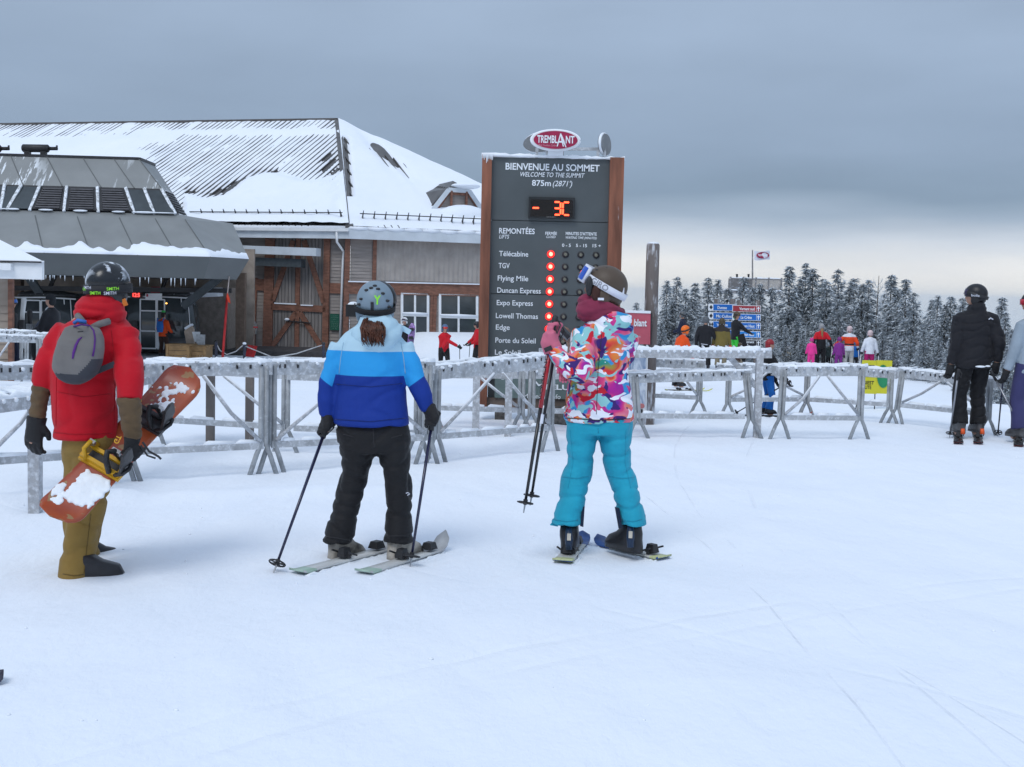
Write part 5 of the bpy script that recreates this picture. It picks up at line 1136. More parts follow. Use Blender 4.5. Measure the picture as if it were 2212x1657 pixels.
def folds(sx, sy, sz, amp, seed=0.0, amp2=0.0):
    def f(p):
        q = Vector((p.x*sx+seed, p.y*sy+seed*.7, p.z*sz+.35*math.sin(p.x*9+seed))); n = mnoise.noise(q)
        return amp*(min(1.0, abs(n)*4.5)-.7)+.5*amp*mnoise.noise(q*.6)+amp2*mnoise.noise(Vector((p.x*26+seed, p.y*26, p.z*40)))
    return f
def paint(me, fn):
    me.polygons.foreach_set('material_index', [fn(p.center) for p in me.polygons])

# ------------------------------------------------------------------ figures built on a posed skeleton
def figure(loc, yaw, H, c, label, lean=0.0, crouch=0.0, feet=((-.12, 0), (.12, 0)), hands=None, head=(0, 0), vox=.02, ski_=True, group=None, helmet=True, goggle=None, hood=False, hair=None, up=0.35, seated=False, yoke=None, bulk=1.0, strap=None, fold=None, twist=0.0):
    k = H/1.75; R = Matrix.Rotation(-yaw, 3, 'Z'); loc = Vector(loc); X = lambda x, y, z: loc+R@(Vector((x, y, z))*k)
    dirv = lambda x, y, z: R@Vector((x, y, z))
    fwd = dirv(0, 1, 0); hz_ = .92-crouch; hy = -.10*lean*1.2
    if seated: hz_ = .22; feet = ((-.16, .62), (.16, .66)); hy = 0
    hip = Vector((0, hy, hz_)); td = Vector((0, math.sin(lean), math.cos(lean))); nk = hip+td*.54; hc = hip+td*.60+Vector((0, .035+.05*math.sin(lean), .12))
    sh = [nk-td*.085+Vector((s*.165*bulk, 0, 0)) for s in (-1, 1)]; hands = hands or [(-.30, .12, .80), (.30, .12, .80)]; hands = [Vector(h) for h in hands]
    el = [ik(sh[i], hands[i], .30, .27, Vector(((-1, 1)[i]*.35, -.8, -.3))) for i in (0, 1)]
    hp = [hip+Vector((s*.095, 0, -.02)) for s in (-1, 1)]; an = [Vector((f[0], f[1], .10 if len(f) < 3 else f[2])) for f in feet]
    kn = [ik(hp[i], an[i], .412, .402, Vector(((-1, 1)[i]*.12, 1, .1 if not seated else 1.2))) for i in (0, 1)]
    W_ = lambda v: X(*v); Rh = R@Matrix.Rotation(-head[0], 3, 'Z')@Matrix.Rotation(-head[1], 3, 'X'); C = W_(hc)
    tor = lambda e, g: [(W_(hip-td*g), (.165+e)*k*bulk, (.115+e)*k), (W_(hip+td*.06), (.158+e)*k*bulk, (.110+e)*k), (W_(hip+td*.22), (.150+e)*k*bulk, (.105+e)*k), (W_(hip+td*.38), (.178+e)*k*bulk, (.115+e)*k), (W_(nk-td*.06), (.165+e)*k*bulk, (.095+e)*k), (W_(nk), (.085+e)*k, (.075+e)*k)]
    b = MB(); head_mb(b, C, Rh, k, W_(nk-td*.05)); b.tube(tor(-.02, .08), 16, ref=fwd)
    for i in (0, 1):
        b.tube([(W_(sh[i]), .055*k, .055*k), (W_(el[i]), .042*k, .042*k), (W_(hands[i]), .030*k, .030*k)], 10); b.ell(W_(hands[i]), .04*k, .03*k, .05*k, R, 10, 6)
        b.tube([(W_(hp[i]), .085*k, .085*k), (W_(kn[i]), .058*k, .058*k), (W_(an[i]), .04*k, .04*k)], 12); b.ell(W_(an[i]+Vector((0,.05,-.06))), .035*k, .1*k, .03*k, R, 10, 6)
    po = link('person', remesh(b, max(vox, .014), 3, None, loc, 'person'), c.get('skin', M_SKIN), None, loc, label, 'person', group)
    if vox < .016: face_bits(po, C, Rh, k)
    j = MB(); j.tube(tor(.028, .11), 20, ref=fwd)
    for i in (0, 1): j.tube([(W_(sh[i]+Vector(((1, -1)[i]*.08, 0, .035))), .070*k, .075*k), (W_(sh[i]), .086*k*bulk, .088*k), (W_(sh[i].lerp(el[i], .6)), .078*k*bulk, .078*k), (W_(el[i]), .070*k, .070*k), (W_(el[i].lerp(hands[i], .82)), .056*k, .056*k)], 12)
    if hood: j.tube([(W_(nk-td*.03-Vector((0,.02,0))), .12*k, .10*k), (W_(nk+td*.05-Vector((0,.02,0))), .112*k, .10*k), (W_(nk+td*.09-Vector((0,.01,0))), .09*k, .085*k)], 14, ref=fwd)
    else: j.tube([(W_(nk-td*.05), .10*k, .09*k), (W_(nk+td*.045), .075*k, .075*k)], 12, ref=fwd)
    jm = remesh(j, vox, 3, fold, loc, 'jacket'); jo = link('jacket', jm, c['jacket'], po)
    if yoke: paint(jm, lambda q: 1 if yoke(q/k) else 0)
    t = MB(); t.tube([(W_(hip+td*.10), .165*k*bulk, .118*k), (W_(hip), .176*k*bulk, .13*k), (W_(hip-Vector((0,0,.10))), .165*k*bulk, .12*k)], 16, ref=fwd)
    for i in (0, 1): t.tube([(W_(hp[i]+Vector((0,0,.03))), .10*k, .11*k), (W_(hp[i].lerp(kn[i], .5)), .098*k, .10*k), (W_(kn[i]), .084*k, .086*k), (W_(kn[i].lerp(an[i], .5)), .082*k, .085*k), (W_(kn[i].lerp(an[i], .87)), .095*k, .105*k)], 14, ref=fwd)
    link('trousers', remesh(t, vox, 3, fold, loc, 'trousers'), c['trousers'], po)
    for i in (0, 1):
        part('boot', boot(MB(), W_(an[i]), fwd, k, ski_), c.get('boots', M_BOOT), po, True)
        g = MB(); hd = (hands[i]-el[i]).normalized(); rest_glove(g, W_(el[i].lerp(hands[i], .85)), dirv(*hd), fwd, dirv((1, -1)[i], .3, 0), k*.92); part('glove', g, c.get('gloves', M_GLOVE), po, True)
    if helmet: helmet_parts(po, C, Rh, c['helmet'], k, goggle, strap, up=up)
    elif hair:
        h = MB(); h.ell(C+Rh@Vector((0,-.015,.03))*k, .088*k, .108*k, .112*k, Rh, 18, 10, z0=-.15); h.ell(C+Rh@Vector((0,-.05,-.02))*k, .08*k, .07*k, .09*k, Rh); part('hat', h, hair, po, True)
    return po, {'C': C, 'Rh': Rh, 'hands': [W_(h) for h in hands], 'X': X, 'k': k, 'nk': W_(nk), 'hip': W_(hip), 'td': dirv(*td)}
# ------------------------------------------------------------------ snowboarder in red
def T(rows, d, ry=.6, dy=0.0):
    """rows of (left x, right x, y[, depth offset[, half depth]]) -> horizontal elliptical rings"""
    out_ = []
    for r in rows:
        o = r[3] if len(r) > 3 and r[3] is not None else dy; dd = d+o; c = at((r[0]+r[1])/2, r[2], dd); rx = (r[1]-r[0])/2*dd/F
        out_.append((c, rx, r[4] if len(r) > 4 else rx*ry))
    return out_
def A(pts, d):
    """limb path: (x, y, depth offset, radius in pixels)"""
    return [(at(x, y, d+o), r*d/F, r*d/F) for (x, y, o, r) in pts]
def shrink(rings, k): return [(c, a*k, b*k) for c, a, b in rings]
d1 = 6.6; L1 = Vector((at(185, 900, d1).x, d1, gzs(at(185, 900, d1).x, d1)))
MR = cloth('red_shell', (.50, .002, .013), .7, .25); MBR = cloth('brown_cuffs', (.125,.082,.045), .85); MOC = cloth('ochre_trousers', (.25,.158,.042), .85, .3)
tor1 = T([(118,250,946,0,.155), (117,252,900,0,.165), (114,250,840,0,.17), (112,262,780,0,.175), (120,276,735,0,.17), (135,284,705,.0,.155), (160,268,688,.01,.13), (178,256,672,.02,.10)], d1)
la1 = A([(150,712,0,32), (122,752,.0,31), (100,800,-.02,27), (92,836,-.03,23)], d1); ra1 = A([(268,718,-.02,32), (276,770,-.08,31), (279,820,-.16,30), (279,866,-.20,26)], d1)
cl1 = A([(92,826,-.03,22), (86,868,-.02,19), (79,908,0,17)], d1); cr1 = A([(279,858,-.20,26), (283,900,-.20,22), (287,950,-.18,18)], d1)
hc1 = at(236, 622, d1+.03); Rh1 = Matrix.Rotation(math.radians(-28), 3, 'Z')@Matrix.Rotation(math.radians(4), 3, 'X')
leg1 = T([(140,250,935,0,.13), (134,246,975,0,.12), (140,238,1040,.02,.115), (139,224,1110,.03,.11), (135,212,1165,.02,.105), (131,203,1215,.0,.105), (129,192,1254,-.02,.12)], d1)
leg1b = T([(170,250,950,.08,.12), (165,244,1000,.18,.11), (150,226,1080,.34,.10), (152,216,1160,.42,.09), (156,214,1212,.46,.09)], d1)
bb = MB(); head_mb(bb, hc1, Rh1, 1.0, at(214, 690, d1+.02))
for r_ in (shrink(tor1, .75), shrink(leg1, .62), shrink(leg1b, .6), shrink(la1+cl1[1:], .6), shrink(ra1+cr1[1:], .6)): bb.tube(r_, 12)
bb.ell(at(72, 940, d1), .035, .03, .06); bb.ell(at(289, 955, d1-.17), .025, .022, .04)
p1 = link('person', remesh(bb, .014, 2, None, L1, 'person'), M_SKIN, None, L1, 'snowboarder in a red jacket with brown cuffs walking with an orange board under the arm', 'person')
j = MB(); j.tube(tor1, 24, horiz=True); j.tube(la1, 16); j.tube(ra1, 16)
link('jacket', remesh(j, .011, 5, folds(3.5, 3.5, 6, .011, 3.1, .0012), L1, 'jacket'), MR, p1)
hd = MB(); hd.tube([(at(216,692,d1+.0), .125, .115), (at(217,672,d1-.01), .135, .13), (at(216,650,d1-.01), .118, .12), (at(212,634,d1-.02), .085, .09), (at(206,622,d1-.03), .04, .05)], 18, ref=(0,1,0))
link('hood', remesh(hd, .010, 3, folds(4, 4, 16, .012, 1.7), L1, 'hood'), MR, p1)
part('chin_strap', MB().bar(at(266,646,d1-.03), at(272,660,d1-.02), .022, .012), mat('orange_strap', (.75,.22,.03), .6), p1)
for nm, rg in (('left', cl1), ('right', cr1)):
    m_ = MB().tube(rg, 16); link('sleeve_cuff', remesh(m_, .009, 3, folds(8, 8, 18, .008, 5), L1, 'sleeve_cuff'), MBR, p1)
t = MB(); t.tube(leg1, 20, horiz=True); t.tube(leg1b, 18, horiz=True); link('trousers', remesh(t, .011, 4, folds(4, 4, 7, .016, 8, .001), L1, 'trousers'), MOC, p1)
b_ = MB(); boot(b_, at(176, 1246, d1-.02)+Vector((0,0,.03)), (1,.25,0), 1.05, False); part('boot', b_, M_BOOT, p1, True)
b_ = MB(); boot(b_, at(190, 1216, d1+.5)+Vector((0,0,.03)), (.6,.8,0), 1.0, False); part('boot', b_, M_BOOT, p1, True)
g = MB(); rest_glove(g, at(80, 900, d1), (-.14, -.05, -1), (.25, .8, 0), (1, .1, 0), 1.08); link('glove', remesh(g, .0065, 2, None, L1, 'glove'), M_GLOVE, p1)
g = MB(); grip_glove(g, at(286, 944, d1-.18), at(290, 972, d1-.16), at(340, 932, d1)-at(260, 1012, d1), (-.1, -1, .5)); link('glove', remesh(g, .0065, 2, None, L1, 'glove'), M_GLOVE, p1)
part('glove_leash', MB().path([at(308, 955, d1-.2), at(322, 975, d1-.2), at(342, 986, d1-.2), at(348, 992, d1-.2)], .006, 6).path([at(304, 962, d1-.21), at(318, 984, d1-.21), at(336, 990, d1-.21)], .005, 6), M_BLACK, p1)
def snowy_helmet():
    mt, nt, b = base_mat('snowy_black_helmet'); v = coords(nt); n = noise_tex(nt, v, 16, 6, .6); n2 = noise_tex(nt, v, 5, 2)
    f = math_n(nt, 'MULTIPLY', maprange(nt, n, .50, .57), maprange(nt, n2, .44, .52)); c = mix_c(nt, f, (.012,.014,.018), (.6,.64,.7)); nt.links.new(c, b.inputs['Base Color']); nt.links.new(maprange(nt, f, 0, 1, .22, .8), b.inputs['Roughness']); return mt
M_SH = snowy_helmet(); ho = helmet_parts(p1, hc1, Rh1, M_SH, .95)
part('goggle_strap', ribbon(MB(), hc1+Rh1@Vector((0,-.008,.0)), Rh1, .111, .130, -.026, .020, 100, 440, .004, 40), mat('dark_strap', (.02,.02,.024), .7), p1, True)
M_LIME = mat('lime_print', (.32,.85,.04), .5, 0, bump=0); M_WPR = mat('white_print', (.6,.62,.7), .5, 0, bump=0)
def wrap_text(par, s, c, R, rx, ry, z, a_mid, width, cap, m_, bold=.01):
    vs, fs = text_mesh(s, bold, 0); x0 = min(v.x for v in vs); x1 = max(v.x for v in vs); hv, _ = text_mesh('H', bold, 0); ch = max(v.y for v in hv); mb = MB(); out2 = []
    for v in vs:
        u = (v.x-(x0+x1)/2)/(x1-x0)*width; a = math.radians(a_mid)+u/((rx+ry)/2); out2.append(Vector(c)+R@Vector((rx*math.cos(a), ry*math.sin(a), z+v.y/ch*cap)))
    part('lettering', mb.add(out2, fs), m_, par)
for s, a_, z, m_ in (('SMITH', 288, -.026, M_LIME), ('SMITH', 331, -.006, M_LIME), ('SMITH', 243, -.008, M_LIME), ('SMITH', 324, -.028, M_WPR), ('SMITH', 264, .002, M_WPR)): wrap_text(p1, s, hc1+Rh1@Vector((0,-.008,0)), Rh1, .1165, .1355, z, a_, .062, .016, m_)
# backpack
bp = thing('backpack', at(170, 820, d1-.16), 'small grey backpack with purple zips on the red jacket', 'backpack')
M_BPG = cloth('grey_pack', (.175,.165,.16), .85, .2); M_BPD = cloth('charcoal_pack', (.05,.052,.062), .85); M_PUR = mat('purple_zip', (.10,.015,.20), .6)
bpk = MB().tube([(at(184,706,d1-.19), .075, .035), (at(182,716,d1-.20), .10, .06), (at(175,745,d1-.215), .117, .085), (at(167,780,d1-.215), .122, .095), (at(162,800,d1-.21), .115, .09), (at(162,815,d1-.20), .09, .07), (at(163,823,d1-.19), .055, .04)], 20, ref=(0,1,0), sq=.8)
bo = link('body', remesh(bpk, .010, 3, folds(6, 6, 8, .004, 2), wloc(bp), 'body'), [M_BPG, M_BPD], bp)
wl = wloc(bp); ip = lambda c: proj(c+wl)
paint(bo.data, lambda c: 1 if (ip(c)[1] > 806+.10*(ip(c)[0]-120) or (ip(c)[0] > 186-(ip(c)[1]-790)*.9 and ip(c)[1] > 776)) else 0)
def on_pack(x, y, o=0.0):
    r = ray(x, y); hit, l_, n_, _ = bo.ray_cast(cam_pos-wl, r.normalized()); return (l_+wl+n_*o) if hit else at(x, y, d1-.3)
bpy.context.view_layer.update()
part('front_zip', MB().path([on_pack(x, y, .002) for x, y in ((177,729), (170,734), (164,746), (159,762), (157,775))], [.003,.006,.007,.007,.004], 6), M_PUR, bp, True)
part('top_zip', MB().path([on_pack(x, y, .002) for x, y in ((160,706), (176,701), (192,704), (202,714), (205,732), (203,755), (200,770))], .005, 6), M_PUR, bp, True)
part('hanging_loop', MB().path([at(160,698,d1-.19), at(168,692,d1-.2), at(186,696,d1-.2)], .010, 6), mat('blue_loop', (.04,.16,.5), .6), bp, True)
part('shoulder_strap', MB().path([at(186,708,d1-.17), at(176,692,d1-.16), at(168,682,d1-.12)], .018, 8).path([at(196,710,d1-.16), at(215,700,d1-.15), at(236,694,d1-.11)], .018, 8), M_BPG, bp, True)
part('side_strap', MB().bar(at(200,806,d1-.18), at(248,786,d1-.16), .030, .008), M_BPD, bp); part('mesh_tab', MB().bar(at(168,717,d1-.296), at(180,716,d1-.296), .006, .004), M_BLACK, bp)
# snowboard
lo_, hi_ = at(110, 1127, 6.22), at(411, 807, 6.95); Ax = (hi_-lo_).normalized(); SL = (hi_-lo_).length; Nn = Vector((.05, -1, .55)); Nn = (Nn-Ax*Nn.dot(Ax)).normalized(); Vv = Nn.cross(Ax)
def boardmat():
    mt, nt, b = base_mat('orange_topsheet'); v = coords(nt); n = noise_tex(nt, v, 3.2, 4); c = mix_c(nt, maprange(nt, n, .35, .65), (.42,.085,.022), (.24,.055,.045))
    gr = noise_tex(nt, v, 11, 2); c = mix_c(nt, maprange(nt, gr, .60, .62, 0, .7), c, (.30,.24,.12)); nt.links.new(c, b.inputs['Base Color']); b.inputs['Roughness'].default_value = .35; return mt
sb = thing('snowboard', lo_.lerp(hi_, .5), 'orange snowboard with snow patches and yellow-black bindings carried under the arm', 'snowboard')
nb_, mb_ = 44, 8; vs = []; fs = []
for side in (1, -1):
    for i in range(nb_+1):
        u = i/nb_; s_ = abs(2*u-1); w = .125*(.86+.14*s_**2); tipk = max(0, (s_-.80)/.20); w *= math.sqrt(max(0.0, 1-tipk**2.6)); z = .055*max(0, (s_-.78)/.22)**1.7
        for jx in range(mb_+1): vs.append(lo_+Ax*(SL*u)+Vv*(w*(2*jx/mb_-1))+Nn*(z+.005*side))
o2 = (nb_+1)*(mb_+1)
for q in (0, 1):
    for i in range(nb_):
        for jx in range(mb_): a_ = q*o2+i*(mb_+1)+jx; fs.append([a_, a_+1, a_+mb_+2, a_+mb_+1])
for i in range(nb_):
    for jx in (0, mb_): a_ = i*(mb_+1)+jx; fs.append([a_, a_+mb_+1, a_+mb_+1+o2, a_+o2])
part('deck', MB().add(vs, fs), boardmat(), sb, True)
BX = lambda u, v, n: lo_+Ax*(SL*u)+Vv*v+Nn*n
def snowpatch(u0, v0, ru, rv, seed, h=.012):
    rr = random.Random(seed); mb = MB()
    for _ in range(34): q_ = rr.uniform(.25, 1); mb.ell(BX(u0+rr.gauss(0, ru*.6), v0+rr.gauss(0, rv*.55), .005), rr.uniform(.006, .026)*q_, rr.uniform(.006, .022)*q_, rr.uniform(.008, .013), Matrix((Ax, Vv, Nn)).transposed(), 9, 5)
    return mb
for k, a_ in enumerate(((.84, .02, .06, .06), (.77, -.02, .05, .05), (.90, -.03, .03, .04), (.10, .05, .05, .03), (.15, .085, .03, .02))): link('snow_patch', remesh(snowpatch(*a_, 11+k), .006, 2, None, wloc(sb), 'snow_patch'), M_FSNOW, sb, kind='stuff')
big = MB(); rr = random.Random(77)
for _ in range(150):
    u = .13+.17*rr.random(); v = -.03+rr.gauss(0, .034)+.05*(.22-u); q_ = 1.25-abs(u-.22)*7; big.ell(BX(u, max(-.10, min(.10, v)), .004), .010+.024*rr.random()*q_, .008+.022*rr.random()*q_, rr.uniform(.010, .016), Matrix((Ax, Vv, Nn)).transposed(), 9, 5)
link('snow_patch', remesh(big, .007, 3, None, wloc(sb), 'snow_patch'), M_FSNOW, sb, kind='stuff')
M_YEL = mat('yellow_binding', (.62,.34,.015), .45, .1, 8, .1)
def binding(u, fl):
    Rm = Matrix((Ax, Vv, Nn)).transposed(); bo_ = part('binding', MB().box(BX(u, 0, .018), (.10, .25, .022), Rm).box(BX(u-.028, -.0, .035), (.02, .24, .04), Rm).box(BX(u+.030, 0, .035), (.02, .24, .04), Rm), M_YEL if u < .5 else MATS['grey_boot0'], sb)
    part('foot_pad', MB().box(BX(u, 0, .031), (.07, .18, .01), Rm), M_BLACK, bo_); part('heel_hoop', MB().path([BX(u-.033, .10*fl, .04), BX(u-.03, .15*fl, .09), BX(u, .165*fl, .105), BX(u+.03, .15*fl, .09), BX(u+.033, .10*fl, .04)], .012, 7), M_BLACK, bo_, True)
    hb = [BX(u-.036, .13*fl, .06), BX(u-.042, .155*fl, .16), BX(u-.03, .165*fl, .26), BX(u, .17*fl, .285), BX(u+.03, .165*fl, .26), BX(u+.042, .155*fl, .16), BX(u+.036, .13*fl, .06)]; part('highback', MB().poly(hb, .014, Vv), M_BLACK, bo_)
    part('ankle_strap', MB().path([BX(u-.04, .07*fl, .05), BX(u-.03, .05*fl, .13), BX(u, .035*fl, .155), BX(u+.03, .05*fl, .13), BX(u+.045, .07*fl, .06)], .016, 7), M_BLACK, bo_, True); part('toe_strap', MB().path([BX(u-.04, -.08*fl, .04), BX(u-.02, -.10*fl, .10), BX(u+.02, -.10*fl, .105), BX(u+.05, -.08*fl, .05)], .012, 7), M_YEL, bo_, True)
    part('buckle', MB().box(BX(u+.036, .055*fl, .12), (.02, .05, .03), Rm), M_STEEL, bo_); part('buckle', MB().box(BX(u+.03, -.095*fl, .09), (.02, .035, .025), Rm), M_STEEL, bo_); part('ladder', MB().path([BX(u+.045, -.08*fl, .05), BX(u+.06, -.12*fl, .09), BX(u+.055, -.17*fl, .11)], .006, 5), M_BLACK if fl > 0 else M_LIME, bo_, True)
    return bo_
mat('grey_boot0', (.05,.05,.055), .4); b1_ = binding(.36, -1); b2_ = binding(.66, -1)
part('lettering', letters(MB(), 'GT', BX(.40, -.04, .19), Ax+Vv*.3, Nn*.2+Vv*-1, .05, .03, .02), M_YEL, b1_)

# ------------------------------------------------------------------ skier in blue
d2 = 7.2; L2_ = Vector((at(800, 1200, d2).x, d2, gzs(at(800, 1200, d2).x, d2))); zrel = lambda y, d, x=800: at(x, y, d).z
def blue_jacket():
    mt, nt, b = base_mat('three_blue_jacket'); t = nnode(nt, 'ShaderNodeTexCoord'); s = nnode(nt, 'ShaderNodeSeparateXYZ'); nt.links.new(t.outputs['Object'], s.inputs[0])
    ax_ = math_n(nt, 'ABSOLUTE', math_n(nt, 'SUBTRACT', s.outputs[0], at(801, 800, d2).x-L2_.x)); za = zrel(757, d2)-L2_.z; zb = zrel(809, d2)-L2_.z
    sl = maprange(nt, ax_, .195, .215, 0, 1); lift = maprange(nt, ax_, .21, .31, -.075, .0); zoff = math_n(nt, 'MULTIPLY', sl, lift)
    zz = math_n(nt, 'SUBTRACT', s.outputs[2], zoff); f1 = maprange(nt, zz, zb-.002, zb+.002); f2 = maprange(nt, s.outputs[2], za-.002, za+.002)
    c = mix_c(nt, f1, (.007,.036,.27), (.025,.33,.74)); c = mix_c(nt, f2, c, (.44,.64,.76)); nt.links.new(c, b.inputs['Base Color']); b.inputs['Roughness'].default_value = .75; b.inputs['Specular IOR Level'].default_value = .3
    p = bump_n(nt, noise_tex(nt, coords(nt, 'Object', (1,1,2)), 13, 3, .5, .8), .22, .010, b); bump_n(nt, noise_tex(nt, coords(nt), 330, 2), .12, .002, b, p); return mt
MBJ = blue_jacket(); MPALE = cloth('pale_blue_hood', (.44,.64,.76), .8, .25); MBT = cloth('black_ski_trousers', (.012,.012,.014), .7, .5)
tor2 = T([(721,884,917,0,.172), (722,881,895,0,.165), (724,877,860,0,.155), (727,876,825,0,.16), (727,877,790,0,.165), (727,880,760,0,.155), (732,876,738,0,.14), (746,862,722,.01,.12), (768,846,706,.02,.09)], d2)
la2 = A([(738,748,0,25), (722,785,-.01,24), (707,830,-.02,21), (705,862,-.02,19), (708,896,0,18)], d2); ra2 = A([(868,748,0,25), (886,785,-.01,24), (902,828,-.02,22), (914,855,-.02,19), (926,884,0,16)], d2)
hip2 = T([(732,876,895,0,.125), (726,884,925,0,.145), (728,888,955,0,.15), (735,886,975,0,.145)], d2)
l2 = T([(730,815,950,0,.125), (735,811,985,0,.12), (738,801,1010,0,.115), (731,797,1040,.02,.11), (724,786,1070,.01,.105), (718,775,1100,-.01,.10), (706,768,1135,-.03,.105), (695,764,1170,-.04,.12)], d2)
r2 = T([(806,888,950,0,.125), (816,887,985,0,.12), (824,886,1010,0,.115), (830,891,1040,.02,.11), (835,892,1080,.01,.10), (833,889,1120,0,.10), (829,892,1168,-.02,.115)], d2)
hc2 = at(810, 658, d2+.02); Rh2 = Matrix.Rotation(math.radians(6), 3, 'Z')@Matrix.Rotation(math.radians(14), 3, 'X')
bb = MB(); head_mb(bb, hc2, Rh2, .93, at(808, 712, d2+.01))
for r_ in (shrink(tor2, .75), shrink(hip2, .7), shrink(l2, .6), shrink(r2, .6), shrink(la2, .6), shrink(ra2, .6)): bb.tube(r_, 12)
bb.ell(at(706, 918, d2), .03, .03, .05); bb.ell(at(932, 902, d2), .03, .03, .05); bb.tube(shrink(l2[-1:]+[(l2[-1][0]-Vector((0,0,.1)), .07, .07)], .6), 8)
p2 = link('person', remesh(bb, .014, 2, None, L2_, 'person'), M_SKIN, None, L2_, 'skier in a three-tone blue jacket and black trousers seen from behind', 'person')
j = MB(); j.tube(tor2, 24, horiz=True); j.tube(la2, 16); j.tube(ra2, 16); link('jacket', remesh(j, .011, 4, folds(3, 3, 7, .010, 4.4, .001), L2_, 'jacket'), MBJ, p2)
t = MB(); t.tube(hip2, 22, horiz=True); t.tube(l2, 18, horiz=True); t.tube(r2, 18, horiz=True); link('trousers', remesh(t, .011, 4, folds(4, 4, 9, .012, 9.2, .001), L2_, 'trousers'), MBT, p2)
hd = MB(); hd.tube([(at(812,700,d2-.0), .115, .10), (at(814,716,d2-.05), .150, .10), (at(815,734,d2-.09), .135, .085), (at(816,752,d2-.115), .085, .06), (at(816,764,d2-.12), .04, .03)], 20, ref=(0,1,0))
link('hood', remesh(hd, .010, 4, folds(9, 4, 9, .012, 6), L2_, 'hood'), MPALE, p2)
part('hood_tab', MB().bar(at(868,708,d2-.02), at(886,718,d2-.03), .03, .012), MBJ, p2)
col_ = MB().tube([(at(806,712,d2), .105, .09), (at(806,700,d2+.01), .095, .085)], 16); part('collar', col_, cloth('navy_collar', (.01,.02,.06)), p2, True)
M_HB = mat('matt_bluegrey_helmet', (.20,.27,.33), .45, .06, 4, .03); hh = helmet_parts(p2, hc2, Rh2, M_HB, .95)
part('goggle_strap', ribbon(MB(), hc2+Rh2@Vector((0,-.008,-.012)), Rh2, .114, .134, -.017, .015, 130, 410, .005, 36), mat('black_elastic', (.012,.012,.014), .8), p2, True)
HX = lambda a, z, k=1.0: hc2+Rh2@Vector((.1095*k*math.cos(math.radians(a))*math.sqrt(max(0, 1-((z-.027)/.114)**2)), -.008+.129*k*math.sin(math.radians(a))*math.sqrt(max(0, 1-((z-.027)/.114)**2)), z))
for a_, z in ((232, .105), (250, .118), (284, .115), (300, .092), (222, .055), (312, .05), (215, .02), (318, .012), (268, .128)): part('vent', MB().ell(HX(a_, z, .99), .013, .007, .008, Rh2, 8, 5), M_BLACK, p2, True)
part('rear_clip', MB().bar(HX(262, .05, 1.04), HX(262, -.045, 1.05), .017, .008, (0,-1,0)), M_BPD, p2); wrap_text(p2, 'Y', hc2+Rh2@Vector((0,-.008,0)), Rh2, .112, .1315, .040, 277, .042, .050, M_LIME, .045)
for a_ in (253, 284): part('lime_tab', MB().bar(HX(a_, -.038, 1.03), HX(a_+13, -.038, 1.03), .022, .006, (0,-1,0)), M_LIME, p2)
gg = MB()
part('goggles', MB().ell(hc2+Vector((.012,.075,.028)), .108, .085, .112), mat('black_goggle', (.012,.012,.014), .3), p2, True); part('goggle_side', MB().box(at(762,671,d2+.05), (.07,.09,.07)), MATS['black_goggle'], p2); part('goggle_snow', MB().ell(at(764,659,d2+.04), .035, .03, .02), M_FSNOW, p2, True)
# auburn ponytail: a bundle of curved strands
M_HAIR = mat('auburn_hair', (.085,.028,.014), .5, .4, 30, .2, 80)
hr = MB(); rr = random.Random(4)
for k in range(120):
    x0 = 786+rr.uniform(0, 36); x1 = x0+rr.uniform(-8, 10)+(6 if rr.random() < .4 else 0); y1 = rr.uniform(722, 750); bend = rr.uniform(-9, 9)
    hr.path([at(x0, 690+rr.uniform(-3, 3), d2-.085-rr.uniform(0, .02)), at((x0+x1)/2+bend, 708, d2-.16-rr.uniform(0, .03)), at(x1+bend*.6, y1-12, d2-.185-rr.uniform(0, .02)), at(x1+rr.uniform(-4, 8), y1, d2-.18)], [.005, .006, .004, .001], 4)
part('ponytail', hr, M_HAIR, p2, True); part('nape_hair', MB().ell(at(806,694,d2-.05), .07, .05, .03), M_HAIR, p2, True)
for (cx_, cy_, o_) in ((735, 1196, -.04), (862, 1192, -.02)): part('boot', boot(MB(), at(cx_, cy_, d2+o_), (.55, .83, 0), 1.0), mat('beige_grey_boot', (.34,.31,.27), .5, .6, 9, .1), p2, True)
g = MB(); gp1 = at(704, 926, d2-.01); grip_glove(g, at(708, 892, d2), gp1, at(590, 1235, 6.75)-gp1, (.2, -1, .1)); link('glove', remesh(g, .0065, 2, None, L2_, 'glove'), M_GLOVE, p2)
g = MB(); gp2 = at(934, 908, d2-.01); grip_glove(g, at(926, 880, d2), gp2, at(887, 1220, 6.85)-gp2, (.4, -1, .1)); link('glove', remesh(g, .0065, 2, None, L2_, 'glove'), M_GLOVE, p2)
part('knee_emblem', MB().path([at(877,1066,d2-.125), at(881,1064,d2-.125), at(885,1067,d2-.12), at(880,1070,d2-.125)], .003, 5), M_WPR, p2)
M_NAVYP = mat('navy_pole', (.012,.014,.05), .25, .1, 10, 0, coat=.4)
def toground(px, py): p = gpt(px, py); return p
tp1 = toground(591, 1238); tp2 = toground(886, 1224)
pole(gp1-(tp1-gp1).normalized()*.07, tp1, 'dark ski pole in the left hand of the skier in blue', M_NAVYP, .010); pole(gp2-(tp2-gp2).normalized()*.07, tp2, 'dark ski pole in the right hand of the skier in blue', M_NAVYP, .010)
SKW = [mat('ski_white', (.62,.63,.62), .35, .1), mat('ski_mint', (.40,.55,.45), .35, .15), mat('ski_silver', (.50,.51,.52), .3, .15)]
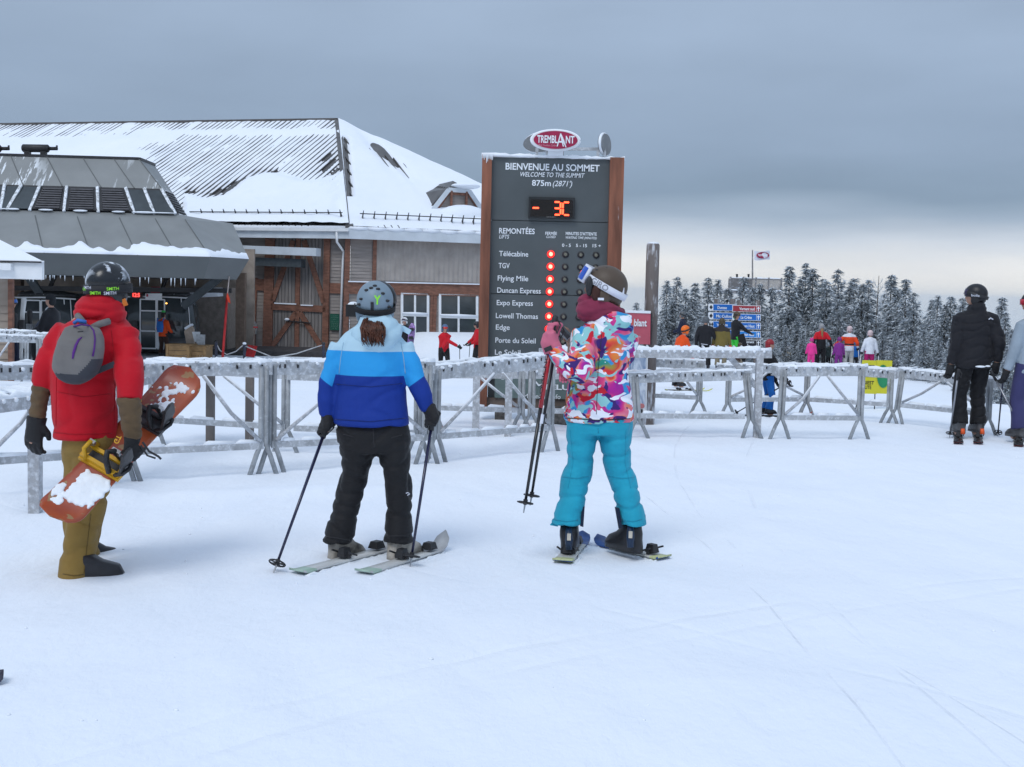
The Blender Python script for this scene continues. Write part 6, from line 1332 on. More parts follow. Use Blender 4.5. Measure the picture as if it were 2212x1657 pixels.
g1, g2 = gpt(640, 1242), gpt(828, 1192); ski(g1, g2+(g2-g1)*.12, .10, SKW, 'left ski of the skier in blue, white with a mint tail', .46, bind_at=at(738, 1200, d2)); g1, g2 = gpt(783, 1242), gpt(950, 1190); ski(g1, g2+(g2-g1)*.08, .10, SKW, 'right ski of the skier in blue with a raised white tip', .46, .10, bind_at=at(864, 1196, d2))

# ------------------------------------------------------------------ skier in the patterned jacket
d3 = 7.45; L3_ = Vector((at(1295, 1190, d3).x, d3, gzs(at(1295, 1190, d3).x, d3)))
def camo():
    mt, nt, b = base_mat('multicolour_print'); v = coords(nt, 'Object', (1.25, 1.25, 1.3))
    w = nnode(nt, 'ShaderNodeTexNoise'); w.inputs['Scale'].default_value = 4.0; nt.links.new(v, w.inputs[0]); off = nnode(nt, 'ShaderNodeVectorMath', operation='MULTIPLY_ADD'); off.inputs[1].default_value = (.22,.22,.22); nt.links.new(w.outputs['Color'], off.inputs[0]); nt.links.new(v, off.inputs[2]); vv = off.outputs[0]
    n = noise_tex(nt, vv, 5.2, 1.5, .5); r = nnode(nt, 'ShaderNodeValToRGB'); nt.links.new(n, r.inputs[0]); el = r.color_ramp.elements
    for i, (p, c) in enumerate(((.28, (.10,.03,.30)), (.36, (.45,.02,.30)), (.43, (.72,.06,.20)), (.48, (.80,.22,.30)), (.53, (.80,.25,.05)), (.58, (.70,.03,.05)), (.64, (.35,.30,.05)), (.72, (.03,.28,.22)))):
        e = el[i] if i < 2 else el.new(p); e.position = p; e.color = (*c, 1)
    c = r.outputs[0]
    def layer(c, sc, th, col, seed, st=(1,1,1), wd=.008):
        m_ = nnode(nt, 'ShaderNodeMapping'); m_.inputs['Location'].default_value = (seed, seed*1.7, seed*.6); m_.inputs['Scale'].default_value = st; nt.links.new(vv, m_.inputs[0])
        return mix_c(nt, maprange(nt, noise_tex(nt, m_.outputs[0], sc, 2.2, .5, .6), th, th+wd), c, col)
    c = layer(c, 6.0, .57, (.04,.30,.62), 3.0, (1,1,1), .05); c = layer(c, 7.0, .545, (.28,.58,.60), 7.0, (1,1,1.5)); c = layer(c, 7.5, .575, (.05,.02,.16), 11.0, (1,1,1.3), .03); c = layer(c, 7.2, .585, (.85,.87,.95), 17.0, (1,1,1.6)); c = layer(c, 7.6, .635, (.60,.02,.04), 23.0, (1,1,1.2), .02)
    nt.links.new(c, b.inputs['Base Color']); b.inputs['Roughness'].default_value = .75; b.inputs['Specular IOR Level'].default_value = .25; bump_n(nt, noise_tex(nt, v, 14, 3, .5, .8), .25, .012, b); return mt
MCA = camo(); MTQ = cloth('turquoise_trousers', (.016,.345,.49), .75, .4); MSC = cloth('raspberry_knit', (.24,.035,.075), .95, .5)
tor3 = T([(1218,1369,910,0,.165), (1219,1368,880,0,.165), (1226,1362,840,0,.155), (1233,1356,800,0,.15), (1236,1362,765,0,.15), (1240,1369,735,0,.145), (1252,1368,712,0,.13), (1268,1362,695,0,.11), (1282,1352,682,0,.09)], d3)
la3 = A([(1264,722,-.06,30), (1258,760,-.14,29), (1258,795,-.22,27), (1252,812,-.26,24), (1236,800,-.26,22), (1212,776,-.20,19), (1196,757,-.16,16)], d3); ra3 = A([(1352,725,.05,28), (1348,770,.14,26), (1318,800,.26,23), (1270,785,.30,19), (1236,762,.26,14)], d3)
hip3 = T([(1220,1368,895,0,.15), (1220,1367,915,0,.15), (1222,1365,935,0,.145)], d3)
l3 = T([(1221,1296,915,0,.13), (1222,1288,955,0,.12), (1224,1281,1000,.01,.11), (1213,1279,1022,.02,.115), (1210,1271,1052,.01,.11), (1207,1264,1080,0,.11), (1200,1260,1105,-.01,.115), (1190,1256,1130,-.02,.125)], d3)
r3 = T([(1292,1366,915,0,.13), (1295,1363,955,0,.12), (1303,1363,1000,.01,.11), (1309,1373,1022,.02,.115), (1321,1378,1052,.01,.11), (1327,1384,1080,0,.11), (1331,1392,1105,-.01,.115), (1337,1396,1130,-.02,.125)], d3)
hc3 = at(1304, 626, d3); Rh3 = Matrix.Rotation(math.radians(78), 3, 'Z')@Matrix.Rotation(math.radians(12), 3, 'X')
bb = MB(); head_mb(bb, hc3, Rh3, .98, at(1312, 690, d3))
for r_ in (shrink(tor3, .75), shrink(hip3, .7), shrink(l3, .6), shrink(r3, .6), shrink(la3, .6), shrink(ra3, .6)): bb.tube(r_, 12)
hw = at(1238, 748, d3+.20); bb.tube([(at(1238,762,d3+.26), .038, .036), (hw, .036, .028), (at(1232,728,d3+.14), .034, .022)], 10)
for k, (x, y) in enumerate(((1222, 716), (1219, 722), (1220, 730), (1222, 737))): bb.path([at(1232, 727+k*5, d3+.13), at(1224, y-1, d3+.07), at(x-4, y, d3+.05)], [.011, .0095, .008], 7)
bb.path([at(1236,735,d3+.14), at(1228,714,d3+.10), at(1219,706,d3+.08)], [.013, .011, .009], 7)
p3 = link('person', remesh(bb, .0085, 2, None, L3_, 'person'), mat('tan_skin', (.36,.19,.125), .55, .08, 8, .05), None, L3_, 'skier in a multicoloured print jacket and turquoise trousers reading a phone', 'person')
face_bits(p3, hc3, Rh3, .98)
j = MB(); j.tube(tor3, 24, horiz=True); j.tube(la3, 16); j.tube(ra3, 16); link('jacket', remesh(j, .010, 4, folds(4, 4, 7, .013, 2.2, .001), L3_, 'jacket'), MCA, p3)
hd = MB(); hd.tube([(at(1316,716,d3-.0), .135, .12), (at(1324,700,d3-.03), .128, .12), (at(1326,684,d3-.03), .118, .11), (at(1328,672,d3-.03), .10, .095)], 20, ref=(0,1,0)); link('hood', remesh(hd, .010, 3, folds(7, 4, 14, .010, 5), L3_, 'hood'), MCA, p3)
sc_ = MB(); sc_.tube([(at(1298,694,d3), .10, .10), (at(1298,676,d3-.0), .150, .13), (at(1302,660,d3), .152, .125), (at(1306,650,d3), .125, .11)], 22, ref=(0,1,0)); sc_.ell(at(1264,676,d3-.03), .055, .07, .055); sco = link('scarf', remesh(sc_, .009, 3, folds(5, 5, 14, .010, 12, .004), L3_, 'scarf'), MSC, p3)
t = MB(); t.tube(hip3, 22, horiz=True); t.tube(l3, 18, horiz=True); t.tube(r3, 18, horiz=True); link('trousers', remesh(t, .010, 3, folds(3.5, 3.5, 9, .011, 14.5, .001), L3_, 'trousers'), MTQ, p3)
MDT = cloth('dark_gusset', (.01,.02,.05)); part('side_gusset', MB().poly([at(1259,1095,d3-.06), at(1263,1094,d3-.06), at(1260,1138,d3-.07), at(1253,1136,d3-.07)], .02, (0,-1,0)), MDT, p3); part('side_gusset', MB().poly([at(1328,1095,d3-.06), at(1338,1098,d3-.09), at(1344,1140,d3-.10), at(1336,1141,d3-.07)], .02, (0,-1,0)), MDT, p3)
part('snow_cuff', MB().poly([at(1208,1090,d3-.02), at(1200,1120,d3-.0), at(1188,1134,d3-.0), at(1205,1137,d3-.03)], .02, (0,-1,0)), MTQ, p3); part('snow_cuff', MB().poly([at(1384,1090,d3-.02), at(1394,1112,d3), at(1396,1132,d3), at(1386,1136,d3-.02)], .02, (0,-1,0)), cloth('deep_teal', (.008,.09,.17)), p3)
M_HBR = mat('matt_brown_helmet', (.085,.06,.042), .5, .1, 5, .03); hh3 = helmet_parts(p3, hc3, Rh3, M_HBR, 1.0)
M_WST = mat('white_elastic', (.72,.74,.82), .7, .04)
Rs = Rh3@Matrix.Rotation(math.radians(17), 3, 'X'); sc3 = hc3+Rh3@Vector((0,-.008,.022)); part('goggle_strap', ribbon(MB(), sc3, Rs, .117, .137, -.021, .021, 62, 478, .004, 48), M_WST, p3, True)
wrap_text(p3, 'GIRO', sc3, Rs, .1225, .1425, -.017, 170, .11, .034, mat('grey_print', (.28,.29,.33), .6, 0, bump=0), .012)
part('strap_buckle', MB().box(at(1346,629,d3-.07), (.012,.02,.04)), M_WST, p3)
GV = lambda x, y, z: sc3+Rs@Vector((x, y, z)); n = 14; vs = []
for (rr_, z) in ((.0, -.045), (.0, .058), (-.016, .058), (-.016, -.045)):
    for i in range(n+1): a_ = math.radians(-58+116*i/n); vs.append(GV((.108+rr_)*math.sin(a_)*1.0, .058+(.112+rr_)*math.cos(a_), z))
m_ = n+1; fs = [[q*m_+i, q*m_+i+1, ((q+1) % 4)*m_+i+1, ((q+1) % 4)*m_+i] for q in range(4) for i in range(n)]+[[0, m_, 2*m_, 3*m_], [n, 3*m_+n, 2*m_+n, m_+n]]
gf = part('goggles', MB().add(vs, fs), M_WST, p3, True); vs = []
for z in (-.034, .047):
    for i in range(n+1): a_ = math.radians(-50+100*i/n); vs.append(GV(.110*math.sin(a_), .0595+.114*math.cos(a_), z))
part('lens', MB().add(vs, [[i, i+1, m_+i+1, m_+i] for i in range(n)]), mat('blue_mirror_lens', (.05,.14,.62), .08, .2, 6, 0, metal=.6), gf, True)
part('ear_flap', MB().ell(at(1288,634,d3-.10), .028, .02, .05), mat('brown_lining', (.055,.02,.015), .8), p3, True); part('side_vent', MB().ell(at(1273,618,d3-.09), .022, .02, .06), M_BLACK, p3, True); part('white_tag', MB().box(at(1298,646,d3-.13), (.035,.008,.014)), M_WST, p3)
for x, y in ((1290,583), (1310,579), (1318,584), (1326,588)): part('vent', MB().ell(at(x, y, d3-.03), .014, .03, .006), M_BLACK, p3, True)
MPK = cloth('pink_glove', (.62,.16,.24), .8)
g = MB(); pt1, pt2 = at(1131, 1108, d3-.25), at(1145, 1092, d3-.16); gp3 = at(1196, 716, d3-.14); axp = (pt1-gp3).normalized(); grip_glove(g, at(1192, 758, d3-.15), gp3, axp, (-.5, -.9, 0)); g.tube([(at(1196,759,d3-.15), .060, .055), (at(1187,738,d3-.15), .056, .05), (at(1190,722,d3-.15), .046, .04)], 14); link('glove', remesh(g, .007, 3, None, L3_, 'glove'), MPK, p3)
part('cuff_strap', MB().bar(at(1176,757,d3-.2), at(1192,750,d3-.2), .025, .02), M_BLACK, p3)
gl = solo('loose_glove', rest_glove(MB(), at(1222,782,d3-.22), (-.05,.1,-1), (0,-1,0), (-1,0,0), .62), [MPK], at(1222,800,d3-.22), 'pink and black glove dangling under the forearm of the printed jacket', 'glove', smooth=True); part('cuff', MB().box(at(1224,802,d3-.22), (.05,.05,.045)), M_BLACK, gl)
ph = thing('phone', at(1213, 720, d3+.04), 'silver phone held up in a bare hand', 'phone'); pc = at(1213, 712, d3+.045); u_ = (at(1226,726,d3+.05)-at(1196,694,d3+.06)).normalized(); v_ = Vector((.5,.85,.35)); v_ = (v_-u_*v_.dot(u_)).normalized(); w_ = u_.cross(v_); Rm = Matrix((u_, v_, w_)).transposed()
part('body', MB().box(pc, (.145,.07,.009), Rm), M_STEEL, ph); part('screen', MB().box(pc+w_*.006, (.135,.062,.002), Rm), M_GLASS, ph)
M_REDP = mat('red_pole', (.42,.012,.02), .3, .1, 10, 0, coat=.4); M_BLKP = mat('black_pole', (.014,.014,.016), .3, .1, 10, 0, coat=.3)
po1 = pole(at(1200, 682, d3-.15), pt1, 'red-topped ski pole hanging from the pink glove', M_BLKP, .0115, .14, M_REDP, .42, group=None); po2 = pole(at(1208, 694, d3-.08), pt2, 'black ski pole hanging from the pink glove behind the red-topped one', M_BLKP, .0105, .14)
k0 = at(1200,682,d3-.15).lerp(pt1, .22); part('lettering', letters(MB(), 'ROSSIGNOL', k0.lerp(pt1, .26)+Vector((-.006,-.016,0)), k0-pt1, Vector((-1,0,-.15)), .30, .016, .02), M_BLACK, po1); part('white_band', MB().cyl(at(1171,895,d3-.195), at(1168,915,d3-.2), .0135), M_WST, po1)
for (cx_, cy_, fw_) in ((1229, 1178, (.18,1,0)), (1362, 1173, (-.62,.8,0))):
    bt_ = part('boot', boot(MB(), at(cx_, cy_, d3-.02), fw_, 1.0), M_BOOT, p3, True); part('boot_spine', MB().tube([(at(cx_, cy_-38, d3-.11), .018, .012), (at(cx_, cy_-12, d3-.125), .024, .016), (at(cx_, cy_+10, d3-.14), .020, .02)], 8), mat('navy_spine', (.012,.03,.07), .35), bt_, True); part('buckle', MB().box(at(cx_, cy_-18, d3-.145), (.022,.012,.04)), mat('cream_clip', (.55,.50,.42), .5), bt_); part('rivet', MB().ell(at(cx_+1, cy_-47, d3-.10), .014, .008, .014), M_STEEL, bt_, True)
SKB = [mat('ski_cream', (.62,.62,.58), .35, .1), mat('ski_lime', (.56,.60,.32), .35, .3, 14), mat('ski_blue', (.03,.09,.28), .3, .35, 12)]
g1, g2 = gpt(1215, 1219), gpt(1258, 1170); ski(g1, g2, .115, SKB, 'left ski of the patterned skier with a blue tip', .42, .05, bind_at=at(1229, 1178, d3)+Vector((0,.03,0))); g1, g2 = gpt(1436, 1210), gpt(1290, 1176); ski(g1, g2, .115, SKB, 'right ski of the patterned skier turned inwards', .42, .05, bind_at=at(1362, 1173, d3)+Vector((-.03,.03,0)))

# stitched seams, hems and pockets drawn out on the clothes as raised welts
bpy.context.view_layer.update()
def welt(par, ob, pts, r, m_, nm='seam'):
    w0 = wloc(ob); out_ = []
    P_ = [Vector((x, y)) for x, y in pts]; 
    for i in range(len(P_)-1):
        k = max(2, int((P_[i+1]-P_[i]).length/5))
        for j in range(k): 
            q = P_[i].lerp(P_[i+1], j/k); hit, l_, n_, _ = ob.ray_cast(cam_pos-w0, ray(q.x, q.y).normalized())
            if hit: out_.append(l_+w0+n_*.0005)
    if len(out_) > 2: part(nm, MB().path(out_, r, 5), m_, par, True)
def child(o, nm): return [c for c in o.children if c.name.split('.')[0] == nm][0]
M_S1 = cloth('red_seam', (.38,.001,.010)); M_S2 = cloth('blue_seam', (.004,.02,.15)); M_S3 = cloth('turquoise_seam', (.013,.27,.40)); M_S4 = cloth('ochre_seam', (.13,.08,.02)); M_S5 = cloth('black_seam', (.03,.03,.034)); M_S6 = cloth('pale_seam', (.28,.44,.56))
j1 = child(p1, 'jacket'); t1o = child(p1, 'trousers'); welt(p1, j1, [(116,934), (160,938), (246,936)], .003, M_S1, 'hem'); welt(p1, j1, [(240,712), (246,760), (248,830), (246,925)], .0025, M_S1); welt(p1, j1, [(132,716), (126,760), (122,820), (121,925)], .0025, M_S1); welt(p1, j1, [(124,846), (180,858), (244,850)], .0025, M_S1); welt(p1, t1o, [(196,1110), (188,1180), (180,1248)], .0025, M_S4); welt(p1, t1o, [(136,1240), (160,1244), (186,1240)], .003, M_S4, 'hem')
j2 = child(p2, 'jacket'); t2o = child(p2, 'trousers'); welt(p2, j2, [(724,906), (800,911), (880,903)], .003, M_S2, 'hem'); welt(p2, j2, [(742,740), (736,775), (732,812)], .0025, M_S6); welt(p2, j2, [(866,740), (872,775), (876,812)], .0025, M_S6); welt(p2, j2, [(728,830), (800,836), (874,828)], .0025, M_S2); welt(p2, t2o, [(806,925), (807,950), (809,972)], .003, M_S5); welt(p2, t2o, [(742,938), (770,946)], .003, M_S5, 'pocket'); welt(p2, t2o, [(846,946), (874,938)], .003, M_S5, 'pocket'); welt(p2, t2o, [(700,1158), (760,1168)], .003, M_S5, 'hem'); welt(p2, t2o, [(831,1158), (888,1158)], .003, M_S5, 'hem')
j3 = child(p3, 'jacket'); t3o = child(p3, 'trousers'); welt(p3, j3, [(1222,903), (1290,908), (1366,904)], .003, M_S5, 'hem'); welt(p3, j3, [(1300,720), (1292,800), (1288,900)], .002, M_S5); welt(p3, t3o, [(1292,925), (1293,940)], .003, M_S3); welt(p3, t3o, [(1214,1030), (1245,1034), (1276,1028)], .003, M_S3); welt(p3, t3o, [(1312,1028), (1345,1034), (1374,1030)], .003, M_S3); welt(p3, t3o, [(1194,1122), (1225,1127), (1254,1123)], .003, M_S3, 'hem'); welt(p3, t3o, [(1340,1124), (1368,1127), (1392,1121)], .003, M_S3, 'hem'); welt(p3, t3o, [(1232,930), (1238,1000), (1226,1060)], .002, M_S3); welt(p3, t3o, [(1352,930), (1350,1000), (1364,1060)], .002, M_S3)
# ------------------------------------------------------------------ the two skiers at the right
bk = cloth('plain_black', (.010,.010,.012), .75, .5); blk2 = cloth('black_shell', (.014,.014,.018), .75, .4)
M_HBK = mat('black_helmet', (.014,.014,.017), .4, .1, 5, .02); M_LENSB = mat('dark_lens', (.03,.02,.06), .1, .2, 6, 0)
def along(p, yaw, y): return p+Vector((math.sin(yaw), math.cos(yaw), 0))*y
d4 = 14.3; L4 = on_ground(2102, d4); L4.z += .02
p4, i4 = figure(L4, math.radians(-8), 1.72, {'jacket': [blk2], 'trousers': bk, 'helmet': M_HBK, 'boots': mat('grey_boot', (.10,.10,.105), .4, .5, 9)}, 'skier all in black with a black helmet standing on the right', hands=[(-.27, .03, .80), (.25, -.06, .84)], feet=((-.125, .0), (.115, .02)), head=(math.radians(-55), 0), vox=.011, goggle=M_LENSB, hood=True, bulk=1.12, up=.3, fold=folds(5, 5, 9, .012, 31))
part('emblem', MB().path([at(2136,690,d4-.17), at(2140,687,d4-.16), at(2145,690,d4-.15)], .007, 5), M_WPR, p4); part('helmet_lettering', letters(MB(), 'bolle', at(2098,640,d4-.14), (1,.12,-.05), (0,0,1), .10, .026, .012), M_WPR, p4)
part('hem_snow', MB().ell(at(2118,792,d4-.19), .06, .02, .012).ell(at(2134,791,d4-.19), .03, .02, .01), M_FSNOW, p4, True)
for x in (2080, 2122): part('heel_clip', MB().tube([(at(x, 926, d4-.12), .022, .016), (at(x, 938, d4-.13), .028, .02)], 8), mat('orange_clip', (.75,.10,.02), .4), p4, True)
t1_ = gpt(2051, 946); pole(at(2071, 797, d4-.22), t1_, 'silver ski pole on the left of the skier in black', mat('silver_pole', (.30,.31,.34), .3, .1, 10, 0, metal=.5), .012); 
t2_ = at(2226, 938, d4-.3); t2_.z = gzs(t2_.x, t2_.y); pole(at(2140, 800, d4-.12), t2_, 'dark ski pole slanting right from the skier in black', MATS['silver_pole'], .012)
SK4 = [mat('ski_black', (.02,.02,.022), .35), mat('ski_blacktail', (.015,.015,.02), .35), mat('ski_red', (.35,.05,.03), .35)]
for x, lb in ((2081, 'left black ski under the skier in black'), (2124, 'right black ski under the skier in black')): g1 = on_ground(x-3, d4-.55); g2 = on_ground(x-6, d4+1.0); ski(g1, g2, .10, SK4, lb, .38)
L5 = on_ground(2226, 14.1); L5.z += .02
p5_, i5 = figure(L5, math.radians(-25), 1.66, {'jacket': [cloth('pale_bluegrey', (.30,.36,.42), .8)], 'trousers': cloth('plum_navy', (.045,.045,.13), .8), 'helmet': M_HBK, 'boots': MATS['grey_boot']}, 'skier in a pale grey-blue jacket cut off by the right picture edge', hands=[(-.27, .12, .80), (.28, .1, .82)], head=(math.radians(-50), 0), vox=.012, goggle=mat('red_lens', (.5,.03,.05), .1, .2, 6, 0), hood=False, up=0.0)
t3_ = gpt(2155, 943); pole(i5['hands'][0]+Vector((-.02,0,.06)), t3_, 'dark blue ski pole between the two skiers on the right', M_NAVYP, .011)
g1 = on_ground(2209, 13.6); g2 = on_ground(2205, 15.2); ski(g1, g2, .10, SK4, 'black ski at the right picture edge', .35)
# dark tip of a ski entering at the lower left
g1 = gpt(-190, 1500); g2 = gpt(8, 1472); ski(g1, g2, .10, [MATS['ski_black'], MATS['ski_blacktail'], mat('ski_slate', (.06,.06,.09), .4)], 'dark ski tip poking in at the lower left picture edge', .4, .03, bind=False)

# ------------------------------------------------------------------ people in the background
def bg(px, py_or_d, yaw, H, jac, tro, hel, label, byd=False, **kw):
    g = on_ground(px, py_or_d) if byd else gpt(px, py_or_d)
    g.z = gzs(g.x, g.y)+.01
    c = {'jacket': jac if isinstance(jac, list) else [jac], 'trousers': tro, 'helmet': hel}; c.update(kw.pop('extra', {}))
    return figure(g, math.radians(yaw), H, c, label, vox=kw.pop('vox', .02), **kw)
C_ = lambda n, c: cloth(n, c, .8, .3, .02)
orange = C_('orange_shell', (.80,.085,.012)); olive = C_('olive_puffer', (.17,.13,.035)); dnavy = C_('dark_navy', (.015,.02,.045)); tan = C_('tan_trousers', (.25,.20,.14)); lime = C_('lime_trousers', (.05,.62,.06)); redj = C_('red_jacket', (.55,.01,.02)); dbrown = C_('dark_brown', (.05,.025,.018)); cyan = C_('royal_blue', (.01,.12,.42)); pink = C_('hot_pink', (.85,.05,.30)); purp = C_('violet', (.22,.03,.24)); whit = C_('white_shell', (.72,.74,.80)); mag = C_('magenta', (.42,.01,.13)); grey = C_('light_grey', (.48,.48,.46)); orr = C_('orange_red', (.80,.07,.015)); camel = C_('camel_coat', (.32,.26,.17)); dgreen = C_('dark_green', (.03,.045,.045)); dred = C_('maroon', (.20,.02,.03))
H_ = lambda n, c: mat(n, c, .4, .1, 5, .02); hbr = H_('brown_shell', (.07,.05,.025)); hor = H_('orange_helmet', (.85,.16,.01)); hwh = H_('white_helmet', (.70,.71,.73)); hgr = H_('grey_helmet', (.10,.11,.12)); hbl = H_('blue_helmet', (.07,.13,.25)); hrw = H_('redwhite_helmet', (.65,.50,.50))
YB = lambda z: (lambda q: q.z > z)
# left: queue by the kiosk
bg(22, 26, 95, 1.72, bk, dnavy, M_HBK, 'bearded skier in black with a blue goggle lens, beside the kiosk post', True, goggle=mat('blue_lens', (.05,.2,.65), .1, .2, 6, 0), head=(0, .1), hands=[(-.2,.3,1.0), (.2,.3,1.0)])
bg(80, 27, 90, 1.66, dnavy, bk, H_('silver_helmet', (.45,.47,.5)), 'skier in dark blue with a silver helmet bending forward in the queue', True, lean=.6, hands=[(-.1,.45,.75), (.15,.45,.75)], goggle=M_LENSB)
bg(112, 25.5, -75, 1.76, blk2, bk, M_HBK, 'man in black with a dark knitted hat in the queue, facing left', True, helmet=False, hair=mat('black_knit', (.015,.017,.02), .9), hands=[(-.15,.35,1.0), (.2,.3,1.0)])
us = on_ground(48, 24.8); t = thing('upright_ski', us, 'white ski held upright beside the kiosk post', 'ski'); ua, ub = at(45, 720, 24.8), at(52, 641, 24.8); part('base', MB().tube([(ua-Vector((0,0,.5)), .035, .012), (ua.lerp(ub,.5), .045, .012), (ub-Vector((0,0,.05)), .055, .014), (ub, .02, .02)], 12), SKW[0], t, True); part('binding', MB().box(at(48,702,24.75), (.09,.09,.2)), M_BLACK, t)
t = thing('upright_ski', on_ground(64, 25), 'dark ski held upright in the queue at the left', 'ski'); ua, ub = at(62, 722, 25), at(64, 668, 25); part('base', MB().tube([(ua-Vector((0,0,.5)), .035, .012), (ub-Vector((0,0,.05)), .06, .014), (ub, .02, .02)], 12), SK4[0], t, True); part('binding', MB().box(at(63,708,24.95), (.09,.09,.15)), M_STEEL, t)
# lift worker
w_, iw = bg(352, 47.6, 20, 1.72, orange, dbrown, M_HBK, 'lift worker in orange with a blue backpack standing by the pine crates', True, helmet=False, hair=mat('dark_hair', (.03,.02,.018), .8), ski_=False, hands=[(-.25,.25,.95), (.25,.25,.95)])
bq = iw['X'](0, -.2, 1.2); t = thing('backpack', bq-Vector((0,0,.25)), 'blue backpack on the lift worker in orange', 'backpack'); part('body', MB().tube([(bq-Vector((0,0,.22)), .11, .07), (bq, .14, .10), (bq+Vector((0,0,.2)), .11, .07)], 14, ref=(0,1,0)), cloth('bright_blue_pack', (.03,.17,.55)), t, True); part('straps', MB().path([bq+Vector((-.1,.0,.2)), bq+Vector((-.12,.12,.3))], .025).path([bq+Vector((.1,0,.2)), bq+Vector((.12,.12,.3))], .025), MATS['bright_blue_pack'], t)
gh = iw['C']; part('green_cap', MB().ell(gh+Vector((.0,-.02,.13)), .08, .09, .05), H_('green_cap', (.05,.5,.10)), w_, True)
# by the lodge windows
pw, ipw = bg(873, 47, -160, 1.72, blk2, bk, hwh, 'snowboarder in black with a white helmet in front of the left window', True, hands=[(-.28,.1,.85), (.2,.3,.9)], ski_=False, goggle=M_LENSB)
sbp = at(889, 722, 46.6); t = thing('snowboard', sbp, 'purple and white snowboard held upright by the left window', 'snowboard'); part('deck', MB().tube([(at(885,752,46.6), .04, .012), (at(886,744,46.6), .12, .014), (sbp, .125, .014), (at(890,706,46.6), .12, .014), (at(891,698,46.6), .04, .012)], 14, ref=(0,1,0)), mat('purple_print', (.30,.18,.42), .4, .8, 9), t, True); part('binding', MB().box(at(888,730,46.55), (.16,.1,.12)).box(at(889,712,46.55), (.16,.1,.12)), M_BLACK, t)
pr, ipr = bg(958, 808, 168, 1.68, redj, bk, hbl, 'skier in a red jacket and blue helmet leaning on a pole before the lodge windows', lean=.22, hands=[(.15,.30,.85), (-.50,.30,.95)], goggle=mat('red_goggle', (.6,.03,.02), .2), up=.0, crouch=.03)
pole(ipr['hands'][1]+Vector((0,0,.1)), ipr['hands'][1]+Vector((.03,-.05,-.95)), 'thin pole in the outstretched hand of the skier in red', M_BLKP, .012); pole(ipr['hands'][0]+Vector((0,0,.1)), ipr['hands'][0]+Vector((.45,.2,-.75)), 'thin pole trailing from the other hand of the skier in red', M_BLKP, .012)
pr2, ipr2 = bg(1030, 44, -100, 1.7, redj, bk, M_HBK, 'skier in red half hidden behind the left edge of the welcome board', True, hands=[(-.25,.3,.95), (.25,.35,.95)])
pole(ipr2['hands'][0]+Vector((0,0,.1)), ipr2['hands'][0]+Vector((-.05,0,-.95)), 'thin pole beside the left edge of the welcome board', M_BLKP, .012)
# the group by the trail signs
pn, ipn = bg(1472, 46, -70, 1.78, dnavy, bk, hgr, 'skier in dark navy looking left beside the wooden post', True, goggle=mat('pale_goggle', (.5,.5,.52), .2), hands=[(-.15,.35,1.0), (.2,.3,.95)], up=.4)
pole(ipn['hands'][0]+Vector((0,0,.1)), ipn['hands'][0]+Vector((-.05,0,-1.0)), 'ski pole of the skier in dark navy', M_BLKP, .012)
po_, ipo = bg(1463, 833, 60, 1.84, orange, tan, hor, 'skier in bright orange jacket and orange helmet bending forward', lean=.38, hands=[(-.2,.25,.72), (.25,.35,.75)], goggle=M_LENSB)
SKO = [mat('ski_olive', (.10,.09,.05), .4), mat('ski_olivetail', (.08,.07,.05), .4), mat('ski_yellow', (.65,.66,.12), .4)]
go = gpt(1463, 836); ski(go+Vector((-.35,-.12,0)), go+Vector((1.0,.1,0)), .11, SKO, 'olive ski with a yellow tip under the skier in orange, nearer one', .4); ski(go+Vector((-.3,.18,0)), go+Vector((.85,.55,0)), .11, SKO, 'olive ski with a yellow tip under the skier in orange, farther one', .4)
pbk, ipb = bg(1521, 799, 20, 1.78, blk2, bk, hgr, 'skier in a black jacket with a grey helmet in the group by the trail signs', hands=[(-.3,.0,.85), (.35,.25,.90)], bulk=1.1)
part('jacket_stripe', MB().bar(ipb['X'](-.10,-.17,.86), ipb['X'](.12,-.17,.84), .02, .02), M_WPR, pbk)
pl_, ipl = bg(1556, 799, 15, 1.72, [olive, C_('brown_yoke', (.035,.028,.025))], C_('khaki', (.22,.19,.13)), hbr, 'person in an olive puffer jacket with a dark yoke and khaki trousers', yoke=YB(1.32), bulk=1.15, ski_=False, hood=True, extra={'gloves': orr})
pg, ipg = bg(1586, 44.6, 65, 1.82, blk2, lime, hbr, 'tall person in black with lime green trousers turning before the trail sign', True, head=(1.2, 0), goggle=mat('amber_goggle', (.3,.2,.05), .2), up=.55, hands=[(-.2,.25,.85), (.25,.45,1.05)], ski_=False, extra={'gloves': M_GLOVE})
bl_ = gpt(1600, 812); t = thing('snowboard', bl_, 'dark snowboard bag standing beside the lime trousers', 'snowboard'); part('deck', MB().tube([(at(1604,782,44.2), .10, .03), (at(1606,748,44.2), .15, .035), (at(1600,722,44.2), .12, .03)], 12, ref=(0,1,0)), bk, t, True)
pl2_ = bg(1592, 806, 30, 1.2, dbrown, tan, hbr, 'smaller person in brown crouching beside the lime trousers', crouch=.25, lean=.5)
# child by the fence
pc_, ipc = bg(1655, 899, 80, 1.0, bk, cyan, M_HBK, 'child in black with a red hat and blue trousers behind the white end post', helmet=False, hair=H_('red_knit', (.30,.02,.03)), hands=[(-.25,.35,.7), (.2,.45,.75)], vox=.014)
gc = gpt(1655, 900); ski(gc+Vector((-.45,-.1,0)), gc+Vector((.6,-.05,0)), .08, SK4, 'dark ski of the child in blue trousers', .45)
pole(ipc['hands'][1]+Vector((.0,-.1,.05)), gpt(1583, 896), 'dark pole leaning between the fences left of the child', M_BLKP, .009)
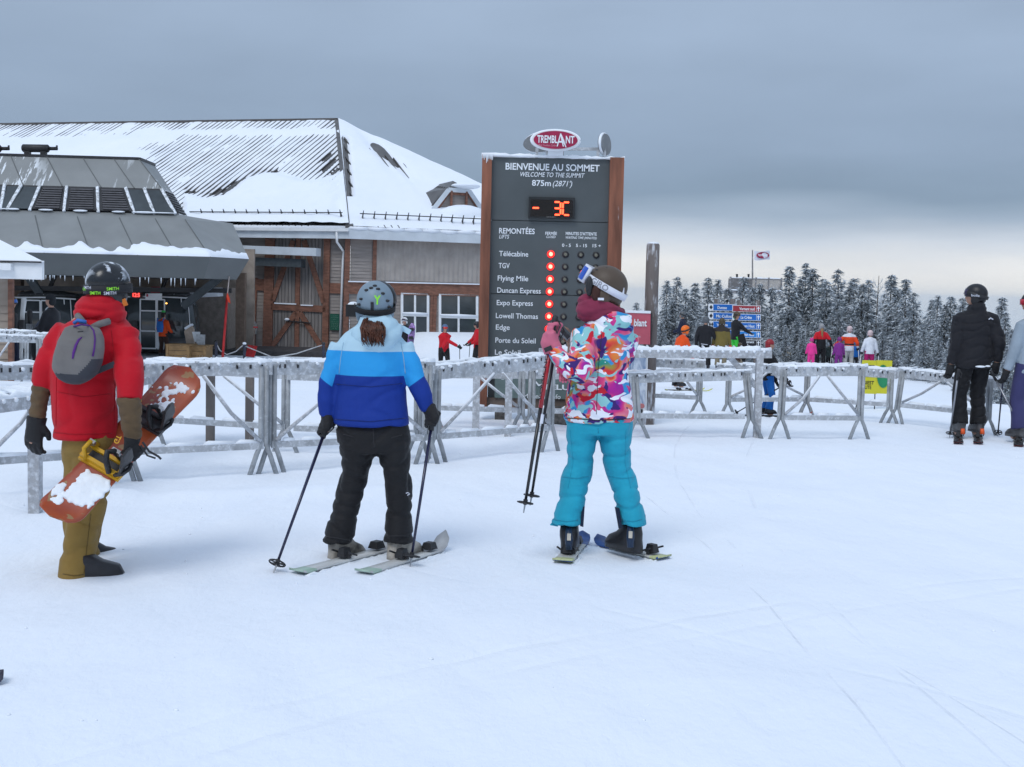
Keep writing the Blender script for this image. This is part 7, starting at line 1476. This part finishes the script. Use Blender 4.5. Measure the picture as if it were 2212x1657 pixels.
# seated pair and ski class
bg(1700, 54, 175, 1.72, camel, dnavy, M_HBK, 'person in a camel coat and blue hat sitting by the trees', True, seated=True, helmet=False, hair=H_('blue_knit', (.02,.05,.15)), hands=[(-.15,.3,.45), (.15,.3,.45)], ski_=False)
bg(1726, 53, 185, 1.78, bk, bk, M_HBK, 'person in black sitting by the trees right of the camel coat', True, seated=True, bulk=1.2, hands=[(-.25,.25,.4), (.25,.25,.4)], ski_=False, helmet=False, hair=mat('black_knit', (.015,.017,.02), .9))
px_, ipx = bg(1771, 48, 8, 1.74, [bk, redj], bk, H_('blackwhite_helmet', (.3,.3,.31)), 'instructor in a red and black jacket with black trousers', True, yoke=YB(1.18), hands=[(-.3,.0,.9), (.4,.05,.95)])
part('long_hair', MB().tube([(ipx['C']+Vector((0,-.12,-.05)), .05, .04), (ipx['C']+Vector((0,-.15,-.3)), .045, .04), (ipx['C']+Vector((.01,-.15,-.42)), .02, .02)], 10), mat('fair_hair', (.30,.17,.07), .6), px_, True)
bg(1751, 47.5, 10, 1.18, pink, pink, H_('pink_helmet', (.6,.04,.25)), 'child all in hot pink beside the instructor in red and black', True)
bg(1790, 48.5, -5, 1.05, dgreen, bk, H_('striped_helmet', (.3,.35,.4)), 'small child in dark clothes between the two instructors', True)
pi_, ipi = bg(1832, 48, 5, 1.72, [whit, orr], grey, hrw, 'instructor in an orange and white jacket with pale grey trousers', True, yoke=lambda q: (1.0 < q.z < 1.36), hands=[(-.62,.1,.92), (.35,.05,.9)])
part('belt', MB().tube([(ipi['hip']+Vector((0,0,.12)), .185, .15), (ipi['hip']+Vector((0,0,.17)), .185, .15)], 16), M_BLACK, pi_, True)
bg(1811, 47.4, 0, 1.30, purp, purp, H_('purple_helmet', (.2,.03,.2)), 'child all in violet in front of the instructor in orange and white', True)
pm_, ipm = bg(1877, 47, 5, 1.62, [whit], mag, hrw, 'child in a white jacket with magenta trousers above the yellow sign', True, hands=[(-.32,.05,.85), (.34,.05,.8)], extra={'gloves': M_GLOVE})
bg(1846, 49.5, 0, 1.1, cyan, bk, hbl, 'small child in blue right of the pale grey trousers', True)
for k, (f_, x) in enumerate(((ipx, 'instructor in red and black'), (ipi, 'instructor in orange and white'), (ipm, 'child in white and magenta'))):
    for s_ in (0, 1): pole(f_['hands'][s_]+Vector((0,0,.08)), f_['hands'][s_]+Vector(((-.1,.1)[s_],-.1,-.9)), 'white pole in the %s hand of the %s' % (('left', 'right')[s_], x), M_WHITE, .014)
# loose clods of snow on the piste
rr = random.Random(9); cl_ = MB()
for _ in range(110):
    p = gpt(rr.uniform(0, 2200), 980+rr.random()**2*620); r_ = rr.uniform(.002, .008); cl_.ell(p+Vector((0,0,r_*.3)), r_*rr.uniform(.8,1.6), r_*rr.uniform(.8,1.6), r_*.8, None, 6, 4)
link('snow_crumbs', cl_.mesh('snow_crumbs', smooth=True), M_FSNOW, None, (0,0,0), 'small crumbs of snow scattered over the piste', None, None, 'stuff')

bpy.data.scenes.remove(TS)
